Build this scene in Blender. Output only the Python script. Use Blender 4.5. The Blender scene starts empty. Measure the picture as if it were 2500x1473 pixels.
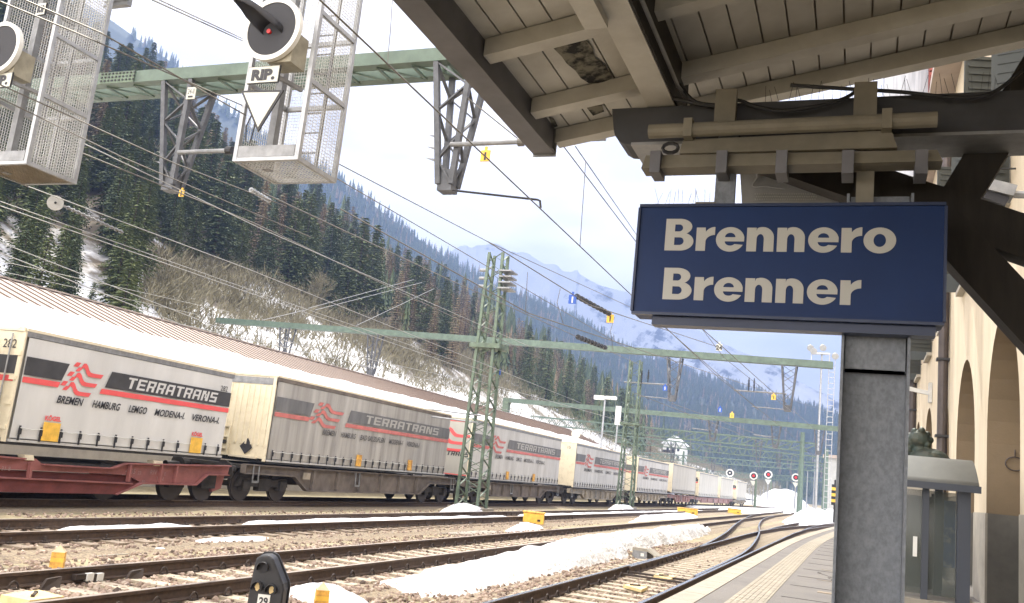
import bpy, math, random
from mathutils import Vector, Matrix, noise as mnoise

random.seed(7)
SC = bpy.context.scene
COL = SC.collection
R = math.radians

# ------------------------------------------------------------------ camera
F_PX, PITCH, ROLL, VP = 2199.0, R(10.5), R(6.1), (2085.0, 1233.0)
PW, PH = 2500.0, 1473.0
EYE = 1.7                                   # eye height above the rail heads (rail heads are z = 0)
_up = Vector((0, -math.cos(PITCH), math.sin(PITCH)))
_up = Matrix.Rotation(ROLL, 3, 'Z') @ _up
_d = Vector((VP[0] - PW / 2, VP[1] - PH / 2, F_PX))
_d = (_d - _up * _d.dot(_up)).normalized()
_rt = _d.cross(_up)
MW = Matrix((_rt, _d, _up))                 # camera axes -> world axes


def ray(px, py):
    return MW @ Vector((px - PW / 2, py - PH / 2, F_PX))


def onz(px, py, z):
    r = ray(px, py); k = (z - EYE) / r.z
    return Vector((r.x * k, r.y * k, z))


def onx(px, py, x):
    r = ray(px, py); k = x / r.x
    return Vector((x, r.y * k, r.z * k + EYE))


def ony(px, py, y):
    r = ray(px, py); k = y / r.y
    return Vector((r.x * k, y, r.z * k + EYE))


def proj(P):
    c = MW.transposed() @ (Vector(P) - Vector((0, 0, EYE)))
    return (PW / 2 + F_PX * c.x / c.z, PH / 2 + F_PX * c.y / c.z, c.z)


cam = bpy.data.cameras.new('camera')
cam.sensor_fit = 'HORIZONTAL'; cam.sensor_width = 36.0
cam.lens = F_PX / PW * 36.0
cam.clip_start = 0.05; cam.clip_end = 12000
camo = bpy.data.objects.new('camera', cam); COL.objects.link(camo)
cr, cu, cb = MW @ Vector((1, 0, 0)), MW @ Vector((0, -1, 0)), MW @ Vector((0, 0, -1))
camo.matrix_world = Matrix(((cr.x, cu.x, cb.x, 0), (cr.y, cu.y, cb.y, 0), (cr.z, cu.z, cb.z, EYE), (0, 0, 0, 1)))
SC.camera = camo

# ------------------------------------------------------------------ light
SUN_EL, SUN_AZ = R(58), R(-21)              # ahead of the camera, to the left of the track direction
sd = Vector((math.cos(SUN_EL) * math.sin(SUN_AZ), math.cos(SUN_EL) * math.cos(SUN_AZ), math.sin(SUN_EL)))
sl = bpy.data.lights.new('sun', 'SUN'); sl.energy = 2.5; sl.angle = R(1.2); sl.color = (1.0, 0.94, 0.84)
so = bpy.data.objects.new('sun', sl); COL.objects.link(so)
so.rotation_euler = (-sd).to_track_quat('-Z', 'Y').to_euler()

W = bpy.data.worlds.new('World'); SC.world = W; W.use_nodes = True
nt = W.node_tree; N = nt.nodes; N.clear()
wo = N.new('ShaderNodeOutputWorld'); bg = N.new('ShaderNodeBackground'); bg.inputs[1].default_value = 0.1
sky = N.new('ShaderNodeTexSky'); sky.sky_type = 'NISHITA'; sky.sun_disc = False
sky.sun_elevation = SUN_EL; sky.sun_rotation = SUN_AZ; sky.altitude = 1300; sky.dust_density = 2.0
tc = N.new('ShaderNodeTexCoord'); mp = N.new('ShaderNodeMapping'); mp.inputs['Scale'].default_value = (1.2, 1.2, 4.0)
nz = N.new('ShaderNodeTexNoise'); nz.inputs['Scale'].default_value = 2.6; nz.inputs['Detail'].default_value = 7; nz.inputs['Roughness'].default_value = 0.55
rp = N.new('ShaderNodeValToRGB'); rp.color_ramp.elements[0].position = 0.36; rp.color_ramp.elements[1].position = 0.62
rp.color_ramp.elements[0].color = (0.82, 0.82, 0.82, 1); rp.color_ramp.elements[1].color = (1, 1, 1, 1)
mx = N.new('ShaderNodeMix'); mx.data_type = 'RGBA'
mx.inputs[7].default_value = (9.4, 8.7, 8.0, 1)
L = nt.links.new
L(tc.outputs['Generated'], mp.inputs['Vector']); L(mp.outputs[0], nz.inputs['Vector']); L(nz.outputs[0], rp.inputs[0])
L(rp.outputs[0], mx.inputs[0]); L(sky.outputs[0], mx.inputs[6])
# unseen sky overhead and behind the camera is brightened as fill for shaded faces
sxyz = N.new('ShaderNodeSeparateXYZ'); L(tc.outputs['Generated'], sxyz.inputs[0])
mrg = N.new('ShaderNodeMapRange'); mrg.inputs['From Min'].default_value = -1; mrg.inputs['From Max'].default_value = 0.55; mrg.inputs['To Min'].default_value = 2.3; mrg.inputs['To Max'].default_value = 1.0
L(sxyz.outputs['Y'], mrg.inputs['Value'])
vm = N.new('ShaderNodeVectorMath'); vm.operation = 'SCALE'; L(mx.outputs[2], vm.inputs[0]); L(mrg.outputs[0], vm.inputs['Scale'])
# darker, bluish grey cloud bases drifting through the white
n2_ = N.new('ShaderNodeTexNoise'); n2_.inputs['Scale'].default_value = 4.5; n2_.inputs['Detail'].default_value = 6; L(mp.outputs[0], n2_.inputs['Vector'])
r2_ = N.new('ShaderNodeValToRGB'); r2_.color_ramp.elements[0].position = 0.36; r2_.color_ramp.elements[1].position = 0.56
r2_.color_ramp.elements[0].color = (0.72, 0.73, 0.77, 1); r2_.color_ramp.elements[1].color = (1, 1, 1, 1); L(n2_.outputs[0], r2_.inputs[0])
mm_ = N.new('ShaderNodeMix'); mm_.data_type = 'RGBA'; mm_.blend_type = 'MULTIPLY'; mm_.inputs[0].default_value = 1.0
L(vm.outputs[0], mm_.inputs[6]); L(r2_.outputs[0], mm_.inputs[7]); L(mm_.outputs[2], bg.inputs[0]); L(bg.outputs[0], wo.inputs[0])

SC.view_settings.view_transform = 'Standard'; SC.view_settings.look = 'None'
SC.view_settings.exposure = 1.54; SC.view_settings.gamma = 1.0
SC.render.engine = 'CYCLES'
cy = SC.cycles
cy.max_bounces = 6; cy.diffuse_bounces = 2; cy.glossy_bounces = 2; cy.transmission_bounces = 4; cy.volume_bounces = 0
cy.transparent_max_bounces = 8; cy.use_denoising = True; cy.caustics_reflective = False; cy.caustics_refractive = False
cy.use_adaptive_sampling = True; cy.adaptive_threshold = 0.02

# ------------------------------------------------------------------ materials
def mat(name, col, rough=0.7, metal=0.0, var=0.0, scale=8.0, bump=0.0, bscale=None, col2=None, stretch=None, detail=5, spec=None, ramp=None, emit=None):
    m = bpy.data.materials.new(name); m.use_nodes = True
    t = m.node_tree; b = t.nodes['Principled BSDF']
    b.inputs['Base Color'].default_value = (*col, 1); b.inputs['Roughness'].default_value = rough; b.inputs['Metallic'].default_value = metal
    if spec is not None: b.inputs['Specular IOR Level'].default_value = spec
    if emit: b.inputs['Emission Color'].default_value = (*emit[0], 1); b.inputs['Emission Strength'].default_value = emit[1]
    if var or col2 or bump:
        tcn = t.nodes.new('ShaderNodeTexCoord'); mpn = t.nodes.new('ShaderNodeMapping')
        if stretch: mpn.inputs['Scale'].default_value = stretch
        t.links.new(tcn.outputs['Object'], mpn.inputs[0])
        n = t.nodes.new('ShaderNodeTexNoise'); n.inputs['Scale'].default_value = scale; n.inputs['Detail'].default_value = detail; n.inputs['Roughness'].default_value = 0.62
        t.links.new(mpn.outputs[0], n.inputs['Vector'])
        if var or col2:
            r = t.nodes.new('ShaderNodeValToRGB'); lo, hi = ramp or (0.3, 0.7)
            r.color_ramp.elements[0].position = lo; r.color_ramp.elements[1].position = hi
            c2 = col2 if col2 else tuple(c * (1 - var) for c in col)
            c1 = col if col2 else tuple(min(1, c * (1 + var)) for c in col)
            r.color_ramp.elements[0].color = (*c2, 1); r.color_ramp.elements[1].color = (*c1, 1)
            t.links.new(n.outputs[0], r.inputs[0]); t.links.new(r.outputs[0], b.inputs['Base Color'])
        if bump:
            n2 = n
            if bscale:
                n2 = t.nodes.new('ShaderNodeTexNoise'); n2.inputs['Scale'].default_value = bscale; n2.inputs['Detail'].default_value = 6
                t.links.new(mpn.outputs[0], n2.inputs['Vector'])
            bp = t.nodes.new('ShaderNodeBump'); bp.inputs['Strength'].default_value = 0.8; bp.inputs['Distance'].default_value = bump
            t.links.new(n2.outputs[0], bp.inputs['Height']); t.links.new(bp.outputs[0], b.inputs['Normal'])
    return m


# ------------------------------------------------------------------ mesh building
class MB:
    def __init__(s):
        s.v = []; s.f = []; s.m = []; s.cur = 0

    def mi(s, i):
        s.cur = i; return s

    def add(s, vs, fs):
        o = len(s.v); s.v += [tuple(v) for v in vs]
        s.f += [tuple(i + o for i in f) for f in fs]; s.m += [s.cur] * len(fs)
        return s

    def box(s, x0, x1, y0, y1, z0, z1):
        v = [(x0, y0, z0), (x1, y0, z0), (x1, y1, z0), (x0, y1, z0), (x0, y0, z1), (x1, y0, z1), (x1, y1, z1), (x0, y1, z1)]
        return s.add(v, [(3, 2, 1, 0), (4, 5, 6, 7), (0, 1, 5, 4), (1, 2, 6, 5), (2, 3, 7, 6), (3, 0, 4, 7)])

    def bar(s, p, q, w, h=None, up=(0, 0, 1)):
        p, q = Vector(p), Vector(q); h = h or w
        d = (q - p).normalized(); u = Vector(up)
        if abs(d.dot(u)) > 0.97: u = Vector((0, 1, 0)) if abs(d.y) < 0.9 else Vector((1, 0, 0))
        a = d.cross(u).normalized() * w / 2; b = a.cross(d).normalized() * h / 2
        v = [p - a - b, p + a - b, p + a + b, p - a + b, q - a - b, q + a - b, q + a + b, q - a + b]
        return s.add(v, [(3, 2, 1, 0), (4, 5, 6, 7), (0, 1, 5, 4), (1, 2, 6, 5), (2, 3, 7, 6), (3, 0, 4, 7)])

    def tube(s, pts, r, n=6, cap=True):
        pts = [Vector(p) for p in pts]; rs = r if isinstance(r, (list, tuple)) else [r] * len(pts)
        o = len(s.v); a = None
        for i, p in enumerate(pts):
            d = (pts[min(i + 1, len(pts) - 1)] - pts[max(i - 1, 0)]).normalized()
            if a is None:
                u = Vector((0, 0, 1)) if abs(d.z) < 0.9 else Vector((1, 0, 0))
                a = d.cross(u).normalized()
            else:
                a = (a - d * a.dot(d)).normalized()
            b = d.cross(a)
            for k in range(n):
                t = 2 * math.pi * k / n
                s.v.append(tuple(p + (a * math.cos(t) + b * math.sin(t)) * rs[i]))
        nf = 0
        for i in range(len(pts) - 1):
            for k in range(n):
                k2 = (k + 1) % n
                s.f.append((o + i * n + k, o + (i + 1) * n + k, o + (i + 1) * n + k2, o + i * n + k2)); nf += 1
        if cap:
            s.f.append(tuple(o + k for k in range(n))); s.f.append(tuple(o + (len(pts) - 1) * n + k for k in reversed(range(n)))); nf += 2
        s.m += [s.cur] * nf
        return s

    def prism(s, poly, d):
        """poly: list of 3D points (planar); extruded by vector d."""
        n = len(poly); d = Vector(d); P = [Vector(p) for p in poly]
        v = P + [p + d for p in P]
        fs = [tuple(reversed(range(n))), tuple(range(n, 2 * n))] + [(i, (i + 1) % n, n + (i + 1) % n, n + i) for i in range(n)]
        return s.add(v, fs)

    def sweep(s, prof, pts, close=True):
        """prof: (side, z) points; pts: path; side is to the right of travel, z up."""
        pts = [Vector(p) for p in pts]; n = len(prof); o = len(s.v)
        for i, p in enumerate(pts):
            d = pts[min(i + 1, len(pts) - 1)] - pts[max(i - 1, 0)]; d.z = 0; d.normalize()
            rt = Vector((d.y, -d.x, 0))
            for a, b in prof: s.v.append(tuple(p + rt * a + Vector((0, 0, b))))
        nf = 0
        for i in range(len(pts) - 1):
            for k in range(n if close else n - 1):
                k2 = (k + 1) % n
                s.f.append((o + i * n + k, o + (i + 1) * n + k, o + (i + 1) * n + k2, o + i * n + k2)); nf += 1
        if close:
            s.f.append(tuple(o + k for k in range(n))); s.f.append(tuple(o + (len(pts) - 1) * n + k for k in reversed(range(n)))); nf += 2
        s.m += [s.cur] * nf
        return s

    def disc(s, c, axis, r, t, n=32, r2=None):
        c = Vector(c); a = Vector(axis).normalized()
        return s.tube([c - a * t / 2, c + a * t / 2], [r, r if r2 is None else r2], n)

    def build(s, name, mats, parent=None, smooth=False, label=None):
        me = bpy.data.meshes.new(name)
        org = Vector((0, 0, 0))
        if parent is not None: org = WORLD[parent.name]
        me.from_pydata([tuple(Vector(v) - org) for v in s.v], [], s.f)
        for m in (mats if isinstance(mats, (list, tuple)) else [mats]): me.materials.append(m)
        if isinstance(mats, (list, tuple)) and len(mats) > 1: me.polygons.foreach_set('material_index', s.m)
        if smooth: me.polygons.foreach_set('use_smooth', [True] * len(me.polygons))
        me.update()
        o = bpy.data.objects.new(name, me); COL.objects.link(o)
        if parent is not None: o.parent = parent
        WORLD[o.name] = org.copy()
        if label: o['label'] = label
        return o


WORLD = {}


def thing(name, label, cat, loc=(0, 0, 0), group=None):
    o = bpy.data.objects.new(name, None); COL.objects.link(o)
    o.empty_display_size = 0.2; o.location = loc; WORLD[o.name] = Vector(loc)
    o['label'] = label; o['category'] = cat
    if group: o['group'] = group
    return o


def tag(o, label, cat, group=None, kind=None):
    o['label'] = label; o['category'] = cat
    if group: o['group'] = group
    if kind: o['kind'] = kind
    return o


def struct(o, kind='structure', label=None):
    o['kind'] = kind
    if label: o['label'] = label
    return o


def copy_tree(o, parent=None):
    c = o.copy(); COL.objects.link(c)
    if parent is not None: c.parent = parent
    WORLD[c.name] = WORLD.get(o.name, Vector((0, 0, 0)))
    for ch in list(o.children): copy_tree(ch, c)
    return c


def txt(body, size, mats, parent, origin, xdir, updir, name='lettering', bold=0.0, shear=0.0, spacing=1.0, align='LEFT', lift=0.004, width=None, thick=0.0):
    """Real lettering as a mesh standing just proud of a surface."""
    cu_ = bpy.data.curves.new('t', 'FONT'); cu_.body = body; cu_.size = size; cu_.offset = bold; cu_.shear = shear
    cu_.space_character = spacing; cu_.align_x = align; cu_.resolution_u = 3; cu_.extrude = thick
    ob = bpy.data.objects.new('t', cu_); COL.objects.link(ob)
    dg = bpy.context.evaluated_depsgraph_get()
    me = bpy.data.meshes.new_from_object(ob.evaluated_get(dg))
    bpy.data.objects.remove(ob); bpy.data.curves.remove(cu_)
    xd, ud = Vector(xdir).normalized(), Vector(updir).normalized(); nd = xd.cross(ud)
    org = WORLD[parent.name]
    xs = [v.co.x for v in me.vertices] or [0]
    k = 1.0
    if width: k = width / max(1e-6, max(xs) - min(xs))
    for v in me.vertices:
        c = v.co.copy()
        v.co = Vector(origin) + xd * (c.x * k) + ud * c.y + nd * (lift + c.z) - org
    me.materials.clear(); me.materials.append(mats)
    me.name = name
    o = bpy.data.objects.new(name, me); COL.objects.link(o); o.parent = parent; WORLD[o.name] = org.copy()
    return o


def lattice(b, p, q, w0, w1, leg=0.08, dia=0.05, n=8, wx=None):
    """four-legged lattice from p to q, side w0 at p and w1 at q"""
    p, q = Vector(p), Vector(q)
    c = [(-1, -1), (1, -1), (1, 1), (-1, 1)]
    ax = wx or 1.0

    def pt(i, t):
        w = (w0 + (w1 - w0) * t) / 2
        return p.lerp(q, t) + Vector((c[i % 4][0] * w * ax, c[i % 4][1] * w, 0))
    for i in range(4): b.bar(pt(i, 0), pt(i, 1), leg)
    for k in range(n):
        t0, t1 = k / n, (k + 1) / n
        for i in range(4):
            if (k + i) % 2: b.bar(pt(i, t0), pt(i + 1, t1), dia, dia * 0.5)
            else: b.bar(pt(i + 1, t0), pt(i, t1), dia, dia * 0.5)
    return b


def fbm(x, y, s=1.0, o=4):
    return mnoise.fractal((x * s, y * s, 0.3), 1.0, 2.0, o, noise_basis='PERLIN_ORIGINAL')


# ------------------------------------------------------------------ palette
M = {}
M['steel_green'] = mat('green_painted_steel', (0.105, 0.15, 0.115), 0.55, 0.0, 0.25, 3, 0.002)
M['mast_green'] = mat('weathered_green_steel', (0.11, 0.15, 0.105), 0.6, 0.0, 0.35, 4, 0.002)
M['galv'] = mat('galvanised_steel', (0.38, 0.39, 0.40), 0.45, 0.5, 0.2, 5)
M['galv_dull'] = mat('dull_galvanised_steel', (0.26, 0.265, 0.27), 0.55, 0.35, 0.25, 6)
M['arm'] = mat('weathered_grey_steel', (0.115, 0.12, 0.13), 0.55, 0.3, 0.25, 6)
M['housing'] = mat('beige_signal_housing', (0.34, 0.315, 0.24), 0.6, 0, 0.2, 6)
M['alu'] = mat('pale_aluminium', (0.55, 0.55, 0.53), 0.45, 0.3, 0.12, 5)
M['wire'] = mat('copper_wire', (0.16, 0.15, 0.13), 0.5, 0.5)
M['wire_pale'] = mat('bright_steel_wire', (0.36, 0.36, 0.34), 0.4, 0.6)
M['black'] = mat('black_paint', (0.02, 0.02, 0.022), 0.5, 0, 0.3, 6)
M['black_matt'] = mat('matt_black_paint', (0.03, 0.03, 0.034), 0.75)
M['white'] = mat('white_paint', (0.72, 0.72, 0.68), 0.5, 0, 0.1, 6)
M['sign_white'] = mat('off_white_enamel', (0.56, 0.565, 0.50), 0.45)
M['cream_paint'] = mat('cream_paint', (0.78, 0.70, 0.52), 0.6, 0, 0.18, 3, col2=(0.60, 0.52, 0.37), ramp=(0.25, 0.5))
M['yellow'] = mat('yellow_paint', (0.85, 0.50, 0.07), 0.55, 0, 0.2, 6)
M['yellow_worn'] = mat('worn_yellow_paint', (0.80, 0.44, 0.08), 0.65, 0, 0, 9, col2=(0.42, 0.20, 0.05), ramp=(0.35, 0.55))
M['yellow_pale'] = mat('pale_yellow_board', (0.72, 0.56, 0.28), 0.7, 0, 0.15, 9)
M['blue_plate'] = mat('blue_enamel', (0.02, 0.09, 0.42), 0.45)
M['red'] = mat('red_lens', (0.6, 0.02, 0.02), 0.3)
M['rust'] = mat('rusty_rail_steel', (0.105, 0.068, 0.045), 0.8, 0.0, 0.0, 12, 0.002, col2=(0.055, 0.036, 0.026))
M['railtop'] = mat('polished_rail_head', (0.62, 0.62, 0.62), 0.22, 1.0)
M['railtop_dull'] = mat('dull_rail_head', (0.36, 0.31, 0.26), 0.45, 0.6)
M['clip'] = mat('rusty_clip_iron', (0.05, 0.036, 0.028), 0.7, 0.2)
M['sleeper'] = mat('concrete_sleeper', (0.42, 0.36, 0.27), 0.9, 0, 0.25, 9, 0.006)
M['sleeper_wood'] = mat('timber_sleeper', (0.24, 0.19, 0.14), 0.9, 0, 0.35, 9, 0.006, stretch=(0.3, 4, 1))
M['snow'] = mat('old_snow', (0.70, 0.70, 0.69), 0.7, 0, 0.0, 5.0, 0.13, bscale=9, col2=(0.40, 0.365, 0.31), ramp=(0.26, 0.44), detail=10)
M['snow_clean'] = mat('clean_snow', (0.72, 0.73, 0.75), 0.7, 0, 0, 1.6, 0.07, bscale=5, col2=(0.62, 0.62, 0.62), ramp=(0.25, 0.45), detail=8)
M['concrete'] = mat('pale_concrete', (0.30, 0.275, 0.225), 0.9, 0, 0.2, 4, 0.004)

# ------------------------------------------------------------------ ground
def ground_material():
    m = mat('gravelly_dirt', (0.36, 0.32, 0.205), 0.95, 0, 0, 1.1, 0.012, bscale=26, col2=(0.265, 0.23, 0.145), detail=9, ramp=(0.35, 0.65))
    t = m.node_tree; b = t.nodes['Principled BSDF']
    tcn = t.nodes.new('ShaderNodeTexCoord'); v = t.nodes.new('ShaderNodeTexVoronoi'); v.inputs['Scale'].default_value = 9.0
    t.links.new(tcn.outputs['Object'], v.inputs['Vector'])
    r = t.nodes.new('ShaderNodeValToRGB'); r.color_ramp.elements[0].position = 0.0; r.color_ramp.elements[1].position = 1.0
    r.color_ramp.elements[0].color = (0.55, 0.5, 0.46, 1); r.color_ramp.elements[1].color = (1.25, 1.2, 1.15, 1)
    t.links.new(v.outputs['Color'], r.inputs[0])
    mxn = t.nodes.new('ShaderNodeMix'); mxn.data_type = 'RGBA'; mxn.blend_type = 'MULTIPLY'; mxn.inputs[0].default_value = 0.75
    src = b.inputs['Base Color'].links[0].from_socket
    t.links.new(src, mxn.inputs[6]); t.links.new(r.outputs[0], mxn.inputs[7]); t.links.new(mxn.outputs[2], b.inputs['Base Color'])
    return m


M['dirt'] = ground_material()


def stone_material(name, cols):
    m = bpy.data.materials.new(name); m.use_nodes = True
    t = m.node_tree; b = t.nodes['Principled BSDF']; b.inputs['Roughness'].default_value = 0.9
    g = t.nodes.new('ShaderNodeNewGeometry'); r = t.nodes.new('ShaderNodeValToRGB')
    el = r.color_ramp.elements
    el[0].position = 0.0; el[0].color = (*cols[0], 1); el[1].position = 1.0; el[1].color = (*cols[-1], 1)
    for i, c in enumerate(cols[1:-1]):
        e = el.new((i + 1) / (len(cols) - 1)); e.color = (*c, 1)
    t.links.new(g.outputs['Random Per Island'], r.inputs[0]); t.links.new(r.outputs[0], b.inputs['Base Color'])
    return m


M['stones'] = stone_material('ballast_stones', [(0.09, 0.065, 0.05), (0.28, 0.205, 0.16), (0.42, 0.325, 0.255), (0.19, 0.13, 0.10), (0.55, 0.46, 0.37)])
M['ballast'] = mat('ballast_bed', (0.33, 0.27, 0.18), 0.95, 0, 0, 22, 0.03, bscale=24, col2=(0.15, 0.11, 0.08), ramp=(0.35, 0.6))

GZ = -0.26
g = MB(); n = 60
for i in range(n + 1):
    for j in range(n + 1):
        u = (i / n * 2 - 1); v = j / n
        x = math.copysign(abs(u) ** 2.6 * 3400, u) - 8; y = -60 + v ** 2.6 * 3480
        g.v.append((x, y, GZ))
for i in range(n):
    for j in range(n):
        a = i * (n + 1) + j; g.f.append((a, a + n + 1, a + n + 2, a + 1)); g.m.append(0)
struct(g.build('ground', M['dirt']))


def curve_x(base, bend=None):
    """track centre as a function of y"""
    return lambda y: base + (bend(y) if bend else 0.0)


def tdx(y):                                     # the train track bends towards the right in the distance
    return 0.0 if y < 60 else 0.00032 * (y - 60) ** 2


XA, XB, XC, XD = -3.6, -7.95, -12.5, -18.05


def bed(cx, y0, y1, w=1.65, z=-0.2, fx=None):
    b = MB(); ys = [y0 + (y1 - y0) * k / 24 for k in range(25)]
    b.sweep([(-w - 0.35, GZ - 0.02), (-w, z), (w, z), (w + 0.35, GZ - 0.02)], [(cx + (fx(y) if fx else 0), y, 0) for y in ys], close=False)
    return struct(b.build('ballast_bed', M['ballast']), label=None)


bed(XA, -8, 92); bed(XB, -8, 115); bed(XC, -8, 115); bed(XD, -8, 190, fx=tdx, w=1.7, z=-0.252)

# loose stones that really stick out of the beds, near enough to be seen one by one
ICO = []
for s1 in (-1, 1):
    for s2 in (-1.618, 1.618): ICO += [(0, s1, s2), (s1, s2, 0), (s2, 0, s1)]
ICO = [Vector(v).normalized() for v in ICO]
IF = []
for a in range(12):
    for b_ in range(a + 1, 12):
        for c in range(b_ + 1, 12):
            if all((ICO[p] - ICO[q]).length < 1.1 for p, q in ((a, b_), (b_, c), (a, c))):
                nrm = (ICO[b_] - ICO[a]).cross(ICO[c] - ICO[a])
                IF.append((a, b_, c) if nrm.dot(ICO[a]) > 0 else (a, c, b_))


def stones(name, zones, label=None):
    rnd = random.Random(3); V = []; F = []
    for (x0, x1, y0, y1, cnt, zf, s0, s1) in zones:
        for _ in range(cnt):
            y = y0 + (y1 - y0) * rnd.random() ** 1.7; x = rnd.uniform(x0, x1)
            r = rnd.uniform(s0, s1); sx, sy, sz = (r * rnd.uniform(0.6, 1.3) for _ in range(3))
            q = Matrix.Rotation(rnd.uniform(0, 6.28), 3, Vector((rnd.uniform(-1, 1), rnd.uniform(-1, 1), rnd.uniform(-1, 1)))); z = zf(x, y)
            o = len(V)
            for p in ICO:
                k = rnd.uniform(0.8, 1.12); c = q @ Vector((p.x * sx * k, p.y * sy * k, p.z * sz * k)); V.append((x + c.x, y + c.y, z + c.z))
            F += [(a + o, b_ + o, c + o) for a, b_, c in IF]
    me = bpy.data.meshes.new(name); me.from_pydata(V, [], F); me.materials.append(M['stones'])
    o = bpy.data.objects.new(name, me); COL.objects.link(o)
    o['kind'] = 'stuff'
    return o


def zA(x, y): return -0.195 if abs(x - XA) < 1.65 else -0.245
def zB(x, y): return -0.195 if abs(x - XB) < 1.65 else -0.245
def zC(x, y): return -0.2 if abs(x - XC) < 1.65 else -0.25


o = stones('ballast_stones', [
    (-6.1, -2.2, 6, 34, 9500, zA, 0.02, 0.05), (-10.2, -6.1, 4.5, 32, 12000, zB, 0.02, 0.052),
    (-14.6, -10.4, 6, 40, 5200, zC, 0.018, 0.046), (-16, -14.2, 14, 45, 1200, zC, 0.02, 0.045), (-11, -9.6, 6, 26, 1600, zC, 0.012, 0.04)])
tag(o, 'reddish brown loose ballast stones lying around the rails', 'gravel', kind='stuff')

# ------------------------------------------------------------------ rails
RAIL = [(-0.07, -0.165), (0.07, -0.165), (0.07, -0.15), (0.02, -0.135), (0.012, -0.045), (0.036, -0.035), (0.036, -0.003), (-0.036, -0.003), (-0.036, -0.035), (-0.012, -0.045), (-0.02, -0.135), (-0.07, -0.15)]
HEAD = [(-0.031, -0.004), (0.031, -0.004), (0.031, 0.0), (-0.031, 0.0)]


def rail(pts, parent, top):
    r = MB().sweep(RAIL, pts).build('rail', M['rust'], parent)
    MB().sweep(HEAD, pts).build('running_surface', top, r)
    return r


def clip_mesh(kind):
    b = MB()
    if kind == 'loop':
        for dx in (-0.105, 0.105):
            b.tube([(dx, -0.07, -0.165), (dx, -0.055, -0.115), (dx, -0.03, -0.085), (dx, 0, -0.075), (dx, 0.03, -0.085), (dx, 0.055, -0.115), (dx, 0.07, -0.165)], 0.013, 5)
            b.box(dx - 0.03, dx + 0.03, -0.045, 0.045, -0.17, -0.15)
        b.box(-0.14, 0.14, -0.08, 0.08, -0.172, -0.1655)
    else:
        b.box(-0.15, 0.15, -0.08, 0.08, -0.172, -0.1655)
        for dx in (-0.1, 0.1):
            b.box(dx - 0.04, dx + 0.04, -0.07, 0.07, -0.17, -0.14).tube([(dx, 0, -0.15), (dx, 0, -0.075)], 0.018, 6)
    me = bpy.data.meshes.new('rail_clip'); me.from_pydata(b.v, [], b.f); me.materials.append(M['clip'])
    return me


CLIPS = {'loop': clip_mesh('loop'), 'bolt': clip_mesh('bolt')}


def sleeper_mesh(m):
    me = bpy.data.meshes.new('sleeper'); b = MB().box(-1.25, 1.25, -0.12, 0.12, -0.29, -0.168)
    for e in (-0.75, 0.75): b.box(e - 0.17, e + 0.17, -0.115, 0.115, -0.169, -0.166)
    me.from_pydata(b.v, [], b.f); me.materials.append(m)
    return me


SLP = {'conc': sleeper_mesh(M['sleeper']), 'wood': sleeper_mesh(M['sleeper_wood'])}


def track(label, cx, y0, y1, sl0, step, kind, clip, clip_to, top, fx=None, lp=None, rp_=None):
    t = thing('railway_track', label, 'railway track', (cx, sl0, 0))
    ys = [y0 + (y1 - y0) * (k / 60) for k in range(61)]
    f = fx or (lambda y: 0.0)
    rail(lp or [(cx - 0.75 + f(y), y, 0) for y in ys], t, top); rail(rp_ or [(cx + 0.75 + f(y), y, 0) for y in ys], t, top)
    rnd = random.Random(int(-cx * 10)); y = sl0; k = 0
    while k < 100 and y < y1:
        s = bpy.data.objects.new('sleeper', SLP[kind]); COL.objects.link(s); s.parent = t
        s.location = (f(y) + rnd.uniform(-0.02, 0.02), y - sl0, rnd.uniform(-0.008, 0.006)); s.rotation_euler = (0, 0, rnd.uniform(-0.01, 0.01))
        WORLD[s.name] = Vector((cx, y, 0))
        if y < clip_to:
            for e in (-0.75, 0.75):
                c = bpy.data.objects.new('rail_clip', CLIPS[clip]); COL.objects.link(c); c.parent = s; c.location = (e, 0, 0)
        y += step; k += 1
    return t


# platform track: both rails are drawn out to where they run into the points beyond the platform
LA = [(-4.35, y, 0) for y in (-8, 0, 10, 20, 30, 40)] + [(-4.3, 48, 0), (-4.0, 56, 0), (-3.3, 66, 0), (-2.3, 76, 0), (-1.3, 84, 0)]
RA = [(-2.85, y, 0) for y in (-8, 0, 10, 20, 30, 40, 50)] + [(-2.66, 60, 0), (-2.1, 70, 0), (-1.2, 80, 0), (-0.1, 90, 0)]
track('nearest railway track with bright rail heads, running along the platform edge', XA, -8, 70, 5.6, 0.6, 'conc', 'loop', 32, M['railtop'], lp=LA, rp_=RA)
track('second railway track with rusty rails beyond the long heap of dirty snow', XB, -8, 118, 3.6, 0.6, 'conc', 'loop', 36, M['railtop_dull'])
track('third railway track with clean snow lying between its rails', XC, -8, 118, 4.2, 0.62, 'wood', 'bolt', 40, M['railtop_dull'])
track('farthest railway track running under the wheels of the goods train', XD, -8, 190, 10, 0.62, 'wood', 'bolt', 0, M['railtop_dull'], fx=tdx).location.z = -0.085

# the points: two curved rails leading from the platform track across to the second track
t = thing('rail_crossover', 'curved switch rails leading left from the platform track to the second track', 'railway switch', (-4.2, 22, 0))
def smooth_path(P, n=10):
    out = []
    for i in range(len(P) - 1):
        p0, p1, p2, p3 = P[max(i - 1, 0)], P[i], P[i + 1], P[min(i + 2, len(P) - 1)]
        for k in range(n):
            s = k / n
            out.append(tuple(0.5 * (2 * p1[a] + (p2[a] - p0[a]) * s + (2 * p0[a] - 5 * p1[a] + 4 * p2[a] - p3[a]) * s * s + (-p0[a] + 3 * p1[a] - 3 * p2[a] + p3[a]) * s ** 3) for a in range(len(p1))))
    out.append(tuple(P[-1])); return out
R1 = smooth_path([(-4.27, 19, 0), (-4.30, 24, 0), (-4.42, 30, 0), (-5.15, 41, 0), (-6.2, 53.4, 0), (-7.3, 68, 0), (-8.3, 84, 0), (-8.65, 96, 0)])
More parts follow.
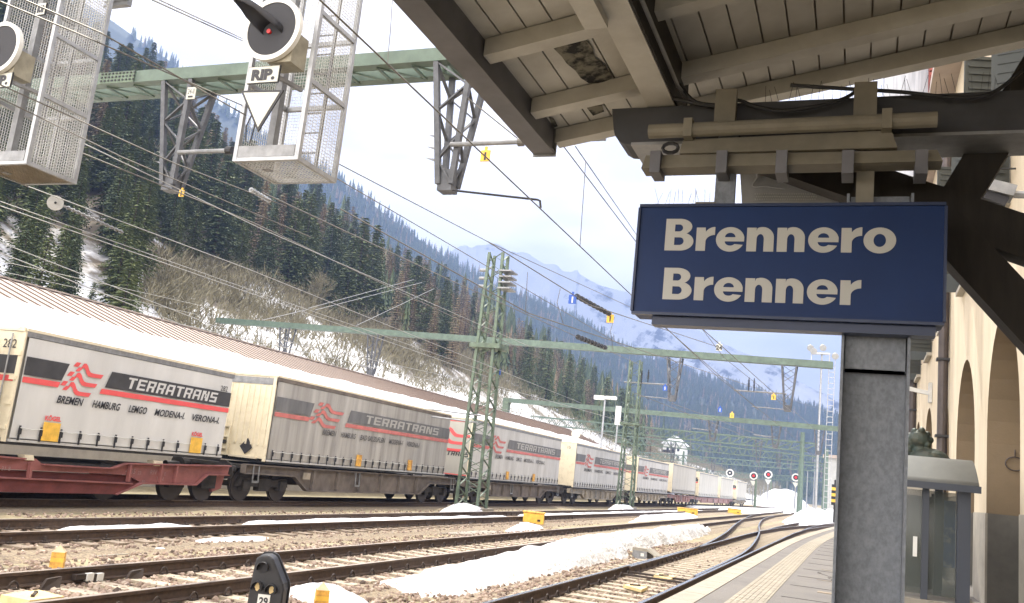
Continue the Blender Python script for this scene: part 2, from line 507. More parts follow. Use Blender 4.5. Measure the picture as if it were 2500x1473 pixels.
R2 = smooth_path([(-2.93, 19, 0), (-2.96, 24, 0), (-3.05, 29, 0), (-3.4, 35.4, 0), (-4.2, 46, 0), (-5.5, 60, 0), (-6.6, 76, 0), (-7.1, 92, 0)])
rail(R1, t, M['railtop']); rail(R2, t, M['railtop'])
for k in range(20):
    y = 19 + k * 0.6
    MB().box(-5.0, -2.2, y - 0.2, y - 0.02, -0.2, -0.164).build('slide_bar', M['sleeper'], t)
MB().box(-4.25, -2.95, 18.3, 18.36, -0.13, -0.09).box(-4.25, -2.95, 18.9, 18.95, -0.13, -0.09).build('stretcher_bar', M['clip'], t)
t = thing('rail_crossover', 'curved switch rails swinging right past the far end of the platform', 'railway switch', (-3, 60, 0))
rail(smooth_path([(-4.25, 52, 0), (-4.2, 62, 0), (-3.95, 74, 0), (-3.2, 88, 0), (-1.8, 102, 0), (0.4, 118, 0)]), t, M['railtop'])
rail(smooth_path([(-2.75, 56, 0), (-2.6, 68, 0), (-2.1, 82, 0), (-0.9, 96, 0), (0.9, 110, 0)]), t, M['railtop'])

# far yard throat, low and mostly under snow
t = thing('railway_track', 'far track of the yard throat running through the distant snow', 'railway track', (-8, 118, 0))
rail([(-8.7, 118, 0), (-9.5, 150, 0), (-11.5, 190, 0), (-14.5, 240, 0)], t, M['railtop_dull']); rail([(-7.2, 118, 0), (-8, 150, 0), (-10, 190, 0), (-13, 240, 0)], t, M['railtop_dull'])

# ------------------------------------------------------------------ platform
PZ = 0.3
PE = [(-2.14, -8), (-2.14, 20), (-2.1, 32), (-1.86, 42), (-1.5, 52), (-1.05, 62), (-0.5, 70)]
PE = [(p[0], p[1]) for p in smooth_path([(*p, 0) for p in PE], 6)]
M['paving'] = mat('worn_asphalt_paving', (0.20, 0.185, 0.165), 0.9, 0, 0, 1.3, 0.003, bscale=40, col2=(0.155, 0.143, 0.132), detail=9)
M['coping'] = mat('pale_stone_coping', (0.36, 0.32, 0.255), 0.85, 0, 0.14, 2.5, 0.003, bscale=30)
M['tactile'] = mat('yellow_tactile_paving', (0.32, 0.285, 0.22), 0.85, 0, 0.16, 3, 0.003)


def strip(name, o0, o1, z, m, pts=PE, z0=None):
    """flat strip between two offsets from the platform edge"""
    b = MB(); n_ = len(pts)
    for (x, y) in pts: b.v += [(x + o0, y, z), (x + o1 if not isinstance(o1, str) else 6.0, y, z)]
    for i in range(n_ - 1): b.f.append((2 * i, 2 * i + 1, 2 * i + 3, 2 * i + 2)); b.m.append(0)
    return struct(b.build(name, m))


b = MB(); n_ = len(PE)
for (x, y) in PE: b.v += [(x, y, PZ - 0.004), (6.0, y, PZ - 0.004), (x + 0.06, y, -0.3)]
for i in range(n_ - 1):
    b.f += [(3 * i, 3 * i + 1, 3 * i + 4, 3 * i + 3), (3 * i + 2, 3 * i, 3 * i + 3, 3 * i + 5)]; b.m += [0, 0]
b.f.append((3 * (n_ - 1), 3 * (n_ - 1) + 1, 3 * (n_ - 1) + 2)); b.m.append(0)
struct(b.build('platform', M['paving']))
b = MB()                                                    # coping stones, one after the other with real joints
y = -8.0
while y < 68:
    def ex(yy):
        for i in range(n_ - 1):
            if PE[i][1] <= yy <= PE[i + 1][1]:
                s = (yy - PE[i][1]) / (PE[i + 1][1] - PE[i][1]); return PE[i][0] + (PE[i + 1][0] - PE[i][0]) * s
        return PE[-1][0]
    a, c = ex(y), ex(y + 0.985)
    b.prism([(a - 0.03, y, PZ - 0.12), (a + 0.31, y, PZ - 0.12), (c + 0.31, y + 0.985, PZ - 0.12), (c - 0.03, y + 0.985, PZ - 0.12)], (0, 0, 0.126))
    y += 1.0
struct(b.build('platform_edge', M['coping']))
b = MB()
y = -8.0                                                    # tactile strip: slabs with raised ribs
while y < 66:
    a = ex(y + 0.2)
    b.box(a + 0.62, a + 1.08, y, y + 0.395, PZ, PZ + 0.004)
    if y < 34:
        for k in range(6): b.box(a + 0.65 + k * 0.072, a + 0.685 + k * 0.072, y + 0.01, y + 0.385, PZ + 0.003, PZ + 0.009)
    y += 0.4
struct(b.build('tactile_strip', M['tactile']))
M['slab'] = mat('lighter_repair_slab', (0.29, 0.24, 0.18), 0.9, 0, 0.2, 5, 0.003)
struct(MB().box(-0.5, 0.6, 15.7, 15.95, PZ - 0.002, PZ + 0.005).box(-0.6, 1.5, 21.0, 21.06, PZ - 0.002, PZ + 0.004).box(-0.6, 1.5, 18.2, 18.24, PZ - 0.002, PZ + 0.004).build('paving_joint', M['slab']))
M['joint'] = mat('dark_paving_joint', (0.07, 0.065, 0.06), 0.95)
b = MB()
for k in range(20): b.box(-0.95, 2.0, 8.0 + k * 2.1, 8.022 + k * 2.1, PZ - 0.003, PZ + 0.0015)
struct(b.build('paving_joint', M['joint']))
b = MB(); rr = random.Random(12)
for (x, y) in ((-0.35, 18.6), (-0.1, 15.1)):
    for k in range(14):
        x2, y2 = x + rr.uniform(-0.09, 0.11), y + rr.uniform(0.02, 0.2); b.bar((x, y, PZ - 0.0005), (x2, y2, PZ - 0.0005), 0.012, 0.004); x, y = x2, y2
struct(b.build('paving_crack', M['joint']))

# ------------------------------------------------------------------ snow lying about
def in_poly(x, y, P):
    c = False; j = len(P) - 1
    for i in range(len(P)):
        if (P[i][1] > y) != (P[j][1] > y) and x < (P[j][0] - P[i][0]) * (y - P[i][1]) / (P[j][1] - P[i][1]) + P[i][0]: c = not c
        j = i
    return c


def edge_d(x, y, P):
    best = 1e9; j = len(P) - 1
    for i in range(len(P)):
        ax, ay = P[j]; bx, by = P[i]; dx, dy = bx - ax, by - ay; L2 = dx * dx + dy * dy or 1e-9
        s = max(0, min(1, ((x - ax) * dx + (y - ay) * dy) / L2)); d = math.hypot(x - ax - dx * s, y - ay - dy * s)
        best = min(best, d); j = i
    return best if in_poly(x, y, P) else -best


def snow(label, P, hgt, wid, nx, ny, base=-0.27, rough=0.25, m='snow', hf=None, nsc=1.2, seed=0):
    xs = [p[0] for p in P]; ys = [p[1] for p in P]; x0, x1, y0, y1 = min(xs), max(xs), min(ys), max(ys)
    mx_, my_ = (x1 - x0) / nx, (y1 - y0) / ny
    x0 -= mx_; x1 += mx_; y0 -= my_; y1 += my_
    b = MB(); idx = {}
    for i in range(nx + 1):
        for j in range(ny + 1):
            x, y = x0 + (x1 - x0) * i / nx, y0 + (y1 - y0) * j / ny
            d = edge_d(x, y, P) + rough * wid * mnoise.noise((x * nsc * 1.7 + seed, y * nsc, seed))
            if d < -2.2 * max(mx_, my_) and d < -wid: continue
            t_ = d / wid
            h = hgt * (hf(x, y) if hf else 1)
            z = base + (h * (1 - (1 - min(1, t_)) ** 2) if t_ > 0 else max(-0.12, 0.6 * d))
            if t_ > 0: z += h * 0.16 * mnoise.noise((x * nsc * 2.3, y * nsc * 1.5, 3 + seed)) * min(1, t_ * 2) + 0.012 * mnoise.noise((x * 9, y * 7, seed))
            idx[(i, j)] = len(b.v); b.v.append((x, y, z))
    for i in range(nx):
        for j in range(ny):
            q = [(i, j), (i + 1, j), (i + 1, j + 1), (i, j + 1)]
            if all(k in idx for k in q): b.f.append(tuple(idx[k] for k in q)); b.m.append(0)
    o = b.build('snow_heap' if hgt > 0.22 else 'snow_patch', M[m], smooth=True)
    return tag(o, label, 'snow heap' if hgt > 0.22 else 'snow patch')


def G(px, py, z=-0.25): p = onz(px, py, z); return (p.x, p.y)


# the long dirty heap ploughed up between the platform track and the second one
def heap_h(x, y): return 0.26 + 0.74 * max(0, min(1, (y - 13.5) / 10.0))
snow('long ridge of dirty ploughed snow between the first and second track', [(-6.9, 12.5), (-6.3, 12.4), (-5.8, 12.3), (-5.5, 12.9), (-5.5, 15), (-5.52, 19), (-5.5, 24.3), (-6.05, 24.6), (-6.1, 27.6), (-5.9, 29), (-5.85, 33), (-6.0, 40), (-6.4, 46), (-6.8, 42), (-7.0, 30), (-7.02, 20), (-7.05, 15)],
     0.46, 0.45, 34, 210, rough=0.35, hf=heap_h, nsc=1.3)
snow('clean white snow mound behind the small dwarf signal, by the yellow marker post', [(-7.0, 10.4), (-6.3, 10.0), (-5.7, 10.2), (-5.75, 10.9), (-6.3, 11.3), (-7.0, 11.5)], 0.2, 0.4, 30, 24, m='snow_clean', base=-0.26)
snow('small thin snow patch on the earth left of the long ridge', [G(905, 1433), G(925, 1420), G(985, 1419), G(1010, 1432), G(960, 1440)], 0.08, 0.2, 24, 20, m='snow_clean')
snow('long thin snow strip between the rails of the third track, nearest part', [(-13.0, 12.3), (-12.0, 12.3), (-12.0, 14.2), (-12.2, 15.6), (-13.1, 15.4)], 0.17, 0.3, 20, 40, base=-0.25, m='snow_clean')
snow('snow strip lying between the third track rails left of the yellow cabinet', [(-13.1, 17.6), (-12.0, 17.2), (-11.95, 24), (-11.95, 33), (-12.9, 34), (-13.15, 25)], 0.17, 0.3, 24, 120, base=-0.24, m='snow_clean', nsc=0.8)
snow('snow strip lying between the third track rails right of the yellow cabinet', [(-13.1, 36), (-11.95, 35.5), (-11.9, 60), (-12.1, 84), (-13.1, 80), (-13.15, 50)], 0.17, 0.3, 24, 140, base=-0.24, m='snow_clean', nsc=0.6)
snow('small snow patch beside the near rail of the third track', [(-11.35, 13.9), (-11.0, 13.9), (-10.8, 15.6), (-11.2, 16.4), (-11.5, 15.4)], 0.12, 0.2, 20, 30, m='snow_clean')
snow('tiny snow scrap on the earth between the second and third track', [(-11.0, 11.9), (-10.7, 11.9), (-10.7, 12.8), (-11.0, 12.9)], 0.06, 0.15, 12, 16, m='snow_clean')
snow('low snow patch at the foot of the large yellow cabinet', [G(1230, 1297), G(1262, 1280), G(1290, 1278), G(1330, 1292), G(1318, 1296), G(1240, 1301)], 0.12, 0.3, 24, 40, m='snow_clean', seed=4)
snow('rounded snow heap at the foot of the nearest lattice mast', [(-15.0, 32.6), (-13.9, 32.4), (-13.7, 34.4), (-14.3, 35), (-15.1, 34.4)], 0.42, 0.55, 18, 24, m='snow_clean')
snow('rounded snow heap at the foot of the second lattice mast', [(-15.0, 58.6), (-13.8, 58.4), (-13.6, 61.4), (-14.3, 62), (-15.1, 61)], 0.42, 0.55, 18, 24, m='snow_clean')
snow('broad flat snow patch between the tracks in front of the two small cabinets', [G(1535, 1276), G(1555, 1262), G(1600, 1259), G(1660, 1252), G(1705, 1262), G(1690, 1268), G(1620, 1269)], 0.16, 0.5, 30, 60, m='snow_clean', nsc=0.5)
snow('big bank of cleared snow past the end of the platform', [G(1921, 1275, 0), G(1915, 1268, 0), G(1935, 1262, 0), G(2038, 1262, 0), G(2090, 1266, 0), G(2080, 1274, 0), G(2035, 1274, 0), G(1975, 1277, 0)], 1.35, 2.6, 40, 60, m='snow_clean', nsc=0.25, base=-0.3)
snow('wide sheet of snow covering the far yard beyond the train', [(-19, 100), (-12, 96), (-9.5, 100), (-9, 130), (-4, 126), (2, 118), (14, 130), (30, 260), (-60, 340), (-45, 220), (-14.5, 185), (-14.2, 150)], 0.2, 3.0, 60, 90, base=-0.24, m='snow_clean', nsc=0.1)
snow('cone of snow tipped beside the far red signals', [(-22, 228), (-14, 226), (-10, 240), (-16, 252), (-23, 246)], 4.0, 5.0, 20, 20, m='snow_clean', nsc=0.2)

# ------------------------------------------------------------------ hills and mountains (real distances, real relief)
def interp(P, x):
    if x <= P[0][0]: return P[0][1]
    for i in range(len(P) - 1):
        if P[i][0] <= x <= P[i + 1][0]:
            return P[i][1] + (P[i + 1][1] - P[i][1]) * (x - P[i][0]) / (P[i + 1][0] - P[i][0])
    return P[-1][1]


def azim(px, py):
    """horizontal unit direction and tangent of elevation through a picture point"""
    r = ray(px, py); h = math.hypot(r.x, r.y); return r.x / h, r.y / h, r.z / h


def hill(name, cols, rows, skyline, rdist, foot, mats, rough, pw=1.0, seed=0, back=0.25, jag=0.0):
    """surface from a foot line up to a ridge; the ridge stands rdist metres away"""
    b = MB(); S = []
    for px in cols:
        py = interp(skyline, px); dx, dy, te = azim(px, py); D = interp(rdist, px)
        rx, ry, rz = dx * D, dy * D, EYE + te * D
        fx, fy, fz = foot(px, dx, dy); col = []
        for k in range(rows + 1):
            t_ = k / rows; x, y = fx + (rx - fx) * t_, fy + (ry - fy) * t_
            z = fz + (rz - fz) * t_ ** pw
            a = math.sin(math.pi * min(1, t_)) if jag == 0 else math.sin(math.pi * min(1, t_)) + jag * t_
            z += rough * a * (fbm(x + seed * 91, y, 2.2 / D * 3) * 1.0 + 0.5 * fbm(x, y + seed * 37, 9.0 / D * 3))
            col.append((x, y, z))
        S.append(col)
        for (x, y, z) in col: b.v.append((x, y, z))
        b.v.append((rx * (1 + back), ry * (1 + back), max(0, rz - back * D * 0.5)))
    R_ = rows + 2
    for i in range(len(cols) - 1):
        for k in range(rows + 1):
            b.f.append((i * R_ + k, (i + 1) * R_ + k, (i + 1) * R_ + k + 1, i * R_ + k + 1)); b.m.append(0)
    o = struct(b.build(name, mats, smooth=(jag == 0)))
    return o, S


def snow_rock(name, dark, snow_c, sc, lo, hi, zmid, zspan, stretch=None, slope=0.0):
    """patchy snow over dark ground; how much snow depends on height and a noise with real patches"""
    m = bpy.data.materials.new(name); m.use_nodes = True; t = m.node_tree; b = t.nodes['Principled BSDF']; b.inputs['Roughness'].default_value = 0.9
    tcn = t.nodes.new('ShaderNodeTexCoord'); mpn = t.nodes.new('ShaderNodeMapping')
    if stretch: mpn.inputs['Scale'].default_value = stretch
    n1 = t.nodes.new('ShaderNodeTexNoise'); n1.inputs['Scale'].default_value = sc; n1.inputs['Detail'].default_value = 10; n1.inputs['Roughness'].default_value = 0.65
    t.links.new(tcn.outputs['Object'], mpn.inputs[0]); t.links.new(mpn.outputs[0], n1.inputs['Vector'])
    sx = t.nodes.new('ShaderNodeSeparateXYZ'); t.links.new(tcn.outputs['Object'], sx.inputs[0])
    mr = t.nodes.new('ShaderNodeMapRange'); mr.inputs['From Min'].default_value = zmid - zspan; mr.inputs['From Max'].default_value = zmid + zspan
    mr.inputs['To Min'].default_value = -0.35; mr.inputs['To Max'].default_value = 0.35
    t.links.new(sx.outputs['Z'], mr.inputs['Value'])
    ad = t.nodes.new('ShaderNodeMath'); ad.operation = 'ADD'; t.links.new(n1.outputs[0], ad.inputs[0]); t.links.new(mr.outputs[0], ad.inputs[1])
    last = ad
    if slope:
        g = t.nodes.new('ShaderNodeNewGeometry'); s2 = t.nodes.new('ShaderNodeSeparateXYZ'); t.links.new(g.outputs['Normal'], s2.inputs[0])
        mm = t.nodes.new('ShaderNodeMath'); mm.operation = 'MULTIPLY_ADD'; mm.inputs[1].default_value = slope; mm.inputs[2].default_value = -slope * 0.75
        t.links.new(s2.outputs['Z'], mm.inputs[0]); a2 = t.nodes.new('ShaderNodeMath'); a2.operation = 'ADD'
        t.links.new(ad.outputs[0], a2.inputs[0]); t.links.new(mm.outputs[0], a2.inputs[1]); last = a2
    r = t.nodes.new('ShaderNodeValToRGB'); r.color_ramp.elements[0].position = lo; r.color_ramp.elements[1].position = hi
    r.color_ramp.elements[0].color = (*dark, 1); r.color_ramp.elements[1].color = (*snow_c, 1)
    t.links.new(last.outputs[0], r.inputs[0]); t.links.new(r.outputs[0], b.inputs['Base Color'])
    return m


M['m_near'] = snow_rock('forest_floor_with_snow', (0.13, 0.105, 0.07), (0.8, 0.81, 0.83), 0.05, 0.47, 0.55, 9, 60)
# turn the height term round for the near slope: snow lies at its foot, brown litter above
for nd in M['m_near'].node_tree.nodes:
    if nd.type == 'MAP_RANGE': nd.inputs['From Min'].default_value = 3; nd.inputs['From Max'].default_value = 24; nd.inputs['To Min'].default_value = 0.16; nd.inputs['To Max'].default_value = -0.10
M['m_mid'] = snow_rock('distant_forest_slope', (0.035, 0.05, 0.035), (0.75, 0.77, 0.8), 0.016, 0.70, 0.76, 420, 800)
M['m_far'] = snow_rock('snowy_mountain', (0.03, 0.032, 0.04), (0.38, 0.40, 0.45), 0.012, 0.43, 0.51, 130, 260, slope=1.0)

SKY1 = [(-900, -460), (-300, -230), (0, -30), (150, 140), (250, 232), (330, 240), (400, 290), (460, 350), (530, 420), (600, 470), (700, 520), (800, 580), (900, 660), (1000, 725), (1100, 765), (1200, 820), (1300, 880), (1400, 945), (1500, 1010), (1600, 1080), (1700, 1135), (1800, 1172), (1900, 1198)]
DST1 = [(-900, 240), (0, 230), (300, 215), (600, 240), (1000, 300), (1400, 400), (1700, 520), (1900, 620)]


def foot1(px, dx, dy):
    k = 41.0 / max(0.09, -dx); k = min(k, 330)
    return dx * k, dy * k, 3.5 if px < 1350 else max(0.0, 3.5 - (px - 1350) / 150)


o1, S1 = hill('near_hill', [-900 + 50 * i for i in range(57)], 26, SKY1, DST1, foot1, M['m_near'], 3.2, pw=0.92, seed=1)

SKY2 = [(-900, -500), (0, -130), (265, 45), (330, 92), (430, 160), (510, 235), (600, 305), (700, 370), (830, 440), (900, 492), (1000, 570), (1130, 655), (1230, 705), (1394, 775), (1470, 815), (1551, 866), (1678, 912), (1848, 962), (2052, 1018), (2300, 1075), (2700, 1140)]
def foot2(px, dx, dy):
    k = 500 if px < 1300 else 500 + (px - 1300) * 0.2
    return dx * k, dy * k, 0.0
o2, S2 = hill('middle_mountain', [-900 + 30 * i for i in range(121)], 30, SKY2, [(-900, 760), (800, 840), (1600, 1120), (2700, 1350)], foot2, M['m_mid'], 10, pw=1.0, seed=5)

SKY3 = [(900, 700), (1000, 650), (1090, 622), (1112, 606), (1125, 600), (1140, 599), (1150, 606), (1165, 598), (1185, 597), (1210, 593), (1225, 600), (1240, 612), (1262, 617), (1275, 614), (1290, 618), (1305, 630), (1330, 645), (1352, 643), (1362, 648), (1372, 660), (1392, 663), (1403, 660), (1408, 655), (1415, 668), (1440, 684), (1470, 698), (1500, 706), (1530, 712), (1600, 752), (1700, 803), (1800, 855), (1873, 880), (1950, 932), (2050, 980), (2300, 1075), (2700, 1160)]
def foot3(px, dx, dy): return dx * 1440, dy * 1440, -5.0
o3, S3 = hill('snow_mountain', [900 + 6 * i for i in range(301)], 44, SKY3, [(900, 1750), (2700, 1750)], foot3, M['m_far'], 34, pw=1.15, seed=9, jag=0.05)

# ------------------------------------------------------------------ goods shed behind the train
M['roof_tin'] = mat('brown_sheet_roof', (0.38, 0.315, 0.265), 0.6, 0.1, 0.12, 1.5, 0.002)
M['seam'] = mat('dark_roof_seam', (0.16, 0.115, 0.09), 0.6)
M['shed_wall'] = mat('grey_rendered_wall', (0.42, 0.38, 0.32), 0.9, 0, 0.15, 2)
def roof_z(x): return 3.7 + (-22.5 - x) * 0.352
t = thing('goods_shed', 'long low shed behind the train with a brown seamed roof, snow along its eaves', 'shed', (-32, 50, 0))
SH0, SH1 = -6, 104
MB().box(-40.5, -23.5, SH0 + 0.5, SH1 - 0.5, GZ, 3.55).build('wall', M['shed_wall'], t)
b = MB().prism([(-22.5, SH0, 3.7), (-22.5, SH0, 3.6), (-32, SH0, roof_z(-32) - 0.12), (-41.5, SH0, 3.6), (-41.5, SH0, 3.7), (-32, SH0, roof_z(-32))], (0, SH1 - SH0, 0))
rf = b.build('roof', M['roof_tin'], t)
b = MB(); y = SH0 + 0.2
while y < SH1:
    b.bar((-22.55, y, roof_z(-22.55) + 0.02), (-32, y, roof_z(-32) + 0.02), 0.05, 0.06); y += 0.62
b.build('roof_seam', M['seam'], rf)
MB().bar((-32, SH0, roof_z(-32) + 0.04), (-32, SH1, roof_z(-32) + 0.04), 0.3, 0.06).build('ridge_cap', M['roof_tin'], rf)
b = MB(); ny = 130
for j in range(ny + 1):
    y = SH0 + (SH1 - SH0) * j / ny
    top = -28.2 - 0.5 * fbm(3, y, 0.22) - 0.15 * fbm(9, y, 1.1)
    for k, s in enumerate((0, 0.04, 0.3, 0.7, 0.93, 1.0)):
        x = -22.3 + (top + 22.3) * s; h = (0.02, 0.22, 0.26, 0.24, 0.14, -0.03)[k] * (1 if y < 92 else max(0.05, (SH1 - y) / 12))
        b.v.append((x, y, roof_z(x) + h + (0.04 * fbm(x, y, 0.8) if 0 < k < 5 else 0)))
for j in range(ny):
    for k in range(5): b.f.append((j * 6 + k, (j + 1) * 6 + k, (j + 1) * 6 + k + 1, j * 6 + k + 1)); b.m.append(0)
tag(b.build('snow_blanket', M['snow_clean'], smooth=True), 'thick white band of snow lying along the eaves of the long shed roof', 'snow')

# ------------------------------------------------------------------ trees
def leafmat(name, c1, c2, c3):
    m = stone_material(name, [c1, c2, c3]); m.node_tree.nodes['Principled BSDF'].inputs['Roughness'].default_value = 0.8
    m.node_tree.nodes['Principled BSDF'].inputs['Specular IOR Level'].default_value = 0.2
    return m


M['needles'] = leafmat('spruce_needles', (0.085, 0.11, 0.045), (0.125, 0.155, 0.062), (0.175, 0.195, 0.085))
M['needles_b'] = leafmat('dark_spruce_needles', (0.07, 0.095, 0.05), (0.10, 0.13, 0.064), (0.135, 0.16, 0.08))
M['larch'] = leafmat('bare_larch_twigs', (0.21, 0.155, 0.095), (0.29, 0.225, 0.14), (0.36, 0.285, 0.185))
M['twig'] = leafmat('bare_twigs', (0.14, 0.125, 0.08), (0.20, 0.18, 0.115), (0.26, 0.235, 0.155))
M['bark'] = mat('tree_bark', (0.09, 0.07, 0.05), 0.9, 0, 0.3, 6)


def spruce_mesh(name, seed, mt, dens=1.0, droop=0.35, wide=0.2, thin=1.0):
    """1 m tall conifer crown made of many small twig blades set along drooping branches"""
    r = random.Random(seed); V = []; F = []
    nl = int(34 * dens)
    for i in range(nl):
        t_ = i / nl; z = 0.07 + 0.92 * t_ ** 0.95
        R0 = wide * (1 - t_) ** 0.85 * r.uniform(0.66, 1.18) + 0.006
        nb = max(4, int(11 * (1 - t_) + 4))
        a0 = r.uniform(0, 6.28)
        for k in range(nb):
            a = a0 + 6.283 * k / nb + r.uniform(-0.25, 0.25); Lb = R0 * r.uniform(0.5, 1.25); dr = droop * r.uniform(0.6, 1.4)
            ca, sa = math.cos(a), math.sin(a); ns = max(2, int(Lb / 0.03))
            for s in range(ns):
                u = (s + 0.7) / ns; x = ca * Lb * u; y = sa * Lb * u; zz = z - dr * Lb * u * u + 0.05 * Lb * u
                w = 0.026 * thin * r.uniform(0.7, 1.3) * (1.15 - 0.4 * u); l = 0.035 * r.uniform(0.8, 1.3)
                for side in (-1, 1):
                    b2 = a + side * r.uniform(0.5, 1.1); cx, cy_ = math.cos(b2), math.sin(b2); o = len(V); px_, py_ = -cy_ * w * 0.35, cx * w * 0.35
                    dz = -r.uniform(0.1, 0.6) * l; lift = r.uniform(-0.3, 0.3) * w
                    V.extend([(x - px_, y - py_, zz + lift), (x + px_, y + py_, zz - lift), (x + cx * l + px_ * 0.5, y + cy_ * l + py_ * 0.5, zz + dz), (x + cx * l * 0.75 - px_ * 1.2, y + cy_ * l * 0.75 - py_ * 1.2, zz + dz * 0.6)])
                    F.append((o, o + 1, o + 2, o + 3))
    me = bpy.data.meshes.new(name); me.from_pydata(V, [], F); me.materials.append(mt); return me


def bush_mesh(name, seed, mt):
    """1 m tall bare bush or broadleaf tree: forked twigs"""
    r = random.Random(seed); V = []; F = []

    def twig(p, d, l, w, depth):
        q = p + d * l; s = d.cross(Vector((r.uniform(-1, 1), r.uniform(-1, 1), r.uniform(-1, 1)))).normalized() * w
        o = len(V); V.extend([tuple(p - s), tuple(p + s), tuple(q + s * 0.6), tuple(q - s * 0.6)]); F.append((o, o + 1, o + 2, o + 3))
        if depth == 0: return
        for _ in range(4 if depth > 1 else 5):
            nd = (d + Vector((r.uniform(-1, 1), r.uniform(-1, 1), r.uniform(-0.5, 0.9))) * 0.75).normalized()
            twig(p.lerp(q, r.uniform(0.45, 1.0)), nd, l * r.uniform(0.5, 0.8), w * 0.6, depth - 1)
    for _ in range(6):
        d = Vector((r.uniform(-0.6, 0.6), r.uniform(-0.6, 0.6), 1)).normalized()
        twig(Vector((r.uniform(-0.12, 0.12), r.uniform(-0.12, 0.12), 0)), d, r.uniform(0.28, 0.4), 0.011, 4)
    me = bpy.data.meshes.new(name); me.from_pydata(V, [], F); me.materials.append(mt); return me


def trunk_mesh(name, h, r0, limbs=0, seed=0):
    b = MB(); rr = random.Random(seed)
    b.tube([(0, 0, -0.03), (0.004, 0.002, h * 0.5), (0, 0, h)], [r0, r0 * 0.6, r0 * 0.12], 6)
    for k in range(limbs):
        z = h * (0.15 + 0.7 * k / limbs); a = rr.uniform(0, 6.28); l = 0.16 * (1 - z)
        b.tube([(0, 0, z), (math.cos(a) * l, math.sin(a) * l, z - 0.02)], [r0 * 0.22, r0 * 0.06], 4)
    me = bpy.data.meshes.new(name); me.from_pydata(b.v, [], b.f); me.materials.append(M['bark']); return me


SPR = [spruce_mesh('crown', 10 + i, M['needles'] if i < 3 else M['needles_b'], wide=0.17 + 0.02 * (i % 3)) for i in range(5)]
LAR = [spruce_mesh('crown', 30 + i, M['larch'], dens=0.8, droop=0.1, wide=0.15, thin=0.55) for i in range(2)]
BSH = [bush_mesh('crown', 50 + i, M['twig']) for i in range(3)]
TRK = trunk_mesh('trunk', 0.97, 0.016, 14, 1); TRKB = trunk_mesh('trunk', 0.5, 0.014, 5, 2)

rt = random.Random(21)


def surf(S, i, v):
    a = int(i); f = i - a; a2 = min(a + 1, len(S) - 1); n_ = len(S[0]) - 1; k = v * n_; b_ = int(min(k, n_ - 1)); g_ = k - b_
    def L(p, q, s): return tuple(p[m] + (q[m] - p[m]) * s for m in range(3))
    return L(L(S[a][b_], S[a][b_ + 1], g_), L(S[a2][b_], S[a2][b_ + 1], g_), f)


spots = []
ncol = len(S1)
for _ in range(42000):
    i = rt.uniform(0, ncol - 1.01); v = rt.random() ** 0.8
    x, y, z = surf(S1, i, v); px = -900 + 50 * i; d = math.hypot(x, y)
    if px > -350 and d < 700: spots.append((x, y, z, px, v, d))
kept = []; cell = {}
for s in spots:
    x, y, z, px, v, d = s
    # open snowy bank and scrub near the foot on the left, bushes up to mid slope, conifers above
    nzv = fbm(x, y, 0.025); P_ = proj((x, y, z)); lim = interp([(300, 760), (380, 660), (600, 670), (760, 720), (1000, 810), (1200, 900), (1500, 1085)], P_[0])
    bushy = (0.0 + (0.30 if 430 < px < 1000 else 0.12)) + 0.34 * nzv
    kind = 'bush' if P_[1] > lim + 90 * nzv and P_[0] > 300 else ('larch' if fbm(x + 300, y, 0.04) > 0.10 + (0.12 if px < 400 else -0.02) and rt.random() < 0.7 else 'spruce')
    if P_[0] < 330 and v < 0.3: kind = 'spruce'
    if kind != 'bush' and rt.random() < 0.07: kind = 'bush'
    if v < 0.07 and px > 450 and rt.random() < 0.4: continue
    hgt = {'spruce': rt.uniform(8, 16), 'larch': rt.uniform(9, 14), 'bush': rt.uniform(3.0, 6.0)}[kind] * (1.0 + 0.15 * (d > 250)) * min(1.0, max(0.55, d / 120.0))
    sep = {'spruce': 0.34, 'larch': 0.30, 'bush': 0.42}[kind] * hgt
    if kind == 'bush' and v < 0.2: hgt *= 0.6; sep *= 0.8
    ok = True; cx, cy_ = int(x // 6), int(y // 6)
    for a in (-1, 0, 1):
        for c in (-1, 0, 1):
            for (x2, y2, s2) in cell.get((cx + a, cy_ + c), ()):
                if (x - x2) ** 2 + (y - y2) ** 2 < ((sep + s2) * 0.5) ** 2: ok = False
    # a clearing with snow shows between the near spruces on the left
    if ok and 175 < P_[0] < 235 and 480 < P_[1] < 760: ok = False
    if not ok: continue
    cell.setdefault((cx, cy_), []).append((x, y, sep)); kept.append((hgt / d, x, y, z, kind, hgt, px, v))
kept.sort(reverse=True)
near = [k for k in kept if -120 < k[6] < 1900][:700]
counts = {'spruce': 0, 'larch': 0, 'bush': 0}; rest = []
LAB = {'spruce': 'dark green spruce standing among the many on the forested slope', 'larch': 'bare brown larch standing among the spruces on the slope', 'bush': 'bare grey brown bush on the lower slope above the shed'}
near_ids = set()
for q in near:
    _, x, y, z, kind, hgt, px, v = q
    if counts[kind] >= 280: continue
    counts[kind] += 1; near_ids.add(id(q))
    nm = {'spruce': 'spruce_tree', 'larch': 'larch_tree', 'bush': 'bare_bush'}[kind]
    t = thing(nm, LAB[kind], 'tree' if kind != 'bush' else 'bush', (x, y, z - 0.1), group={'spruce': 'spruces on the near slope', 'larch': 'larches on the near slope', 'bush': 'bare bushes on the near slope'}[kind])
    t.scale = (hgt * rt.uniform(0.85, 1.2),) * 2 + (hgt,); t.rotation_euler = (0, 0, rt.uniform(0, 6.28))
    c = bpy.data.objects.new('crown', rt.choice({'spruce': SPR, 'larch': LAR, 'bush': BSH}[kind])); COL.objects.link(c); c.parent = t
    c = bpy.data.objects.new('trunk', TRK if kind != 'bush' else TRKB); COL.objects.link(c); c.parent = t


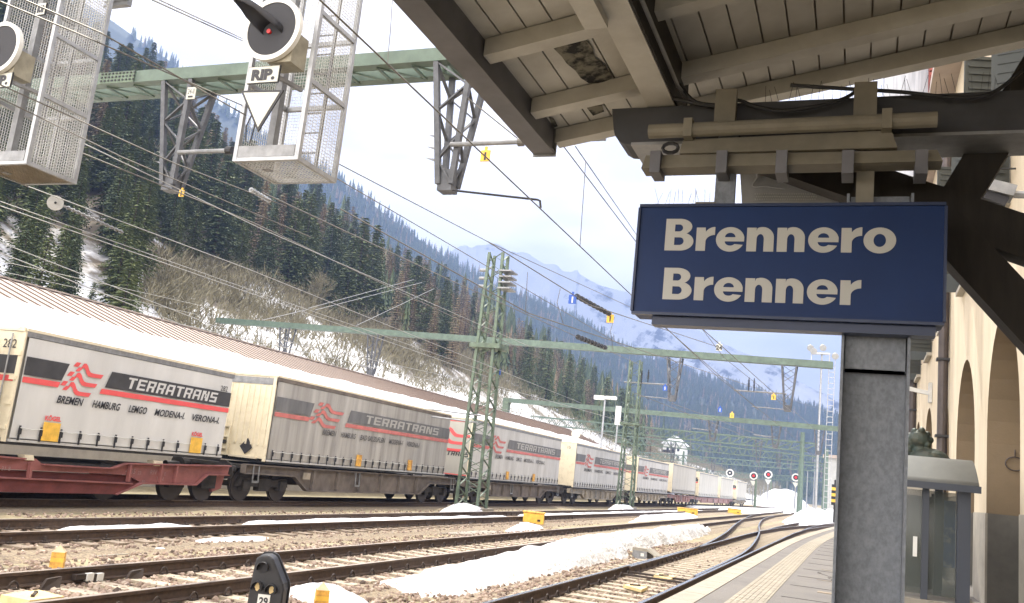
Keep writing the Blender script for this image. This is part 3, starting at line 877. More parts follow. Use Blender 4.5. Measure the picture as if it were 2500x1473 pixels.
def forest_object(name, items, label):
    """the rest of the wood, one object: light conifers built straight into one mesh"""
    V = []; F = []; MI = []; r = random.Random(4)
    for (x, y, z, hgt, kind) in items:
        if kind == 'bush':
            for _ in range(46):
                a = r.uniform(0, 6.283); q = r.random() ** 0.6 * hgt * 0.42; h0 = r.random() * hgt * 0.75; px_, py_ = x + math.cos(a) * q, y + math.sin(a) * q
                l = hgt * r.uniform(0.15, 0.4); d = (r.uniform(-0.6, 0.6) * l, r.uniform(-0.6, 0.6) * l, l); w = 0.035 * hgt * r.uniform(0.3, 1); b2 = r.uniform(0, 6.283); o = len(V)
                V.extend([(px_, py_, z + h0), (px_ + math.cos(b2) * w, py_ + math.sin(b2) * w, z + h0), (px_ + d[0], py_ + d[1], z + h0 + d[2])]); F.append((o, o + 1, o + 2)); MI.append(2)
            continue
        lv = 9; w = hgt * (0.17 if kind != 'larch' else 0.13)
        for i in range(lv):
            t0 = i / lv; z0 = z + hgt * (0.06 + 0.94 * t0); z1 = z + hgt * min(1, 0.06 + 0.94 * (t0 + 1.9 / lv)); R0 = w * (1 - t0) ** 0.9 * r.uniform(0.85, 1.15)
            a0 = r.uniform(0, 6.28); nb = 7
            for k in range(nb):
                a = a0 + 6.283 * k / nb; a2 = a + 0.6; rr = R0 * r.uniform(0.65, 1.15); o = len(V)
                V.extend([(x + math.cos(a) * rr, y + math.sin(a) * rr, z0 - 0.03 * hgt * r.random()), (x + math.cos(a2) * rr * 0.8, y + math.sin(a2) * rr * 0.8, z0 + 0.02 * hgt * r.random()), (x, y, z1)])
                F.append((o, o + 1, o + 2)); MI.append({'spruce': 0, 'larch': 1, 'bush': 2}[kind])
    me = bpy.data.meshes.new(name); me.from_pydata(V, [], F)
    for m_ in (M['needles_b'], M['larch'], M['twig']): me.materials.append(m_)
    me.polygons.foreach_set('material_index', MI)
    o = bpy.data.objects.new(name, me); COL.objects.link(o)
    return tag(o, label, 'forest', kind='stuff')


rest = [(k[1], k[2], k[3], k[5] * (1 if k[4] != 'bush' else 0.8), k[4]) for k in kept if id(k) not in near_ids]
forest_object('forest', rest, 'dense mixed wood covering the upper and farther part of the near slope')
def undergrowth():
    V = []; F = []; r = random.Random(8)
    for _ in range(34000):
        i = r.uniform(24, ncol - 14); v = r.random() ** 1.5 * 0.75
        x, y, z = surf(S1, i, v); px = -900 + 50 * i
        if fbm(x, y, 0.06) < -0.12 and v < 0.2: continue
        if v < 0.16 and px > 520 and r.random() < 0.75: continue
        P_ = proj((x, y, z))
        if 170 < P_[0] < 240 and px < 420: continue
        if P_[1] < interp([(300, 790), (380, 630), (600, 640), (760, 690), (1000, 785), (1200, 880), (1500, 1065)], P_[0]) + 90 * fbm(x, y, 0.025): continue
        h = r.uniform(0.3, 1.3) * (0.6 if v < 0.08 else 1)
        for _ in range(4):
            a = r.uniform(0, 6.283); w = 0.07 * h + 0.03; o = len(V); dx, dy = r.uniform(-1.3, 1.3) * h, r.uniform(-1.3, 1.3) * h; ox, oy = r.uniform(-1, 1), r.uniform(-1, 1)
            V.extend([(x + ox - math.cos(a) * w, y + oy - math.sin(a) * w, z - 0.2), (x + ox + math.cos(a) * w, y + oy + math.sin(a) * w, z - 0.2), (x + ox + dx, y + oy + dy, z + h)]); F.append((o, o + 1, o + 2))
    me = bpy.data.meshes.new('undergrowth'); me.from_pydata(V, [], F); me.materials.append(M['twig'])
    o = bpy.data.objects.new('undergrowth', me); COL.objects.link(o)
    return tag(o, 'tangled brown undergrowth covering the lower slope between the trees', 'undergrowth', kind='stuff')


undergrowth()
far = []
n2 = len(S2)
for _ in range(24000):
    i = rt.uniform(0, n2 - 1.01); v = rt.random() ** 0.75; px = -900 + 30 * i
    if px < 150: continue
    x, y, z = surf(S2, i, v)
    if fbm(x, y, 0.008) > 0.42 and v > 0.6: continue
    far.append((x, y, z, rt.uniform(8, 14), 'larch' if rt.random() < 0.12 else 'spruce'))
forest_object('far_forest', far, 'blue hazy conifer wood covering the middle mountain')
low = []
n3 = len(S3)
for _ in range(7000):
    i = rt.uniform(0, n3 - 1.01); v = rt.random() ** 1.3 * 0.62
    x, y, z = surf(S3, i, v)
    if fbm(x + 50, y, 0.004) + 0.25 < v * 1.0: continue
    low.append((x, y, z, rt.uniform(9, 15), 'spruce'))
forest_object('mountain_forest', low, 'dark blue treeline at the foot of the snowy mountain')

# ------------------------------------------------------------------ goods train
M['tarp'] = mat('silver_grey_tarpaulin', (0.64, 0.64, 0.62), 0.5, 0.0, 0.11, 1.2, 0.012, bscale=1.6, stretch=(1, 1, 0.25))
M['tarp_faded'] = mat('faded_grey_tarpaulin', (0.56, 0.555, 0.53), 0.55, 0, 0, 1.3, 0.014, bscale=1.6, stretch=(1, 1.2, 0.18), col2=(0.43, 0.42, 0.395), detail=8, ramp=(0.3, 0.6))
M['tarp_dirty'] = mat('grimy_grey_tarpaulin', (0.47, 0.455, 0.42), 0.6, 0, 0, 1.6, 0.012, bscale=1.5, col2=(0.24, 0.225, 0.205), stretch=(1, 1.5, 0.12), detail=9, ramp=(0.3, 0.66))
M['tarp_pale'] = mat('pale_beige_tarpaulin', (0.48, 0.465, 0.415), 0.6, 0, 0.1, 1.2, 0.012, stretch=(1, 1, 0.3))
M['lv_black'] = mat('livery_charcoal', (0.05, 0.05, 0.053), 0.5, 0, 0.25, 3)
M['lv_black_f'] = mat('faded_livery_charcoal', (0.15, 0.15, 0.15), 0.65, 0, 0.3, 2.5, stretch=(1, 1, 0.2))
M['lv_red'] = mat('livery_red', (0.80, 0.11, 0.11), 0.5, 0, 0.08, 3)
M['lv_red_f'] = mat('faded_livery_red', (0.55, 0.17, 0.15), 0.65, 0, 0.2, 2.5)
M['lv_grey'] = mat('livery_silver', (0.62, 0.62, 0.61), 0.5)
M['lv_grey_f'] = mat('faded_livery_silver', (0.42, 0.41, 0.38), 0.65)
M['ink'] = mat('black_lettering', (0.035, 0.035, 0.04), 0.6); M['ink_f'] = mat('faded_lettering', (0.13, 0.125, 0.12), 0.7)
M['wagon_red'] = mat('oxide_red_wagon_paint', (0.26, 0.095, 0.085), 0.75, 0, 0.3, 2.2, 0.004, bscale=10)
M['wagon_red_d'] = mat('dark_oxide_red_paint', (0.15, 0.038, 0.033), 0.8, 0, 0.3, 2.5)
M['wagon_grey'] = mat('brown_grimy_wagon', (0.16, 0.135, 0.115), 0.85, 0, 0.35, 2.2, 0.004, bscale=10)
M['wagon_beige'] = mat('dusty_beige_wagon', (0.33, 0.29, 0.23), 0.85, 0, 0.3, 2.2)
M['wagon_pink'] = mat('faded_pink_wagon', (0.33, 0.21, 0.20), 0.85, 0, 0.3, 2.2)
M['bogie'] = mat('oily_bogie_iron', (0.045, 0.04, 0.037), 0.8, 0, 0.4, 5)
M['wheel'] = mat('dark_wheel_steel', (0.07, 0.06, 0.055), 0.6, 0.4)
M['chrome'] = mat('zinc_buckle', (0.5, 0.5, 0.48), 0.4, 0.6)

# flag emblem: a chequered part and three streaming waves, drawn in unit coordinates (0..1 wide, 0..1 high)
def flag_shapes():
    P = []
    for row in range(3):
        oy = 0.70 - row * 0.31; ox = 0.20 - row * 0.075
        P.append([(ox - 0.05, oy + 0.16), (ox + 0.07, oy + 0.16), (ox + 0.02, oy + 0.02), (ox - 0.10, oy + 0.02)])
        P.append([(ox + 0.05, oy + 0.02), (ox + 0.16, oy + 0.02), (ox + 0.10, oy - 0.11), (ox - 0.01, oy - 0.11)])
        top = []; bot = []
        for k in range(11):
            u = k / 10; x = ox + 0.14 + u * 0.62
            yy = oy + 0.19 - 0.30 / (1 + math.exp(-(u - 0.26) * 16)) + 0.02 * u
            if u < 0.1: yy -= 0.03 * (1 - u * 10)
            top.append((x, yy)); bot.append((x - 0.035, yy - 0.125 - 0.02 * (u < 0.2)))
        P.append(top + bot[::-1])
    return P


FLAG = flag_shapes()

# the haulier's heavy slanted capitals as strokes on a 4 x 6 grid
GL = {'T': ([(0, 5, 4, 6), (1.4, 0, 2.6, 5)], 4.2), 'E': ([(0, 0, 1.1, 6), (1.1, 4.9, 4, 6), (1.1, 2.5, 3.6, 3.5), (1.1, 0, 4, 1.1)], 4.2),
      'R': ([(0, 0, 1.1, 6), (1.1, 4.9, 4, 6), (2.9, 3.0, 4, 4.9), (1.1, 2.2, 3.6, 3.2), (2.5, 0, 3.7, 2.2)], 4.3), 'A': ([(0, 0, 1.1, 5.2), (0.4, 4.9, 4, 6), (2.9, 0, 4, 4.9), (1.1, 2.0, 2.9, 3.0)], 4.3),
      'N': ([(0, 0, 1.1, 6), (1.1, 3.9, 2.0, 6), (1.8, 1.6, 2.6, 4.4), (2.9, 0, 4, 6), (2.4, 0.2, 2.9, 2.2)], 4.4), 'S': ([(0, 4.9, 4, 6), (0, 3.4, 1.1, 4.9), (0, 2.5, 4, 3.5), (2.9, 1.1, 4, 2.5), (0, 0, 4, 1.1)], 4.2)}


def logo_word(b, word, org, xd, ud, w, h, lift, nd, shear=0.22):
    tot = sum(GL[c][1] + 0.55 for c in word) - 0.55; sx = w / tot; sy = h / 6.0; x = 0
    for c in word:
        for (x0, y0, x1, y1) in GL[c][0]:
            q = []
            for (a, e) in ((x0, y0), (x1, y0), (x1, y1), (x0, y1)):
                q.append(org + xd * ((x + a) * sx + e * sy * shear) + ud * (e * sy) + nd * lift)
            o = len(b.v); b.v += [tuple(v) for v in q]; b.f.append((o, o + 1, o + 2, o + 3)); b.m.append(b.cur)
        x += GL[c][1] + 0.55
    return b


UZ = Vector((0, 0, 1))


def unit(label, A, B, zb, zt, style, towns, num=None, width=2.5, end='plain', buckles=20, group='silver lorry swap bodies and trailers on the goods train', plates=(), big=False):
    """a curtain-sided body; A and B are the near and far ends of its track-side face (x, y)"""
    A = Vector((A[0], A[1], 0)); B = Vector((B[0], B[1], 0)); xd = (B - A).normalized(); L_ = (B - A).length
    bk = UZ.cross(xd).normalized()                      # away from the viewer, to the far side
    if bk.x > 0: bk = -bk
    out = -bk
    t = thing('curtain_trailer' if big else 'swap_body', label, 'trailer' if big else 'container', (A.x, A.y, zb), group=group)
    H = zt - zb
    dirty = style == 'dirty'; faded = style in ('dirty', 'faded')
    mt = M['tarp_dirty'] if dirty else M['tarp_pale'] if style == 'blank' else M['tarp_faded'] if style == 'faded' else M['tarp']
    mb_, mr_, mg_, mi_ = (M['lv_black_f'], M['lv_red_f'], M['lv_grey_f'], M['ink_f']) if faded else (M['lv_black'], M['lv_red'], M['lv_grey'], M['ink'])

    def P(u, z, o=0.0): return A + xd * u + UZ * z + out * o

    def quad(b, u0, z0, u1, z1, o, s0=0.0, s1=None):
        s1 = s0 if s1 is None else s1
        return b.add([P(u0, z0, o), P(u1, z0, o), P(u1 + s1 * (z1 - z0), z1, o), P(u0 + s0 * (z1 - z0), z1, o)], [(0, 1, 2, 3)])
    def block(u0, u1, z0, z1, o0, o1, b=None):
        b = b or MB()
        return b.prism([P(u0, z0, o0), P(u1, z0, o0), P(u1, z0, o1), P(u0, z0, o1)], (0, 0, z1 - z0))
    # side curtain with slight billows
    b = MB(); nu, nv = max(12, int(L_ * 4)), 6; rr = random.Random(int(L_ * 100))
    ph = [rr.uniform(0, 6) for _ in range(4)]
    for i in range(nu + 1):
        for k in range(nv + 1):
            u = 0.06 + (L_ - 0.12) * i / nu; v = k / nv
            o = 0.010 * math.sin(u * 5.0 + ph[0]) * math.sin(math.pi * v) + 0.006 * math.sin(u * 11 + ph[1]) * (1 - v) if style != 'plain' else 0
            b.v.append(tuple(P(u, zb + 0.14 + (H - 0.32) * v, o)))
    for i in range(nu):
        for k in range(nv): b.f.append((i * (nv + 1) + k, (i + 1) * (nv + 1) + k, (i + 1) * (nv + 1) + k + 1, i * (nv + 1) + k + 1)); b.m.append(0)
    cur = b.build('side_curtain', mt, t, smooth=True)
    # body behind it
    block(0.05, L_ - 0.03, zb + 0.1, zt - 0.05, -width, -0.06).build('body', M['tarp_pale'], t)
    block(-0.0, L_, zt - 0.17, zt - 0.06, -0.05, 0.012).build('curtain_rail', M['galv_dull'] if not dirty else M['wagon_grey'], t)
    block(-0.02, L_ + 0.0, zt - 0.06, zt + 0.0, -width - 0.02, 0.02).build('roof', M['cream_paint'], t)
    block(0, L_, zb, zb + 0.12, -width, -0.02).build('floor_frame', M['black'], t)
    block(0.02, L_ - 0.02, zb + 0.06, zb + 0.115, -0.02, 0.02).build('side_rail', M['alu'], t)
    # livery
    O = 0.022
    z0, z1 = zb + H * 0.60, zb + H * 0.76
    rz0, rz1 = zb + H * 0.535, zb + H * 0.585
    f0 = L_ * 0.155; f1 = L_ * 0.335
    if style != 'blank':
        quad(quad(MB(), 0.08, z0, f0, z1, O, 0, 0.35), f1, z0, L_ - 0.05, z1, O, 0.35, 0).build('livery_band', mb_, cur)
        quad(quad(MB(), 0.08, rz0, f0 - 0.06, rz1, O, 0, 0.35), f1 - 0.12, rz0, L_ - 0.05, rz1, O, 0.35, 0).build('livery_stripe', mr_, cur)
        b = MB(); fw = (f1 - f0) * 0.86; fh = H * 0.30; o_ = P(f0 + 0.02, zb + H * 0.53, O)
        for poly in FLAG:
            o = len(b.v); b.v += [tuple(o_ + xd * (x * fw + y * fh * 0.22) + UZ * (y * fh)) for x, y in poly]
            m_ = len(poly)
            if m_ == 4: b.f.append((o + 3, o + 2, o + 1, o)); b.m.append(0)
            else:
                h_ = m_ // 2
                for k in range(h_ - 1): b.f.append((o + k, o + k + 1, o + m_ - 2 - k, o + m_ - 1 - k)); b.m.append(0)
        b.build('flag_emblem', mr_, cur)
        lw = (L_ - f1) * 0.72
        logo_word(MB(), 'TERRATRANS', P(f1 + (L_ - f1) * 0.14, z0 + (z1 - z0) * 0.16), xd, UZ, lw, (z1 - z0) * 0.68, O + 0.006, out).build('haulier_name', mg_, cur)
        if towns:
            s = 0.20 * H / 2.4; u = L_ * 0.15 if not big else L_ * 0.22; k = len(''.join(towns)) + 2.2 * (len(towns) - 1); w_ = (L_ - u) * (0.93 if not big else 0.72)
            for tw in towns:
                ww = w_ * len(tw) / k
                txt(tw, s * 1.15, mi_, cur, P(u, zb + H * 0.40, 0), xd, UZ, 'town_name', bold=0.005, shear=0.25, width=ww, lift=O + 0.003); u += w_ * (len(tw) + 2.2) / k
    # buckles and straps along the bottom
    for k in range(buckles):
        u = 0.25 + (L_ - 0.5) * k / (buckles - 1)
        if any(abs(u - pu * L_) < 0.16 for pu in plates): continue
        bb = block(u - 0.022, u + 0.022, zb + 0.10, zb + 0.40, 0.022, 0.034)
        block(u - 0.04, u + 0.04, zb + 0.22, zb + 0.34, 0.034, 0.05, bb)
        bb.build('buckle_strap', M['black'], t)
    b = MB()
    for k in range(buckles - 1):
        u0 = 0.25 + (L_ - 0.5) * k / (buckles - 1); u1 = 0.25 + (L_ - 0.5) * (k + 1) / (buckles - 1)
        b.tube([P(u0, zb + 0.36, 0.04), P((u0 + u1) / 2, zb + 0.335, 0.04), P(u1, zb + 0.36, 0.04)], 0.008, 4)
    b.build('customs_rope', M['white'], t)
    for pu in plates:
        p = block(pu * L_ - 0.21 * (1.0 if not big else 0.8), pu * L_ + 0.21 * (1.0 if not big else 0.8), zb + 0.13, zb + 0.52, 0.03, 0.055).build('grab_plate', M['yellow_worn'] if big else M['yellow'], t)
        if not big: txt('KÖGEL', 0.13, M['lv_red'], cur, P(pu * L_ - 0.2, zb + 0.56, 0), xd, UZ, 'maker_name', bold=0.006, width=0.42, lift=O)
    # end wall facing the viewer
    hw = width - 0.06
    def EP(w, z, o=0.0): return A + bk * w + UZ * z - xd * o
    e = MB().add([EP(0, zb + 0.06), EP(hw, zb + 0.06), EP(hw, zt - 0.07), EP(0, zt - 0.07)], [(0, 1, 2, 3)])
    if end == 'ribs':
        for k in range(12):
            w = 0.12 + k * 0.2; e.prism([EP(w, zb + 0.5), EP(w + 0.1, zb + 0.5), EP(w + 0.08, zb + 0.5, 0.03), EP(w + 0.02, zb + 0.5, 0.03)], (0, 0, H - 0.85))
    ew = e.build('end_wall', M['cream_paint'] if end != 'flag' else M['tarp_pale'], t)
    for w in (0, hw - 0.1): MB().prism([EP(w, zb + 0.05, 0.0), EP(w + 0.1, zb + 0.05, 0.0), EP(w + 0.1, zb + 0.05, 0.04), EP(w, zb + 0.05, 0.04)], (0, 0, H - 0.12)).build('corner_post', M['cream_paint'], t)
    wx = -bk
    if end == 'doors':
        d = MB().add([EP(0.12, z0, .006), EP(hw - 0.1, z0, .006), EP(hw - 0.1, z1, .006), EP(0.12, z1, .006)], [(0, 1, 2, 3)]).build('end_livery_band', mb_, ew)
        MB().add([EP(0.12, rz0, .006), EP(hw - 0.1, rz0, .006), EP(hw - 0.1, rz1, .006), EP(0.12, rz1, .006)], [(0, 1, 2, 3)]).build('end_livery_stripe', mr_, ew)
        for w in (0.35, 0.95): MB().tube([EP(w, zb + 0.1, 0.05), EP(w, zt - 0.12, 0.05)], 0.018, 6).build('lock_bar', M['galv'], ew)
        hg = MB()
        for k in range(5): hg.prism([EP(0.02, zb + 0.3 + k * 0.5, 0.04), EP(0.2, zb + 0.3 + k * 0.5, 0.04), EP(0.2, zb + 0.3 + k * 0.5, 0.065), EP(0.02, zb + 0.3 + k * 0.5, 0.065)], (0, 0, 0.09))
        hg.build('door_hinge', M['cream_paint'], ew)
    if end == 'flag':
        b = MB(); o_ = EP(2.1, zb + H * 0.48, 0.01)
        for poly in FLAG:
            o = len(b.v); b.v += [tuple(o_ + wx * (x * 2.0 + y * 0.2) + UZ * (y * 1.05)) for x, y in poly]; m_ = len(poly)
            if m_ == 4: b.f.append((o + 3, o + 2, o + 1, o)); b.m.append(0)
            else:
                for k in range(m_ // 2 - 1): b.f.append((o + k, o + k + 1, o + m_ - 2 - k, o + m_ - 1 - k)); b.m.append(0)
        b.build('flag_emblem', M['lv_red'], ew)
        logo_word(MB(), 'TERRATRANS', EP(2.3, zb + H * 0.36, 0), wx, UZ, 2.2, 0.2, 0.01, -xd).build('haulier_name', M['ink'], ew)
        for z in (zb + 0.14, zt - 0.2): MB().prism([EP(0.1, z, 0), EP(hw, z, 0), EP(hw, z, 0.01), EP(0.1, z, 0.01)], (0, 0, 0.04)).build('end_livery_stripe', M['lv_red'], ew)
    if num:
        txt(num, 0.26, M['ink'], ew, EP(0.62, zt - 0.42 if end != 'ribs' else zt - 0.27, 0.0), wx, UZ, 'number', lift=0.012)
        if not big: txt(num, 0.2, M['ink'], cur, P(L_ - 0.52, zt - 0.55, 0), xd, UZ, 'number', lift=O)
    if end == 'ribs':
        MB().prism([EP(0, zt - 0.3, 0), EP(hw, zt - 0.3, 0), EP(hw, zt - 0.3, 0.02), EP(0, zt - 0.3, 0.02)], (0, 0, 0.2)).build('header_panel', M['galv_dull'], ew)
        bx = MB()
        for z in (0.0, 0.18, 0.52, 0.82): bx.prism([EP(1.35, zb + 0.12 + z, 0), EP(2.0, zb + 0.12 + z, 0), EP(2.0, zb + 0.12 + z, 0.08), EP(1.35, zb + 0.12 + z, 0.08)], (0, 0, 0.05))
        for w in (1.33, 2.0): bx.prism([EP(w, zb + 0.12, 0), EP(w + 0.04, zb + 0.12, 0), EP(w + 0.04, zb + 0.12, 0.1), EP(w, zb + 0.12, 0.1)], (0, 0, 0.85))
        bx.build('connector_shelf', M['cream_paint'], ew)
        for w in (1.5, 1.66, 1.82): MB().disc(EP(w, zb + 0.5, 0.06), xd, 0.06, 0.06, 12).build('coupling_head', M['black'], ew)
        MB().add([EP(0.95, zb + 0.42, .03), EP(0.72, zb + 0.2, .04), EP(0.5, zb + 0.4, .03), EP(0.7, zb + 0.68, .02)], [(0, 1, 2, 3)]).build('black_flap', M['black_matt'], ew)
        MB().prism([EP(0.3, zb + 0.1, 0), EP(1.25, zb + 0.1, 0), EP(1.25, zb + 0.1, 0.1), EP(0.3, zb + 0.1, 0.1)], (0, 0, 0.06)).build('end_step', M['cream_paint'], ew)
    return t


def wagon(label, A, B, zdeck, mt, kind='belly', inset=0.18, width=2.4, group='flat wagons of the goods train'):
    """A, B: ends of the track-side frame line"""
    A = Vector((A[0], A[1], 0)); B = Vector((B[0], B[1], 0)); xd = (B - A).normalized(); L_ = (B - A).length
    bk = UZ.cross(xd).normalized()
    if bk.x > 0: bk = -bk
    t = thing('freight_wagon', label, 'freight wagon', (A.x, A.y, 0), group=group)

    def P(u, z, o=0.0): return A + xd * u + UZ * z + bk * (o + inset)
    zt = zdeck - 0.05
    side = [(0, zt), (L_, zt), (L_, zt - 0.24), (L_ - 2.5, zt - 0.26), (L_ - 3.3, 0.36), (3.3, 0.36), (2.5, zt - 0.26), (0, zt - 0.24)]
    for o in (0, width - 0.1):
        s = MB().prism([P(u, z, o) for u, z in side], bk * 0.07).build('side_sill', mt, t)
        if o == 0:
            f = MB()
            for (u0, z0), (u1, z1) in zip(side, side[1:] + side[:1]): f.bar(P(u0, z0, -0.05), P(u1, z1, -0.05), 0.14, 0.035)
            f.build('flange', mt, s)
            for k in range(6):
                u = 3.6 + (L_ - 7.2) * k / 5
                MB().prism([P(u - 0.05, 0.42, -0.11), P(u + 0.05, 0.42, -0.11), P(u + 0.05, 0.42, 0), P(u - 0.05, 0.42, 0)], (0, 0, zt - 0.5)).build('stiffener', mt, s)
    MB().prism([P(0, zt - 0.12, 0.07), P(L_, zt - 0.12, 0.07), P(L_, zt - 0.12, width - 0.1), P(0, zt - 0.12, width - 0.1)], (0, 0, 0.1)).build('deck', M['bogie'], t)
    for c in (1.35, L_ - 1.35):
        bg_ = MB()
        bg_.prism([P(c - 1.25, 0.42, 0.18), P(c + 1.25, 0.42, 0.18), P(c + 1.15, 0.72, 0.18), P(c + 0.4, 0.62, 0.18), P(c - 0.4, 0.62, 0.18), P(c - 1.15, 0.72, 0.18)], bk * 0.1)
        bg_.prism([P(c - 0.25, 0.3, 0.14), P(c + 0.25, 0.3, 0.14), P(c + 0.3, 0.66, 0.14), P(c - 0.3, 0.66, 0.14)], bk * 0.2)
        for e in (-0.9, 0.9): bg_.prism([P(c + e - 0.17, 0.32, 0.1), P(c + e + 0.17, 0.32, 0.1), P(c + e + 0.15, 0.6, 0.1), P(c + e - 0.15, 0.6, 0.1)], bk * 0.2)
        bo = bg_.build('bogie', M['bogie'], t)
        for e in (-0.9, 0.9):
            for o in (0.34, width - 0.62):
                MB().disc(P(c + e, 0.46, o), bk, 0.46, 0.1, 24).disc(P(c + e, 0.46, o), bk, 0.5, 0.03, 24).build('wheel', M['wheel'], bo)
            MB().tube([P(c + e, 0.46, 0.2), P(c + e, 0.46, width - 0.5)], 0.08, 8).build('axle', M['bogie'], bo)
    for u, s in ((0, -1), (L_, 1)):
        for o in (0.3, width - 0.5):
            MB().tube([P(u, zt - 0.14, o), P(u + s * 0.45, zt - 0.14, o)], 0.1, 10).disc(P(u + s * 0.45, zt - 0.14, o), xd, 0.22, 0.05, 20).build('buffer', M['bogie'], t)
    # plates, steps and chain hooks seen on the sill
    for u in (0.35, L_ * 0.42, L_ - 0.45):
        MB().prism([P(u, zt - 0.5, -0.14), P(u + 0.3, zt - 0.5, -0.14), P(u + 0.3, zt - 0.5, -0.12), P(u, zt - 0.5, -0.12)], (0, 0, 0.06)).bar(P(u + 0.02, zt - 0.5, -0.13), P(u + 0.02, zt, -0.1), 0.03).bar(P(u + 0.28, zt - 0.5, -0.13), P(u + 0.28, zt, -0.1), 0.03).build('foot_step', M['galv_dull'], t)
    MB().prism([P(L_ * 0.2, zt - 0.33, -0.115), P(L_ * 0.2 + 0.4, zt - 0.33, -0.115), P(L_ * 0.2 + 0.4, zt - 0.33, -0.11), P(L_ * 0.2, zt - 0.33, -0.11)], (0, 0, 0.2)).build('data_plate', M['wagon_beige'], t)
    for u in (L_ * 0.3, L_ * 0.55, L_ * 0.72):
        MB().prism([P(u - 0.09, zt - 0.02, -0.06), P(u + 0.09, zt - 0.02, -0.06), P(u + 0.09, zt - 0.02, 0.1), P(u - 0.09, zt - 0.02, 0.1)], (0, 0, 0.12)).build('twist_lock', M['bogie'], t)
    return t


FX = -15.95
_before = set(COL.objects)
unit('clean silver swap body 282 on the red pocket wagon, leftmost in full view', (FX, 13.62), (FX, 20.38), 1.13, 3.50, 'clean', ['BREMEN', 'HAMBURG', 'LEMGO', 'MODENA-I.', 'VERONA-I.'], num='282', end='doors', buckles=13, plates=(0.15, 0.83))
unit('grimy streaked trailer 469 with cream ribbed end wall and dull lettering', (FX, 22.36), (FX, 34.88), 1.12, 3.70, 'dirty', ['BREMEN', 'HAMBURG', 'BAD SALZUFLEN', 'MODENA-I', 'VERONA-I'], num='469', end='ribs', buckles=25, plates=(0.42, 0.73), big=True)
unit('silver trailer with a large red flag on its end, just behind the nearest lattice mast', (FX, 37.4), (FX, 50.6), 1.06, 3.76, 'faded', ['BREMEN', 'HAMBURG', 'LEMGO', 'MODENA-I.', 'VERONA-I.'], end='flag', buckles=26, plates=(0.36, 0.66), big=True)
def ab(px0, px1, y0, x0, x1=None):
    """track-side face points standing at the given distances, on the sight lines of two picture columns"""
    r0, r1 = ray(px0, 1180), ray(px1, 1190); a = (x0, x0 * r0.y / r0.x); c = (x1 or x0, (x1 or x0) * r1.y / r1.x); return a, c
a_, c_ = ab(1400, 1523, 0, -15.85, -15.7)
unit('silver swap body with plain white end post, between the two lattice masts', a_, c_, 0.98, 3.72, 'faded', ['BREMEN', 'HAMBURG', 'LEMGO', 'VERONA-I.'], num='15', end='plain', buckles=24)
a_, c_ = ab(1555, 1630, 0, -15.6, -15.35)
unit('silver swap body with black and red banded end, just right of the second lattice mast', a_, c_, 0.97, 3.66, 'faded', ['BREMEN', 'HAMBURG', 'VERONA-I.'], end='doors', buckles=20)
a_, c_ = ab(1641, 1697, 0, -15.3, -15.1)
unit('pale unlettered beige trailer right of the banded silver swap body', a_, c_, 1.12, 3.78, 'blank', None, end='plain', buckles=20, big=True)
a_, c_ = ab(1707, 1753, 0, -15.1, -14.9)
unit('small pale swap body third from the far end of the train', a_, c_, 0.95, 3.5, 'blank', None, end='doors', buckles=12)
a_, c_ = ab(1760, 1790, 0, -14.9, -14.6)
unit('small pale swap body second from the far end of the train', a_, c_, 0.9, 3.42, 'blank', None, end='plain', buckles=10)
a_, c_ = ab(1800, 1823, 0, -14.6, -14.3)
unit('small pale swap body at the far end of the train', a_, c_, 0.85, 3.36, 'blank', None, end='doors', buckles=10)
unit('swap body mostly outside the picture, in front of number 282 on the train', (FX, 5.0), (FX, 12.6), 1.13, 3.5, 'clean', None, end='doors', buckles=13)

# red pocket wagon with its stepped side frame, drawn in the plane of the frame
t = thing('freight_wagon', 'red pocket wagon with stepped side frames under the clean silver swap body', 'freight wagon', (FX, 13, 0), group='flat wagons of the goods train')
def fp(px, py, o=0.0): p = onx(px, py, FX - 0.05 - o); return p
def plate(pts, o, th, name, m, par): return MB().prism([fp(x, y, o) for x, y in pts], (-th, 0, 0)).build(name, m, par)
up = plate([(-320, 1090), (-60, 1108), (60, 1120), (62, 1124), (88, 1120), (104, 1134), (272, 1144), (308, 1132), (462, 1138), (480, 1134), (561, 1138), (556, 1159), (505, 1158), (476, 1183), (345, 1179), (310, 1160), (-320, 1130)], 0.0, 0.06, 'side_frame', M['wagon_red'], t)
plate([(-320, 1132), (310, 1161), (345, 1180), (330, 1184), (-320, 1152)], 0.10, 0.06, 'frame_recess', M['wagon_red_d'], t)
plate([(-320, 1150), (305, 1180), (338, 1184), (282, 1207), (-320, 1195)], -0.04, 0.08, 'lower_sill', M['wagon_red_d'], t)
b = MB()
for (p, q) in (((-320, 1090), (60, 1120)), ((104, 1134), (272, 1144)), ((272, 1144), (308, 1132)), ((308, 1132), (561, 1138)), ((345, 1180), (476, 1184)), ((476, 1184), (505, 1159)), ((282, 1207), (345, 1180)), ((-320, 1151), (320, 1181)), ((505, 1159), (556, 1160))):
    b.bar(fp(*p, -0.05), fp(*q, -0.05), 0.12, 0.03)
b.build('flange', M['wagon_red'], up)
for px in (75, 318, 395, 432): MB().bar(fp(px, 1128 + px * 0.02, -0.05), fp(px - 6, 1170 + px * 0.02, -0.05), 0.09, 0.06).build('stiffener', M['wagon_red'], up)
for px in (60, 375): plate([(px, 1108 + px * 0.045), (px + 22, 1109 + px * 0.045), (px + 24, 1122 + px * 0.045), (px + 2, 1121 + px * 0.045)], -0.03, 0.2, 'locating_bracket', M['cream_paint'], t)
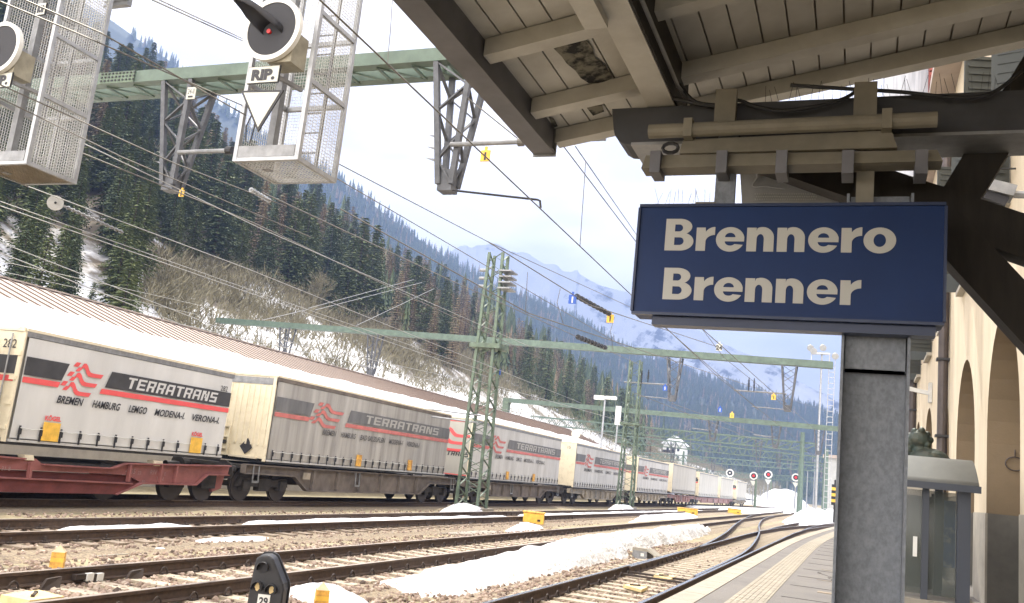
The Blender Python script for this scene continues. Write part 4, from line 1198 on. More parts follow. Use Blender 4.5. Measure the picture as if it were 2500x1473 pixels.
for px, py, sz in ((305, 1142, 0.3), (335, 1145, 0.22), (365, 1145, 0.3), (380, 1160, 0.26), (400, 1147, 0.2), (345, 1166, 0.2), (2, 1135, 0.22), (440, 1171, 0.14)):
    txt({305: '4305', 335: '33', 365: 'RIV', 380: 'TEN', 400: 'E', 345: '80', 2: '31-8', 440: '60'}[px], sz * 0.55, M['wagon_pink'], up, fp(px, py + 14, -0.004), (0, 1, 0), (0, 0, 1), 'stencil')
MB().box(FX - 2.45, FX - 0.2, 4, 20.6, 0.72, 0.82).build('deck', M['bogie'], t)
for px in (412, 490, 250): 
    c = onx(px, 1200, FX - 0.45); MB().disc((c.x, c.y, 0.46), (1, 0, 0), 0.46, 0.12, 24).build('wheel', M['wheel'], t)
    MB().box(c.x - 0.1, c.x + 0.22, c.y - 0.28, c.y + 0.28, 0.35, 0.72).build('axle_box', M['bogie'], t)
c = onx(520, 1185, FX - 0.3); MB().prism([(c.x, c.y - 0.35, 0.85), (c.x, c.y + 0.45, 0.85), (c.x, c.y + 0.35, 0.35), (c.x, c.y, 0.25)], (-0.12, 0, 0)).build('bogie_guard', M['wagon_red'], t)
for o in (0.3, 1.95): MB().tube([(FX - o, 20.5, 0.85), (FX - o, 21.05, 0.85)], 0.1, 10).disc((FX - o, 21.05, 0.85), (0, 1, 0), 0.23, 0.05, 20).build('buffer', M['bogie'], t)

wagon('grimy brown flat wagon under the dirty trailer 469', (FX, 21.6), (FX, 36.2), 1.10, M['wagon_grey'])
wagon('grimy brown flat wagon behind the nearest lattice mast', (FX, 37.2), (FX, 51.2), 1.04, M['wagon_grey'])
a_, c_ = ab(1395, 1527, 0, -15.87, -15.7); wagon('dusty beige flat wagon between the two lattice masts', a_, c_, 0.98, M['wagon_beige'])
a_, c_ = ab(1545, 1632, 0, -15.65, -15.35); wagon('dusty beige flat wagon just right of the second lattice mast', a_, c_, 0.95, M['wagon_beige'])
a_, c_ = ab(1638, 1700, 0, -15.3, -15.1); wagon('faded pink flat wagon under the unlettered beige trailer', a_, c_, 1.0, M['wagon_pink'])
a_, c_ = ab(1704, 1792, 0, -15.1, -14.6); wagon('faded pink flat wagon near the far end of the train', a_, c_, 0.93, M['wagon_pink'])
a_, c_ = ab(1797, 1825, 0, -14.6, -14.3); wagon('short beige flat wagon at the far end of the train', a_, c_, 0.86, M['wagon_beige'])

# the whole train stands a little farther back than the plane it was laid out in: same sight lines, five per cent deeper
KT = 1.05
for o in [o for o in COL.objects if o not in _before and o.parent is None]:
    l = o.location; o.location = (l.x * KT, l.y * KT, EYE + (l.z - EYE) * KT); o.scale = (KT, KT, KT)

# ------------------------------------------------------------------ lattice masts
def mast(label, x, y, z0, top, w0, w1, n, foot=True):
    t = thing('lattice_mast', label, 'lattice mast', (x, y, z0), group='green lattice masts between the tracks')
    c = [(-1, -1), (1, -1), (1, 1), (-1, 1)]
    for i in range(4):
        MB().bar((x + c[i][0] * w0 / 2, y + c[i][1] * w0 / 2, z0), (x + c[i][0] * w1 / 2, y + c[i][1] * w1 / 2, top), 0.11, 0.11).build('leg', M['mast_green'], t)
    b = MB()
    for k in range(n):
        t0, t1 = k / n, (k + 1) / n
        for i in range(4):
            j = (i + 1) % 4; s0 = w0 + (w1 - w0) * t0; s1 = w0 + (w1 - w0) * t1
            a, d = (i, j) if k % 2 else (j, i)
            b.bar((x + c[a][0] * s0 / 2, y + c[a][1] * s0 / 2, z0 + (top - z0) * t0), (x + c[d][0] * s1 / 2, y + c[d][1] * s1 / 2, z0 + (top - z0) * t1), 0.07, 0.02)
    b.build('bracing', M['mast_green'], t)
    MB().box(x - w0 / 2 - 0.25, x + w0 / 2 + 0.25, y - w0 / 2 - 0.25, y + w0 / 2 + 0.25, GZ, z0 + 0.02).build('footing', M['concrete'], t)
    return t


p1 = onx(1148, 1238, -14.8); m1 = mast('tall green lattice mast with an insulator rack at its top, nearest to the camera', -14.6, p1.y - 0.4, 0.0, 10.7, 0.95, 0.62, 26)
Ym1 = p1.y - 0.4
b = MB()
for z in (9.1, 9.35, 9.6, 9.85):
    b.box(-14.3, -13.75, Ym1 - 0.5, Ym1 + 0.3, z, z + 0.06)
b.build('insulator_rack', M['galv_dull'], m1)
for z in (9.2, 9.55, 9.9):
    MB().tube([(-15.25, Ym1 - 0.3, z), (-14.95, Ym1 - 0.3, z)], 0.07, 8).build('insulator', M['galv_dull'], m1)
MB().box(-15.25, -13.9, Ym1 - 0.55, Ym1 + 0.55, 6.55, 6.75).build('collar', M['mast_green'], m1)
for z in (3.75, 3.45): MB().tube([(-16.9, Ym1 - 0.3, z + 0.08), (-14.6, Ym1, z)], 0.04, 6).build('stay_bar', M['galv'], m1)
p2 = onx(1525, 1236, -14.8); Ym2 = p2.y
m2 = mast('second green lattice mast, carrying the long crossbeam at its top', -14.8, Ym2, 0.0, 10.2, 0.95, 0.7, 24)
MB().box(-15.5, -14.1, Ym2 - 0.6, Ym2 + 0.6, 5.6, 5.75).build('collar', M['mast_green'], m2)


# ------------------------------------------------------------------ crossbeams with hanging lattice arms
def drop_arm(t, x, y, zt, zb, wt, wb, n=5, parts=True):
    b = lattice(MB(), (x, y, zb), (x, y, zt), wb, wt, leg=0.10, dia=0.06, n=n)
    a = b.build('drop_arm', M['arm'], t)
    MB().box(x - wb * 0.55, x + wb * 0.55, y - wb * 0.55, y + wb * 0.55, zb - 0.12, zb + 0.28).build('arm_foot', M['arm'], a)
    b = MB()
    for s in (-1, 1): MB().bar((x + s * wt / 2, y, zt - 0.06), (x + s * wt / 2, y, zt + 0.42), 0.06, 0.08).build('hanger', M['mast_green'], a)
    return a


def plate_one(t, P, m, mi, ch='1', w=0.28):
    pl = MB().box(P[0] - w / 2, P[0] + w / 2, P[1] - 0.01, P[1] + 0.01, P[2] - w * 1.15, P[2]).box(P[0] - w * .15, P[0] + w * .15, P[1] - 0.01, P[1] + 0.01, P[2], P[2] + w * 0.4).build('number_plate', m, t)
    txt(ch, w * 1.05, mi, pl, (P[0], P[1] - 0.01, P[2] - w * 0.98), (1, 0, 0), (0, 0, 1), 'number', bold=0.01, align='CENTER', lift=0.004)


# nearest crossbeam
Y1 = 14.0
t = thing('catenary_gantry', 'nearest green crossbeam behind the signal cages, with two hanging lattice arms', 'overhead gantry', (-12, Y1, 9), group='catenary gantries across the tracks')
L_ = ony(225, 190, Y1); R_ = ony(1150, 147, Y1)
zc = R_.z
bm = MB().box(-24, -6.2, Y1 - 0.12, Y1 + 0.12, zc - 0.02, zc + 0.24).build('crossbeam', M['steel_green'], t)
MB().box(-24, -6.2, Y1 + 0.5, Y1 + 0.74, zc - 0.02, zc + 0.2).build('rear_beam', M['steel_green'], t)
b = MB()
for k in range(24):
    x = -23.8 + k * 0.75
    b.bar((x, Y1, zc - 0.03), (x, Y1 + 0.6, zc - 0.03), 0.05, 0.04); b.bar((x, Y1, zc - 0.035), (x + 0.75, Y1 + 0.6, zc - 0.035), 0.04, 0.03)
b.build('lacing', M['steel_green'], t)
MB().box(-15.7, -14.7, Y1 - 0.14, Y1 - 0.12, zc - 0.02, zc + 0.24).build('splice_plate', M['mast_green'], t)
b = MB()
for k in range(10):
    for z in (0.04, 0.12, 0.2): MB().box(-15.62 + k * 0.1, -15.58 + k * 0.1, Y1 - 0.16, Y1 - 0.14, zc + z - 0.015, zc + z + 0.015).build('bolt', M['black'], t)
MB().box(-24.6, -23.9, Y1 - 0.3, Y1 + 0.8, GZ, zc + 0.3).build('end_post', M['mast_green'], t)
for px_t, px_b, pyb in ((462, 425, 455), (1128, 1090, 455)):
    a_ = ony((px_t + px_b) / 2, pyb, Y1 + 0.3); xb = ony(px_b, pyb, Y1 + 0.3)
    xm = (ony(px_t, 190, Y1 + 0.3).x + xb.x) / 2
    drop_arm(t, xm, Y1 + 0.3, zc - 0.02, xb.z, 0.72, 0.26)
    sp = MB()
    for k, z in enumerate((0.5, 0.72, 0.95)): sp.prism([(xm - 0.25, Y1 + 0.2, xb.z + z), (xm - 0.48, Y1 + 0.2, xb.z + z + 0.03), (xm - 0.25, Y1 + 0.2, xb.z + z - 0.06)], (0, 0.03, 0))
    sp.build('bird_spike', M['galv_dull'], t)
    # horizontal tube, stay, and steady arm of this track
    tb0 = ony(1112, 353, Y1) if px_t > 1000 else ony(445, 372, Y1)
    tb1 = ony(1478, 348, Y1) if px_t > 1000 else ony(560, 372, Y1)
    MB().tube([(tb0.x - 0.1, Y1, tb0.z), (tb1.x, Y1, tb0.z + (0.02 if px_t > 1000 else 0))], 0.045, 10).build('support_tube', M['galv_dull'], t)
    if px_t > 1000:
        q = ony(1272, 345, Y1); MB().tube([(xm + 0.1, Y1, q.z + 1.05), (q.x, Y1, q.z)], 0.012, 5).disc((q.x, Y1, tb0.z), (1, 0, 0), 0.075, 0.1, 10).build('stay_wire', M['wire'], t)
        p_ = ony(1190, 368, Y1); plate_one(t, (p_.x, Y1 - 0.06, p_.z - 0.02), M['yellow'], M['ink'], w=0.18)
        s0 = ony(1105, 465, Y1); s1 = ony(1312, 488, Y1); s2 = ony(1320, 508, Y1)
        MB().tube([s0, s1, s1 + Vector((0.05, 0, -0.02)), s2], 0.02, 6).build('steady_arm', M['black'], t)
    else:
        p_ = ony(467, 228, Y1 - 0.1); pl = MB().box(p_.x - 0.11, p_.x + 0.11, p_.y - 0.01, p_.y + 0.01, p_.z - 0.13, p_.z + 0.13).build('number_plate', M['sign_white'], t)
        txt('24-II', 0.17, M['ink'], pl, (p_.x, p_.y - 0.01, p_.z - 0.02), (1, 0, 0), (0, 0, 1), 'number', align='CENTER', width=0.17)
        MB().box(p_.x - 0.06, p_.x + 0.06, p_.y - 0.016, p_.y - 0.012, p_.z - 0.1, p_.z - 0.06).build('black_bar', M['ink'], pl)
        q = ony(452, 474, Y1); plate_one(t, (q.x, Y1 - 0.1, q.z + 0.05), M['yellow'], M['ink'], w=0.12)
        MB().disc((tb1.x, Y1, tb0.z), (1, 0, 0), 0.085, 0.14, 10).build('clamp', M['black'], t)


def far_gantry(label, Y, pts, arms, thick, post=None, truss=False, lo=None, tubes=(), m='steel_green', posts=()):
    """pts: picture points at the two ends of the beam; arms: (px, py bottom)"""
    A, B = ony(*pts[0], Y), ony(*pts[1], Y)
    t = thing('catenary_gantry', label, 'overhead gantry', (B.x, Y, B.z), group='catenary gantries across the tracks')
    if not truss:
        b = MB(); b.bar(A - Vector((0, 0, thick / 2)), B - Vector((0, 0, thick / 2)), 0.3, thick); b.build('crossbeam', M[m], t)
        b = MB().bar(A + Vector((0, 0.55, -thick / 2)), B + Vector((0, 0.55, -thick / 2)), 0.2, thick * 0.85); b.build('rear_beam', M[m], t)
    else:
        A2, B2 = ony(*lo[0], Y), ony(*lo[1], Y)
        n = max(6, int((A - B).length / 1.7)); b = MB()
        for dy in (0, 1.0):
            v = Vector((0, dy, 0))
            MB().bar(A + v, B + v, 0.14, 0.2).build('top_chord', M[m], t); MB().bar(A2 + v, B2 + v, 0.12, 0.16).build('bottom_chord', M[m], t)
            for k in range(n):
                f0, f1, f2 = k / n, (k + 0.5) / n, (k + 1) / n
                b.bar(A.lerp(B, f0) + v, A2.lerp(B2, f1) + v, 0.1, 0.09); b.bar(A2.lerp(B2, f1) + v, A.lerp(B, f2) + v, 0.1, 0.09)
            b.build('web_bracing', M[m], t); b = MB()
    for (px, pyb) in arms:
        f = (ony(px, pyb, Y).x - A.x) / (B.x - A.x); zt = A.z + (B.z - A.z) * f - thick
        q = ony(px, pyb, Y); drop_arm(t, q.x, Y + 0.2, zt, q.z, 0.95, 0.4, n=5)
    for (p, q, r_) in tubes: MB().tube([ony(*p, Y), ony(*q, Y)], r_, 6).build('support_tube', M['galv_dull'], t)
    for (px, x0) in posts:
        q = ony(px, 1230, Y); f = (q.x - A.x) / (B.x - A.x); zt = A.z + (B.z - A.z) * f
        MB().box(q.x - 0.2, q.x + 0.2, Y + 0.1, Y + 0.5, GZ, zt + 1.0).build('post', M['mast_green'], t)
    return t


Y2 = Ym2
t = far_gantry('long green crossbeam on the second lattice mast, reaching left over the shed roof', Y2, ((530, 776), (2034, 884)), ((687, 885), (902, 912), (1640, 975), (1922, 1000)), 0.45,
               tubes=(((1524, 933), (1640, 940), 0.06), ((1792, 953), (1920, 962), 0.06), ((880, 893), (905, 900), 0.06), ((1560, 967), (1636, 974), 0.035), ((1835, 993), (1915, 1000), 0.035)))
MB().box(-55, -54.2, Y2 - 0.3, Y2 + 0.8, GZ, 11.6).build('end_post', M['mast_green'], t)
for px, py, m_, i_ in ((1624, 942, 'blue_plate', 'white'), (1889, 964, 'yellow', 'ink')):
    q = ony(px, py, Y2 - 0.2); plate_one(t, (q.x, q.y, q.z), M[m_], M[i_], w=0.3)
for px, py in ((1568, 905), (1584, 903), (1829, 922), (1842, 924)):
    q = ony(px, py, Y2 - 0.1); b = MB()
    b.tube([(q.x, q.y, q.z - 0.9), (q.x, q.y, q.z)], 0.035, 6)
    for k in range(5): b.disc((q.x, q.y, q.z - 0.2 - k * 0.1), (0, 0, 1), 0.075, 0.04, 10)
    b.build('insulator', M['black'], t)
Y3 = 96.0
t = far_gantry('third green crossbeam, lower, in front of the far lattice bridges', Y3, ((1240, 972), (2110, 1047)), ((1738, 1075), (1892, 1092), (1998, 1108)), 0.5,
               tubes=(((1690, 1046), (1738, 1052), 0.06), ((1840, 1062), (1892, 1068), 0.06)))
MB().box(ony(1240, 972, Y3).x - 0.5, ony(1240, 972, Y3).x + 0.2, Y3 - 0.2, Y3 + 0.5, GZ, ony(1240, 972, Y3).z).build('end_post', M['mast_green'], t)
MB().box(ony(2110, 1047, Y3).x - 0.2, ony(2110, 1047, Y3).x + 0.3, Y3 - 0.2, Y3 + 0.5, GZ, ony(2110, 1047, Y3).z).build('end_post', M['mast_green'], t)
for px, py, m_, i_ in ((1758, 1000, 'blue_plate', 'white'), (1787, 1014, 'yellow', 'ink')):
    q = ony(px, py, Y3 - 0.3); plate_one(t, (q.x, q.y, q.z + 0.2), M[m_], M[i_], w=0.42)
far_gantry('large green zigzag lattice bridge ending at the round green post', 138.0, ((1295, 1016), (1998, 1084)), ((1850, 1128),), 0.2, truss=True, lo=((1295, 1034), (1970, 1102)), posts=((1953, 0),))
far_gantry('hazy grey zigzag lattice bridge, second in the far row', 175.0, ((1500, 1062), (2060, 1122)), ((1640, 1132), (1900, 1140)), 0.2, truss=True, lo=((1500, 1078), (2060, 1138)), posts=((2012, 0),))
far_gantry('hazy grey zigzag lattice bridge, third in the far row', 215.0, ((1560, 1104), (2056, 1142)), ((1740, 1152),), 0.2, truss=True, lo=((1560, 1117), (2056, 1155)), posts=((1660, 0),))
far_gantry('pale bluish lattice bridge, fourth and farthest over the snowy yard', 300.0, ((1610, 1142), (2040, 1170)), (), 0.2, truss=True, lo=((1610, 1152), (2040, 1181)), posts=((1880, 0), (1720, 0)))


# ------------------------------------------------------------------ wires
def wire(label, pts, r=0.008, m='wire', n=5, grp='overhead line wires', sag=0.0, name='overhead_wire'):
    P = [Vector(p) for p in pts]
    if sag and len(P) == 2:
        P = [P[0].lerp(P[1], k / 14) - Vector((0, 0, 4 * sag * (k / 14) * (1 - k / 14))) for k in range(15)]
    o = MB().tube(P, r, n, cap=False).build(name, M[m])
    return tag(o, label, 'overhead wire', grp)


def along(x, k, y0, y1, r=0.009, m='wire', label='', dx=0.0):
    z = EYE + k * abs(x)
    return wire(label, [(x - dx, y0, z), (x, (y0 + y1) / 2, z), (x + dx, y1, z)], r, m)


along(-4.86, 0.854, -4, 34, 0.011, 'wire', 'dark contact wire passing the tip of the black steady arm')
wire('dark contact wire running on from the nearest arm into the distance', [(-4.86, 34, 5.85), (-3.9, 64, 5.8), (-3.2, 110, 5.8)], 0.010)
wire('upper carrying wire from the top edge to behind the blue station sign', [(-4.75, 2, 7.25), (-4.75, 14, 7.1), (-4.7, 34, 6.6), (-4.0, 64, 7.4)], 0.010)
wire('dark wire coming down from the canopy to the left edge of the station sign', [ony(1405, 358, 14), ony(1560, 582, 26)], 0.010)
wire('dark hanger loop dropping to the contact wire right of the canopy edge', [ony(1430, 395, 14.2), ony(1416, 600, 14.2)], 0.007, name='dropper_wire')
wire('pale hanger loop above the nearest crossbeam left of the canopy', [ony(962, -60, 9.5), ony(953, 78, 9.5), ony(946, 152, 9.5)], 0.005, name='dropper_wire')
for pts_, r_, m_, lb in (
    (((372, 0), (601, 104)), 0.014, 'galv_dull', 'upper grey cable running from the top edge to the right signal disc'),
    (((389, 0), (597, 97)), 0.012, 'galv_dull', 'second grey cable beside it running to the right signal disc')):
    wire(lb, [ony(*pts_[0], 5.0), ony(*pts_[1], 9.3)], r_ * 0.6, m_)


def sight(label, p, q, x0, x1=None, r=0.009, m='wire', mid=None):
    a = onx(*p, x0); c = onx(*q, x1 or x0)
    pts = [a] + ([onx(*mid, (x0 + (x1 or x0)) / 2)] if mid else []) + [c]
    return wire(label, pts, r, m)


sight('dark double wire above the left signal cage, upper strand', (0, 4), (594, 259), -7.6, -7.6, 0.009, 'wire', (176, 76))
sight('dark double wire above the left signal cage, lower strand', (60, 0), (600, 282), -7.5, -7.5, 0.009, 'wire', (245, 80))
sight('dark wire crossing the middle of the left cage mesh', (0, 207), (700, 505), -9.0, -9.0, 0.009, 'wire', (428, 400))
sight('dark wire crossing the lower part of the left cage mesh', (0, 240), (760, 580), -9.6, -9.6, 0.009, 'wire', (300, 385))
sight('long pale wire from under the left cage towards the nearest lattice mast', (192, 345), (1290, 845), -12.4, -12.2, 0.0099, 'wire_pale', (640, 560))
sight('long dark wire beside the pale wire under the left cage', (190, 370), (1330, 880), -12.9, -12.6, 0.014, 'wire', (620, 545))
sight('long wire sloping over the forest just above the shed, upper', (0, 430), (1420, 985), -12.2, -12, 0.0093, 'wire_pale', (600, 655))
sight('pale double wire over the forest with white fittings, upper strand', (0, 492), (1180, 905), -13.2, -13, 0.0087, 'wire_pale', (560, 690))
sight('pale double wire over the forest with white fittings, lower strand', (0, 503), (1190, 920), -13.4, -13.2, 0.0099, 'wire_pale', (560, 698))
sight('lowest bright wire skimming the snowy roof, upper strand', (0, 592), (1180, 938), -16.5, -16.5, 0.0112, 'wire_pale', (520, 795))
sight('lowest bright wire skimming the snowy roof, lower strand', (0, 617), (1180, 958), -16.8, -16.8, 0.0124, 'wire_pale', (440, 792))
sight('thin wire low over the ridge of the brown roof, upper', (0, 637), (560, 762), -20, -20, 0.0074, 'wire_pale')
sight('thin wire low over the ridge of the brown roof, lower', (0, 662), (480, 768), -20.5, -20.5, 0.0074, 'wire_pale')
sight('wire from the right signal cage over the trees to the insulator mast', (822, 398), (1560, 760), -9.8, -9.6, 0.012, 'wire', (1190, 590))
sight('second wire from the right signal cage towards the long crossbeam', (815, 432), (1545, 860), -10.2, -10.2, 0.012, 'wire', (1060, 575))
sight('long wire from the tree tops down to the far crossbeam, upper', (830, 510), (2035, 1010), -11.3, -5.0, 0.016, 'wire', (1290, 765))
sight('long wire from the tree tops down to the far crossbeam, lower', (640, 470), (1560, 890), -11.8, -11.8, 0.015, 'wire', (1100, 685))
sight('dark wire past the top of the insulator mast to the white number plate', (1190, 590), (1760, 850), -9.6, -6.6, 0.016, 'wire', (1440, 745))
sight('dark wire behind the station sign down to the far hanging arm', (1590, 770), (1850, 1000), -6.8, -6.3, 0.016, 'wire')
sight('dark wire under the station sign meeting the right hanging arm', (1700, 790), (1990, 1050), -5.0, -4.0, 0.016, 'wire')
sight('pale low wire from the nearest mast to the second mast, upper', (1165, 930), (1560, 1040), -14.4, -14.6, 0.0124, 'wire_pale')
sight('pale low wire from the nearest mast to the second mast, lower', (1170, 985), (1540, 1075), -14.4, -14.6, 0.0124, 'wire_pale')
sight('thin wire hanging between the second mast and the far bridges', (1550, 960), (1960, 1120), -12.8, -8.4, 0.022, 'wire')
sight('thin wire beside the hanging arms running to the far bridges', (1640, 985), (1990, 1112), -11.8, -7.2, 0.022, 'wire')
for k, (p, q, x, lb) in enumerate((((752, 753), (1010, 683), -30, 'thin guy rope crossing in front of the bare bushes, left pair'), ((770, 757), (1030, 690), -30.2, 'thin guy rope beside it in front of the bare bushes, left pair'), ((870, 795), (1060, 705), -31, 'thin guy rope rising to the right in front of the wood, right pair'), ((640, 782), (752, 756), -30, 'short guy rope left of the snowy gully'))):
    wire(lb, [onx(*p, x), onx(*q, x - 3)], 0.02, 'wire_pale')

# insulator strings and plates hung in the wires
def string(label, p, q, x, m='black', n=8, r=0.06):
    a, c = onx(*p, x), onx(*q, x); b = MB().tube([a, c], 0.02, 5)
    for k in range(n): P = a.lerp(c, (k + 0.5) / n); b.disc(P, c - a, r, (c - a).length / n * 0.35, 10)
    return tag(b.build('insulator_string', M[m]), label, 'insulator', 'insulator strings in the wires')


string('dark insulator string between the blue and the yellow number plates', (1405, 722), (1490, 768), -8.4, n=9, r=0.09)
string('dark insulator string above the long crossbeam left of the second mast', (1408, 822), (1480, 850), -11.8, n=9, r=0.12)
string('pale insulator string beside the round white pulley', (160, 505), (300, 568), -12.4, 'galv_dull', n=12, r=0.032)
string('small pale insulator string under the right cage over the trees', (610, 462), (660, 492), -9.8, 'galv', n=7, r=0.045)
pl = onx(135, 496, -12.4)
t = thing('tension_pulley', 'round pale pulley disc at the end of an insulated wire, against the spruces', 'pulley', tuple(pl))
MB().disc(pl, (0.8, -0.6, 0), 0.125, 0.03, 32).build('wheel', M['alu'], t); MB().disc(pl, (0.8, -0.6, 0), 0.02, 0.06, 10).build('hub', M['black'], t)
MB().bar(pl, onx(160, 505, -12.4), 0.04, 0.03).build('yoke', M['galv'], t)
for px, py, m_, i_, lb, x in ((1398, 728, 'blue_plate', 'white', 'small blue plate with a white 1 hanging from a wire before the mountain', -8.5), (1490, 775, 'yellow', 'ink', 'small yellow plate with a 1 hanging from a wire before the mountain', -8.4), (1217, 908, 'blue_plate', 'white', 'small blue plate with a 1 just right of the nearest lattice mast', -14.2), (1756, 845, 'sign_white', 'ink', 'small white number plate hanging below the station sign', -6.6)):
    q = onx(px, py, x); w = {-8.5: 0.25, -8.4: 0.26, -14.2: 0.2, -6.6: 0.3}[x]
    t = thing('hanging_plate', lb, 'number plate', tuple(q))
    plate_one(t, (q.x, q.y, q.z + 0.1), M[m_], M[i_], '1' if x != -6.6 else '24', w)
for px0, py0, px1, py1, x, lb in ((1368, 705, 1375, 790, -8.9, 'thin looped jumper wire left of the blue plate'), (1500, 775, 1497, 855, -8.4, 'thin looped jumper wire below the yellow plate'), (1288, 665, 1283, 764, -9.9, 'straight hanger wire before the snowy mountain')):
    a, c = onx(px0, py0, x), onx(px1, py1, x); md = a.lerp(c, 0.5) + Vector((0, -0.5 if 'loop' in lb else 0, 0)); wire(lb, [a, a.lerp(md, 0.6), md, c], 0.010, name='jumper_wire')


# ------------------------------------------------------------------ signal cages with their signals
def mesh_panel(b, o, u, v, nu, nv, r=0.0035):
    o, u, v = Vector(o), Vector(u), Vector(v)
    for i in range(nu + 1): b.bar(o + u * (i / nu), o + u * (i / nu) + v, r * 2)
    for k in range(nv + 1): b.bar(o + v * (k / nv), o + v * (k / nv) + u, r * 2)
    return b


def signal_cage(label, X0, X1, Y0, dy, z0, z1, floor, solid=False):
    t = thing('signal_cage', label, 'maintenance cage', (X0, Y0, z0), group='galvanised signal cages')
    Yb = Y0 + dy; b = MB()
    for x in (X0, X1):
        for y in (Y0, Yb):
            MB().box(x - 0.028, x + 0.028, y - 0.028, y + 0.028, z0, z1).build('corner_post', M['galv'], t)
    for z in [z0] + [z0 + k for k in (1.05, 2.0)]:
        for y in ((Y0, Yb) if z == z0 else (Yb,)): MB().box(X0 + 0.03, X1 - 0.03, y - 0.025, y + 0.025, z, z + 0.055).build('cross_rail', M['galv'], t)
        for x in (X0, X1): MB().box(x - 0.025, x + 0.025, Y0 + 0.03, Yb - 0.03, z, z + 0.055).build('cross_rail', M['galv'], t)
    MB().box(X0 + 0.04, X1 - 0.04, Y0 - 0.03, Y0 - 0.02, z0 + 0.05, z0 + 0.2).build('kick_plate', M['galv_dull'], t)
    nz = int((z1 - z0) / 0.045)
    for x in (X0, X1): mesh_panel(MB(), (x, Y0 + 0.03, z0 + 0.05), (0, dy - 0.06, 0), (0, 0, z1 - z0 - 0.05), int(dy / 0.045), nz, 0.0022 if not solid else 0.0034).build('mesh_panel', M['alu'], t)
    mesh_panel(MB(), (X0 + 0.03, Yb, z0 + 0.05), (X1 - X0 - 0.06, 0, 0), (0, 0, z1 - z0 - 0.05), int((X1 - X0) / 0.045), nz, 0.0022).build('mesh_panel', M['alu'], t)
    f = mesh_panel(MB(), (X0, Y0, z0 + 0.01), (X1 - X0, 0, 0), (0, dy, 0), int((X1 - X0) / 0.055), int(dy / 0.055), 0.0045)
    if solid: f.box(X0, X1, Y0, Yb, z0 + 0.02, z0 + 0.03)
    f.build('floor_grating', floor, t)
    lad = MB()
    for x in (X0 + 0.55, X0 + 0.85): lad.box(x - 0.02, x + 0.02, Yb - 0.35, Yb - 0.31, z0 + 0.05, z1)
    for k in range(int((z1 - z0) / 0.28)): lad.tube([(X0 + 0.55, Yb - 0.33, z0 + 0.3 + k * 0.28), (X0 + 0.85, Yb - 0.33, z0 + 0.3 + k * 0.28)], 0.012, 6)
    lad.build('ladder', M['galv_dull'], t)
    MB().box(X0 + 0.2, X0 + 0.3, Y0 + 0.3, Y0 + 0.4, z0, z1).build('signal_post', M['galv_dull'], t)
    return t


def disc_signal(label, c, r, hood, lit):
    t = thing('railway_signal', label, 'railway signal', tuple(c), group='round railway signals in the cages')
    c = Vector(c)
    MB().disc(c, (0, 1, 0), r * 0.87, 0.05, 48).build('backboard', M['black_matt'], t)
    MB().tube([c + Vector((0, -0.028, 0)), c + Vector((0, 0.028, 0))], r * 0.86, 48)
    b = MB(); n = 56
    for k in range(n):
        a0, a1 = 6.28319 * k / n, 6.28319 * (k + 1) / n
        P = [(math.cos(a) * q, math.sin(a) * q) for a, q in ((a0, r * 0.85), (a1, r * 0.85), (a1, r), (a0, r))]
        b.prism([c + Vector((x, -0.035, z)) for x, z in P][::-1], (0, 0.07, 0))
    b.build('white_rim', M['white'], t)
    MB().box(c.x - 0.1 * r, c.x + 0.72 * r, c.y + 0.05, c.y + 0.36, c.z - 1.0 * r, c.z + 0.0 * r).build('lamp_housing', M['housing'], t)
    MB().disc(c + Vector((-0.02, -0.04, -0.1 * r)), (0, 1, 0), 0.03, 0.03, 16).build('lens', M['red' if lit else 'black'], t)
    if hood:                                             # a long drooping snout of sheet metal over the lens
        b = MB(); pr = []
        path = [((0.03, -0.03, -0.03), 0.15), ((-0.05, -0.14, 0.04), 0.15), ((-0.13, -0.24, 0.11), 0.13), ((-0.19, -0.32, 0.17), 0.10), ((-0.25, -0.39, 0.20), 0.065), ((-0.28, -0.43, 0.205), 0.04)]
        for (d, w) in path:
            pr.append([c + Vector(d) + Vector((w * math.cos(a), 0, w * math.sin(a) * 0.8)) for a in [math.pi * (-0.12 + 1.24 * k / 10) for k in range(11)]])
        for row in pr: b.v += [tuple(p) for p in row]
        for i in range(len(pr) - 1):
            for k in range(10): b.f.append((i * 11 + k, (i + 1) * 11 + k, (i + 1) * 11 + k + 1, i * 11 + k + 1)); b.m.append(0)
        o = b.build('hood', M['black_matt'], t, smooth=True); md = o.modifiers.new('s', 'SOLIDIFY'); md.thickness = 0.006
    return t


YC = 9.0
ca = ony(575, 392, YC); cb_ = ony(725, 392, YC)
signal_cage('galvanised mesh cage with an open front, the right-hand one with the hooded signal', ca.x, cb_.x, YC, 0.86, ca.z - 0.02, 9.2, M['alu'])
da = ony(65, 398, YC)
signal_cage('galvanised mesh cage cut by the left edge of the picture', da.x - 1.05, da.x, YC, 0.86, da.z - 0.02, 9.2, M['wagon_beige'], solid=True)
s = ony(666, 73, YC - 0.25); disc_signal('dark round signal with a white rim and a long black hood, in the right cage', (s.x, s.y, s.z), 0.43, True, True)
s = ony(2, 118, YC - 0.25); disc_signal('dark round signal with a white rim, half cut off by the left picture edge', (s.x, s.y, s.z), 0.405, False, False)


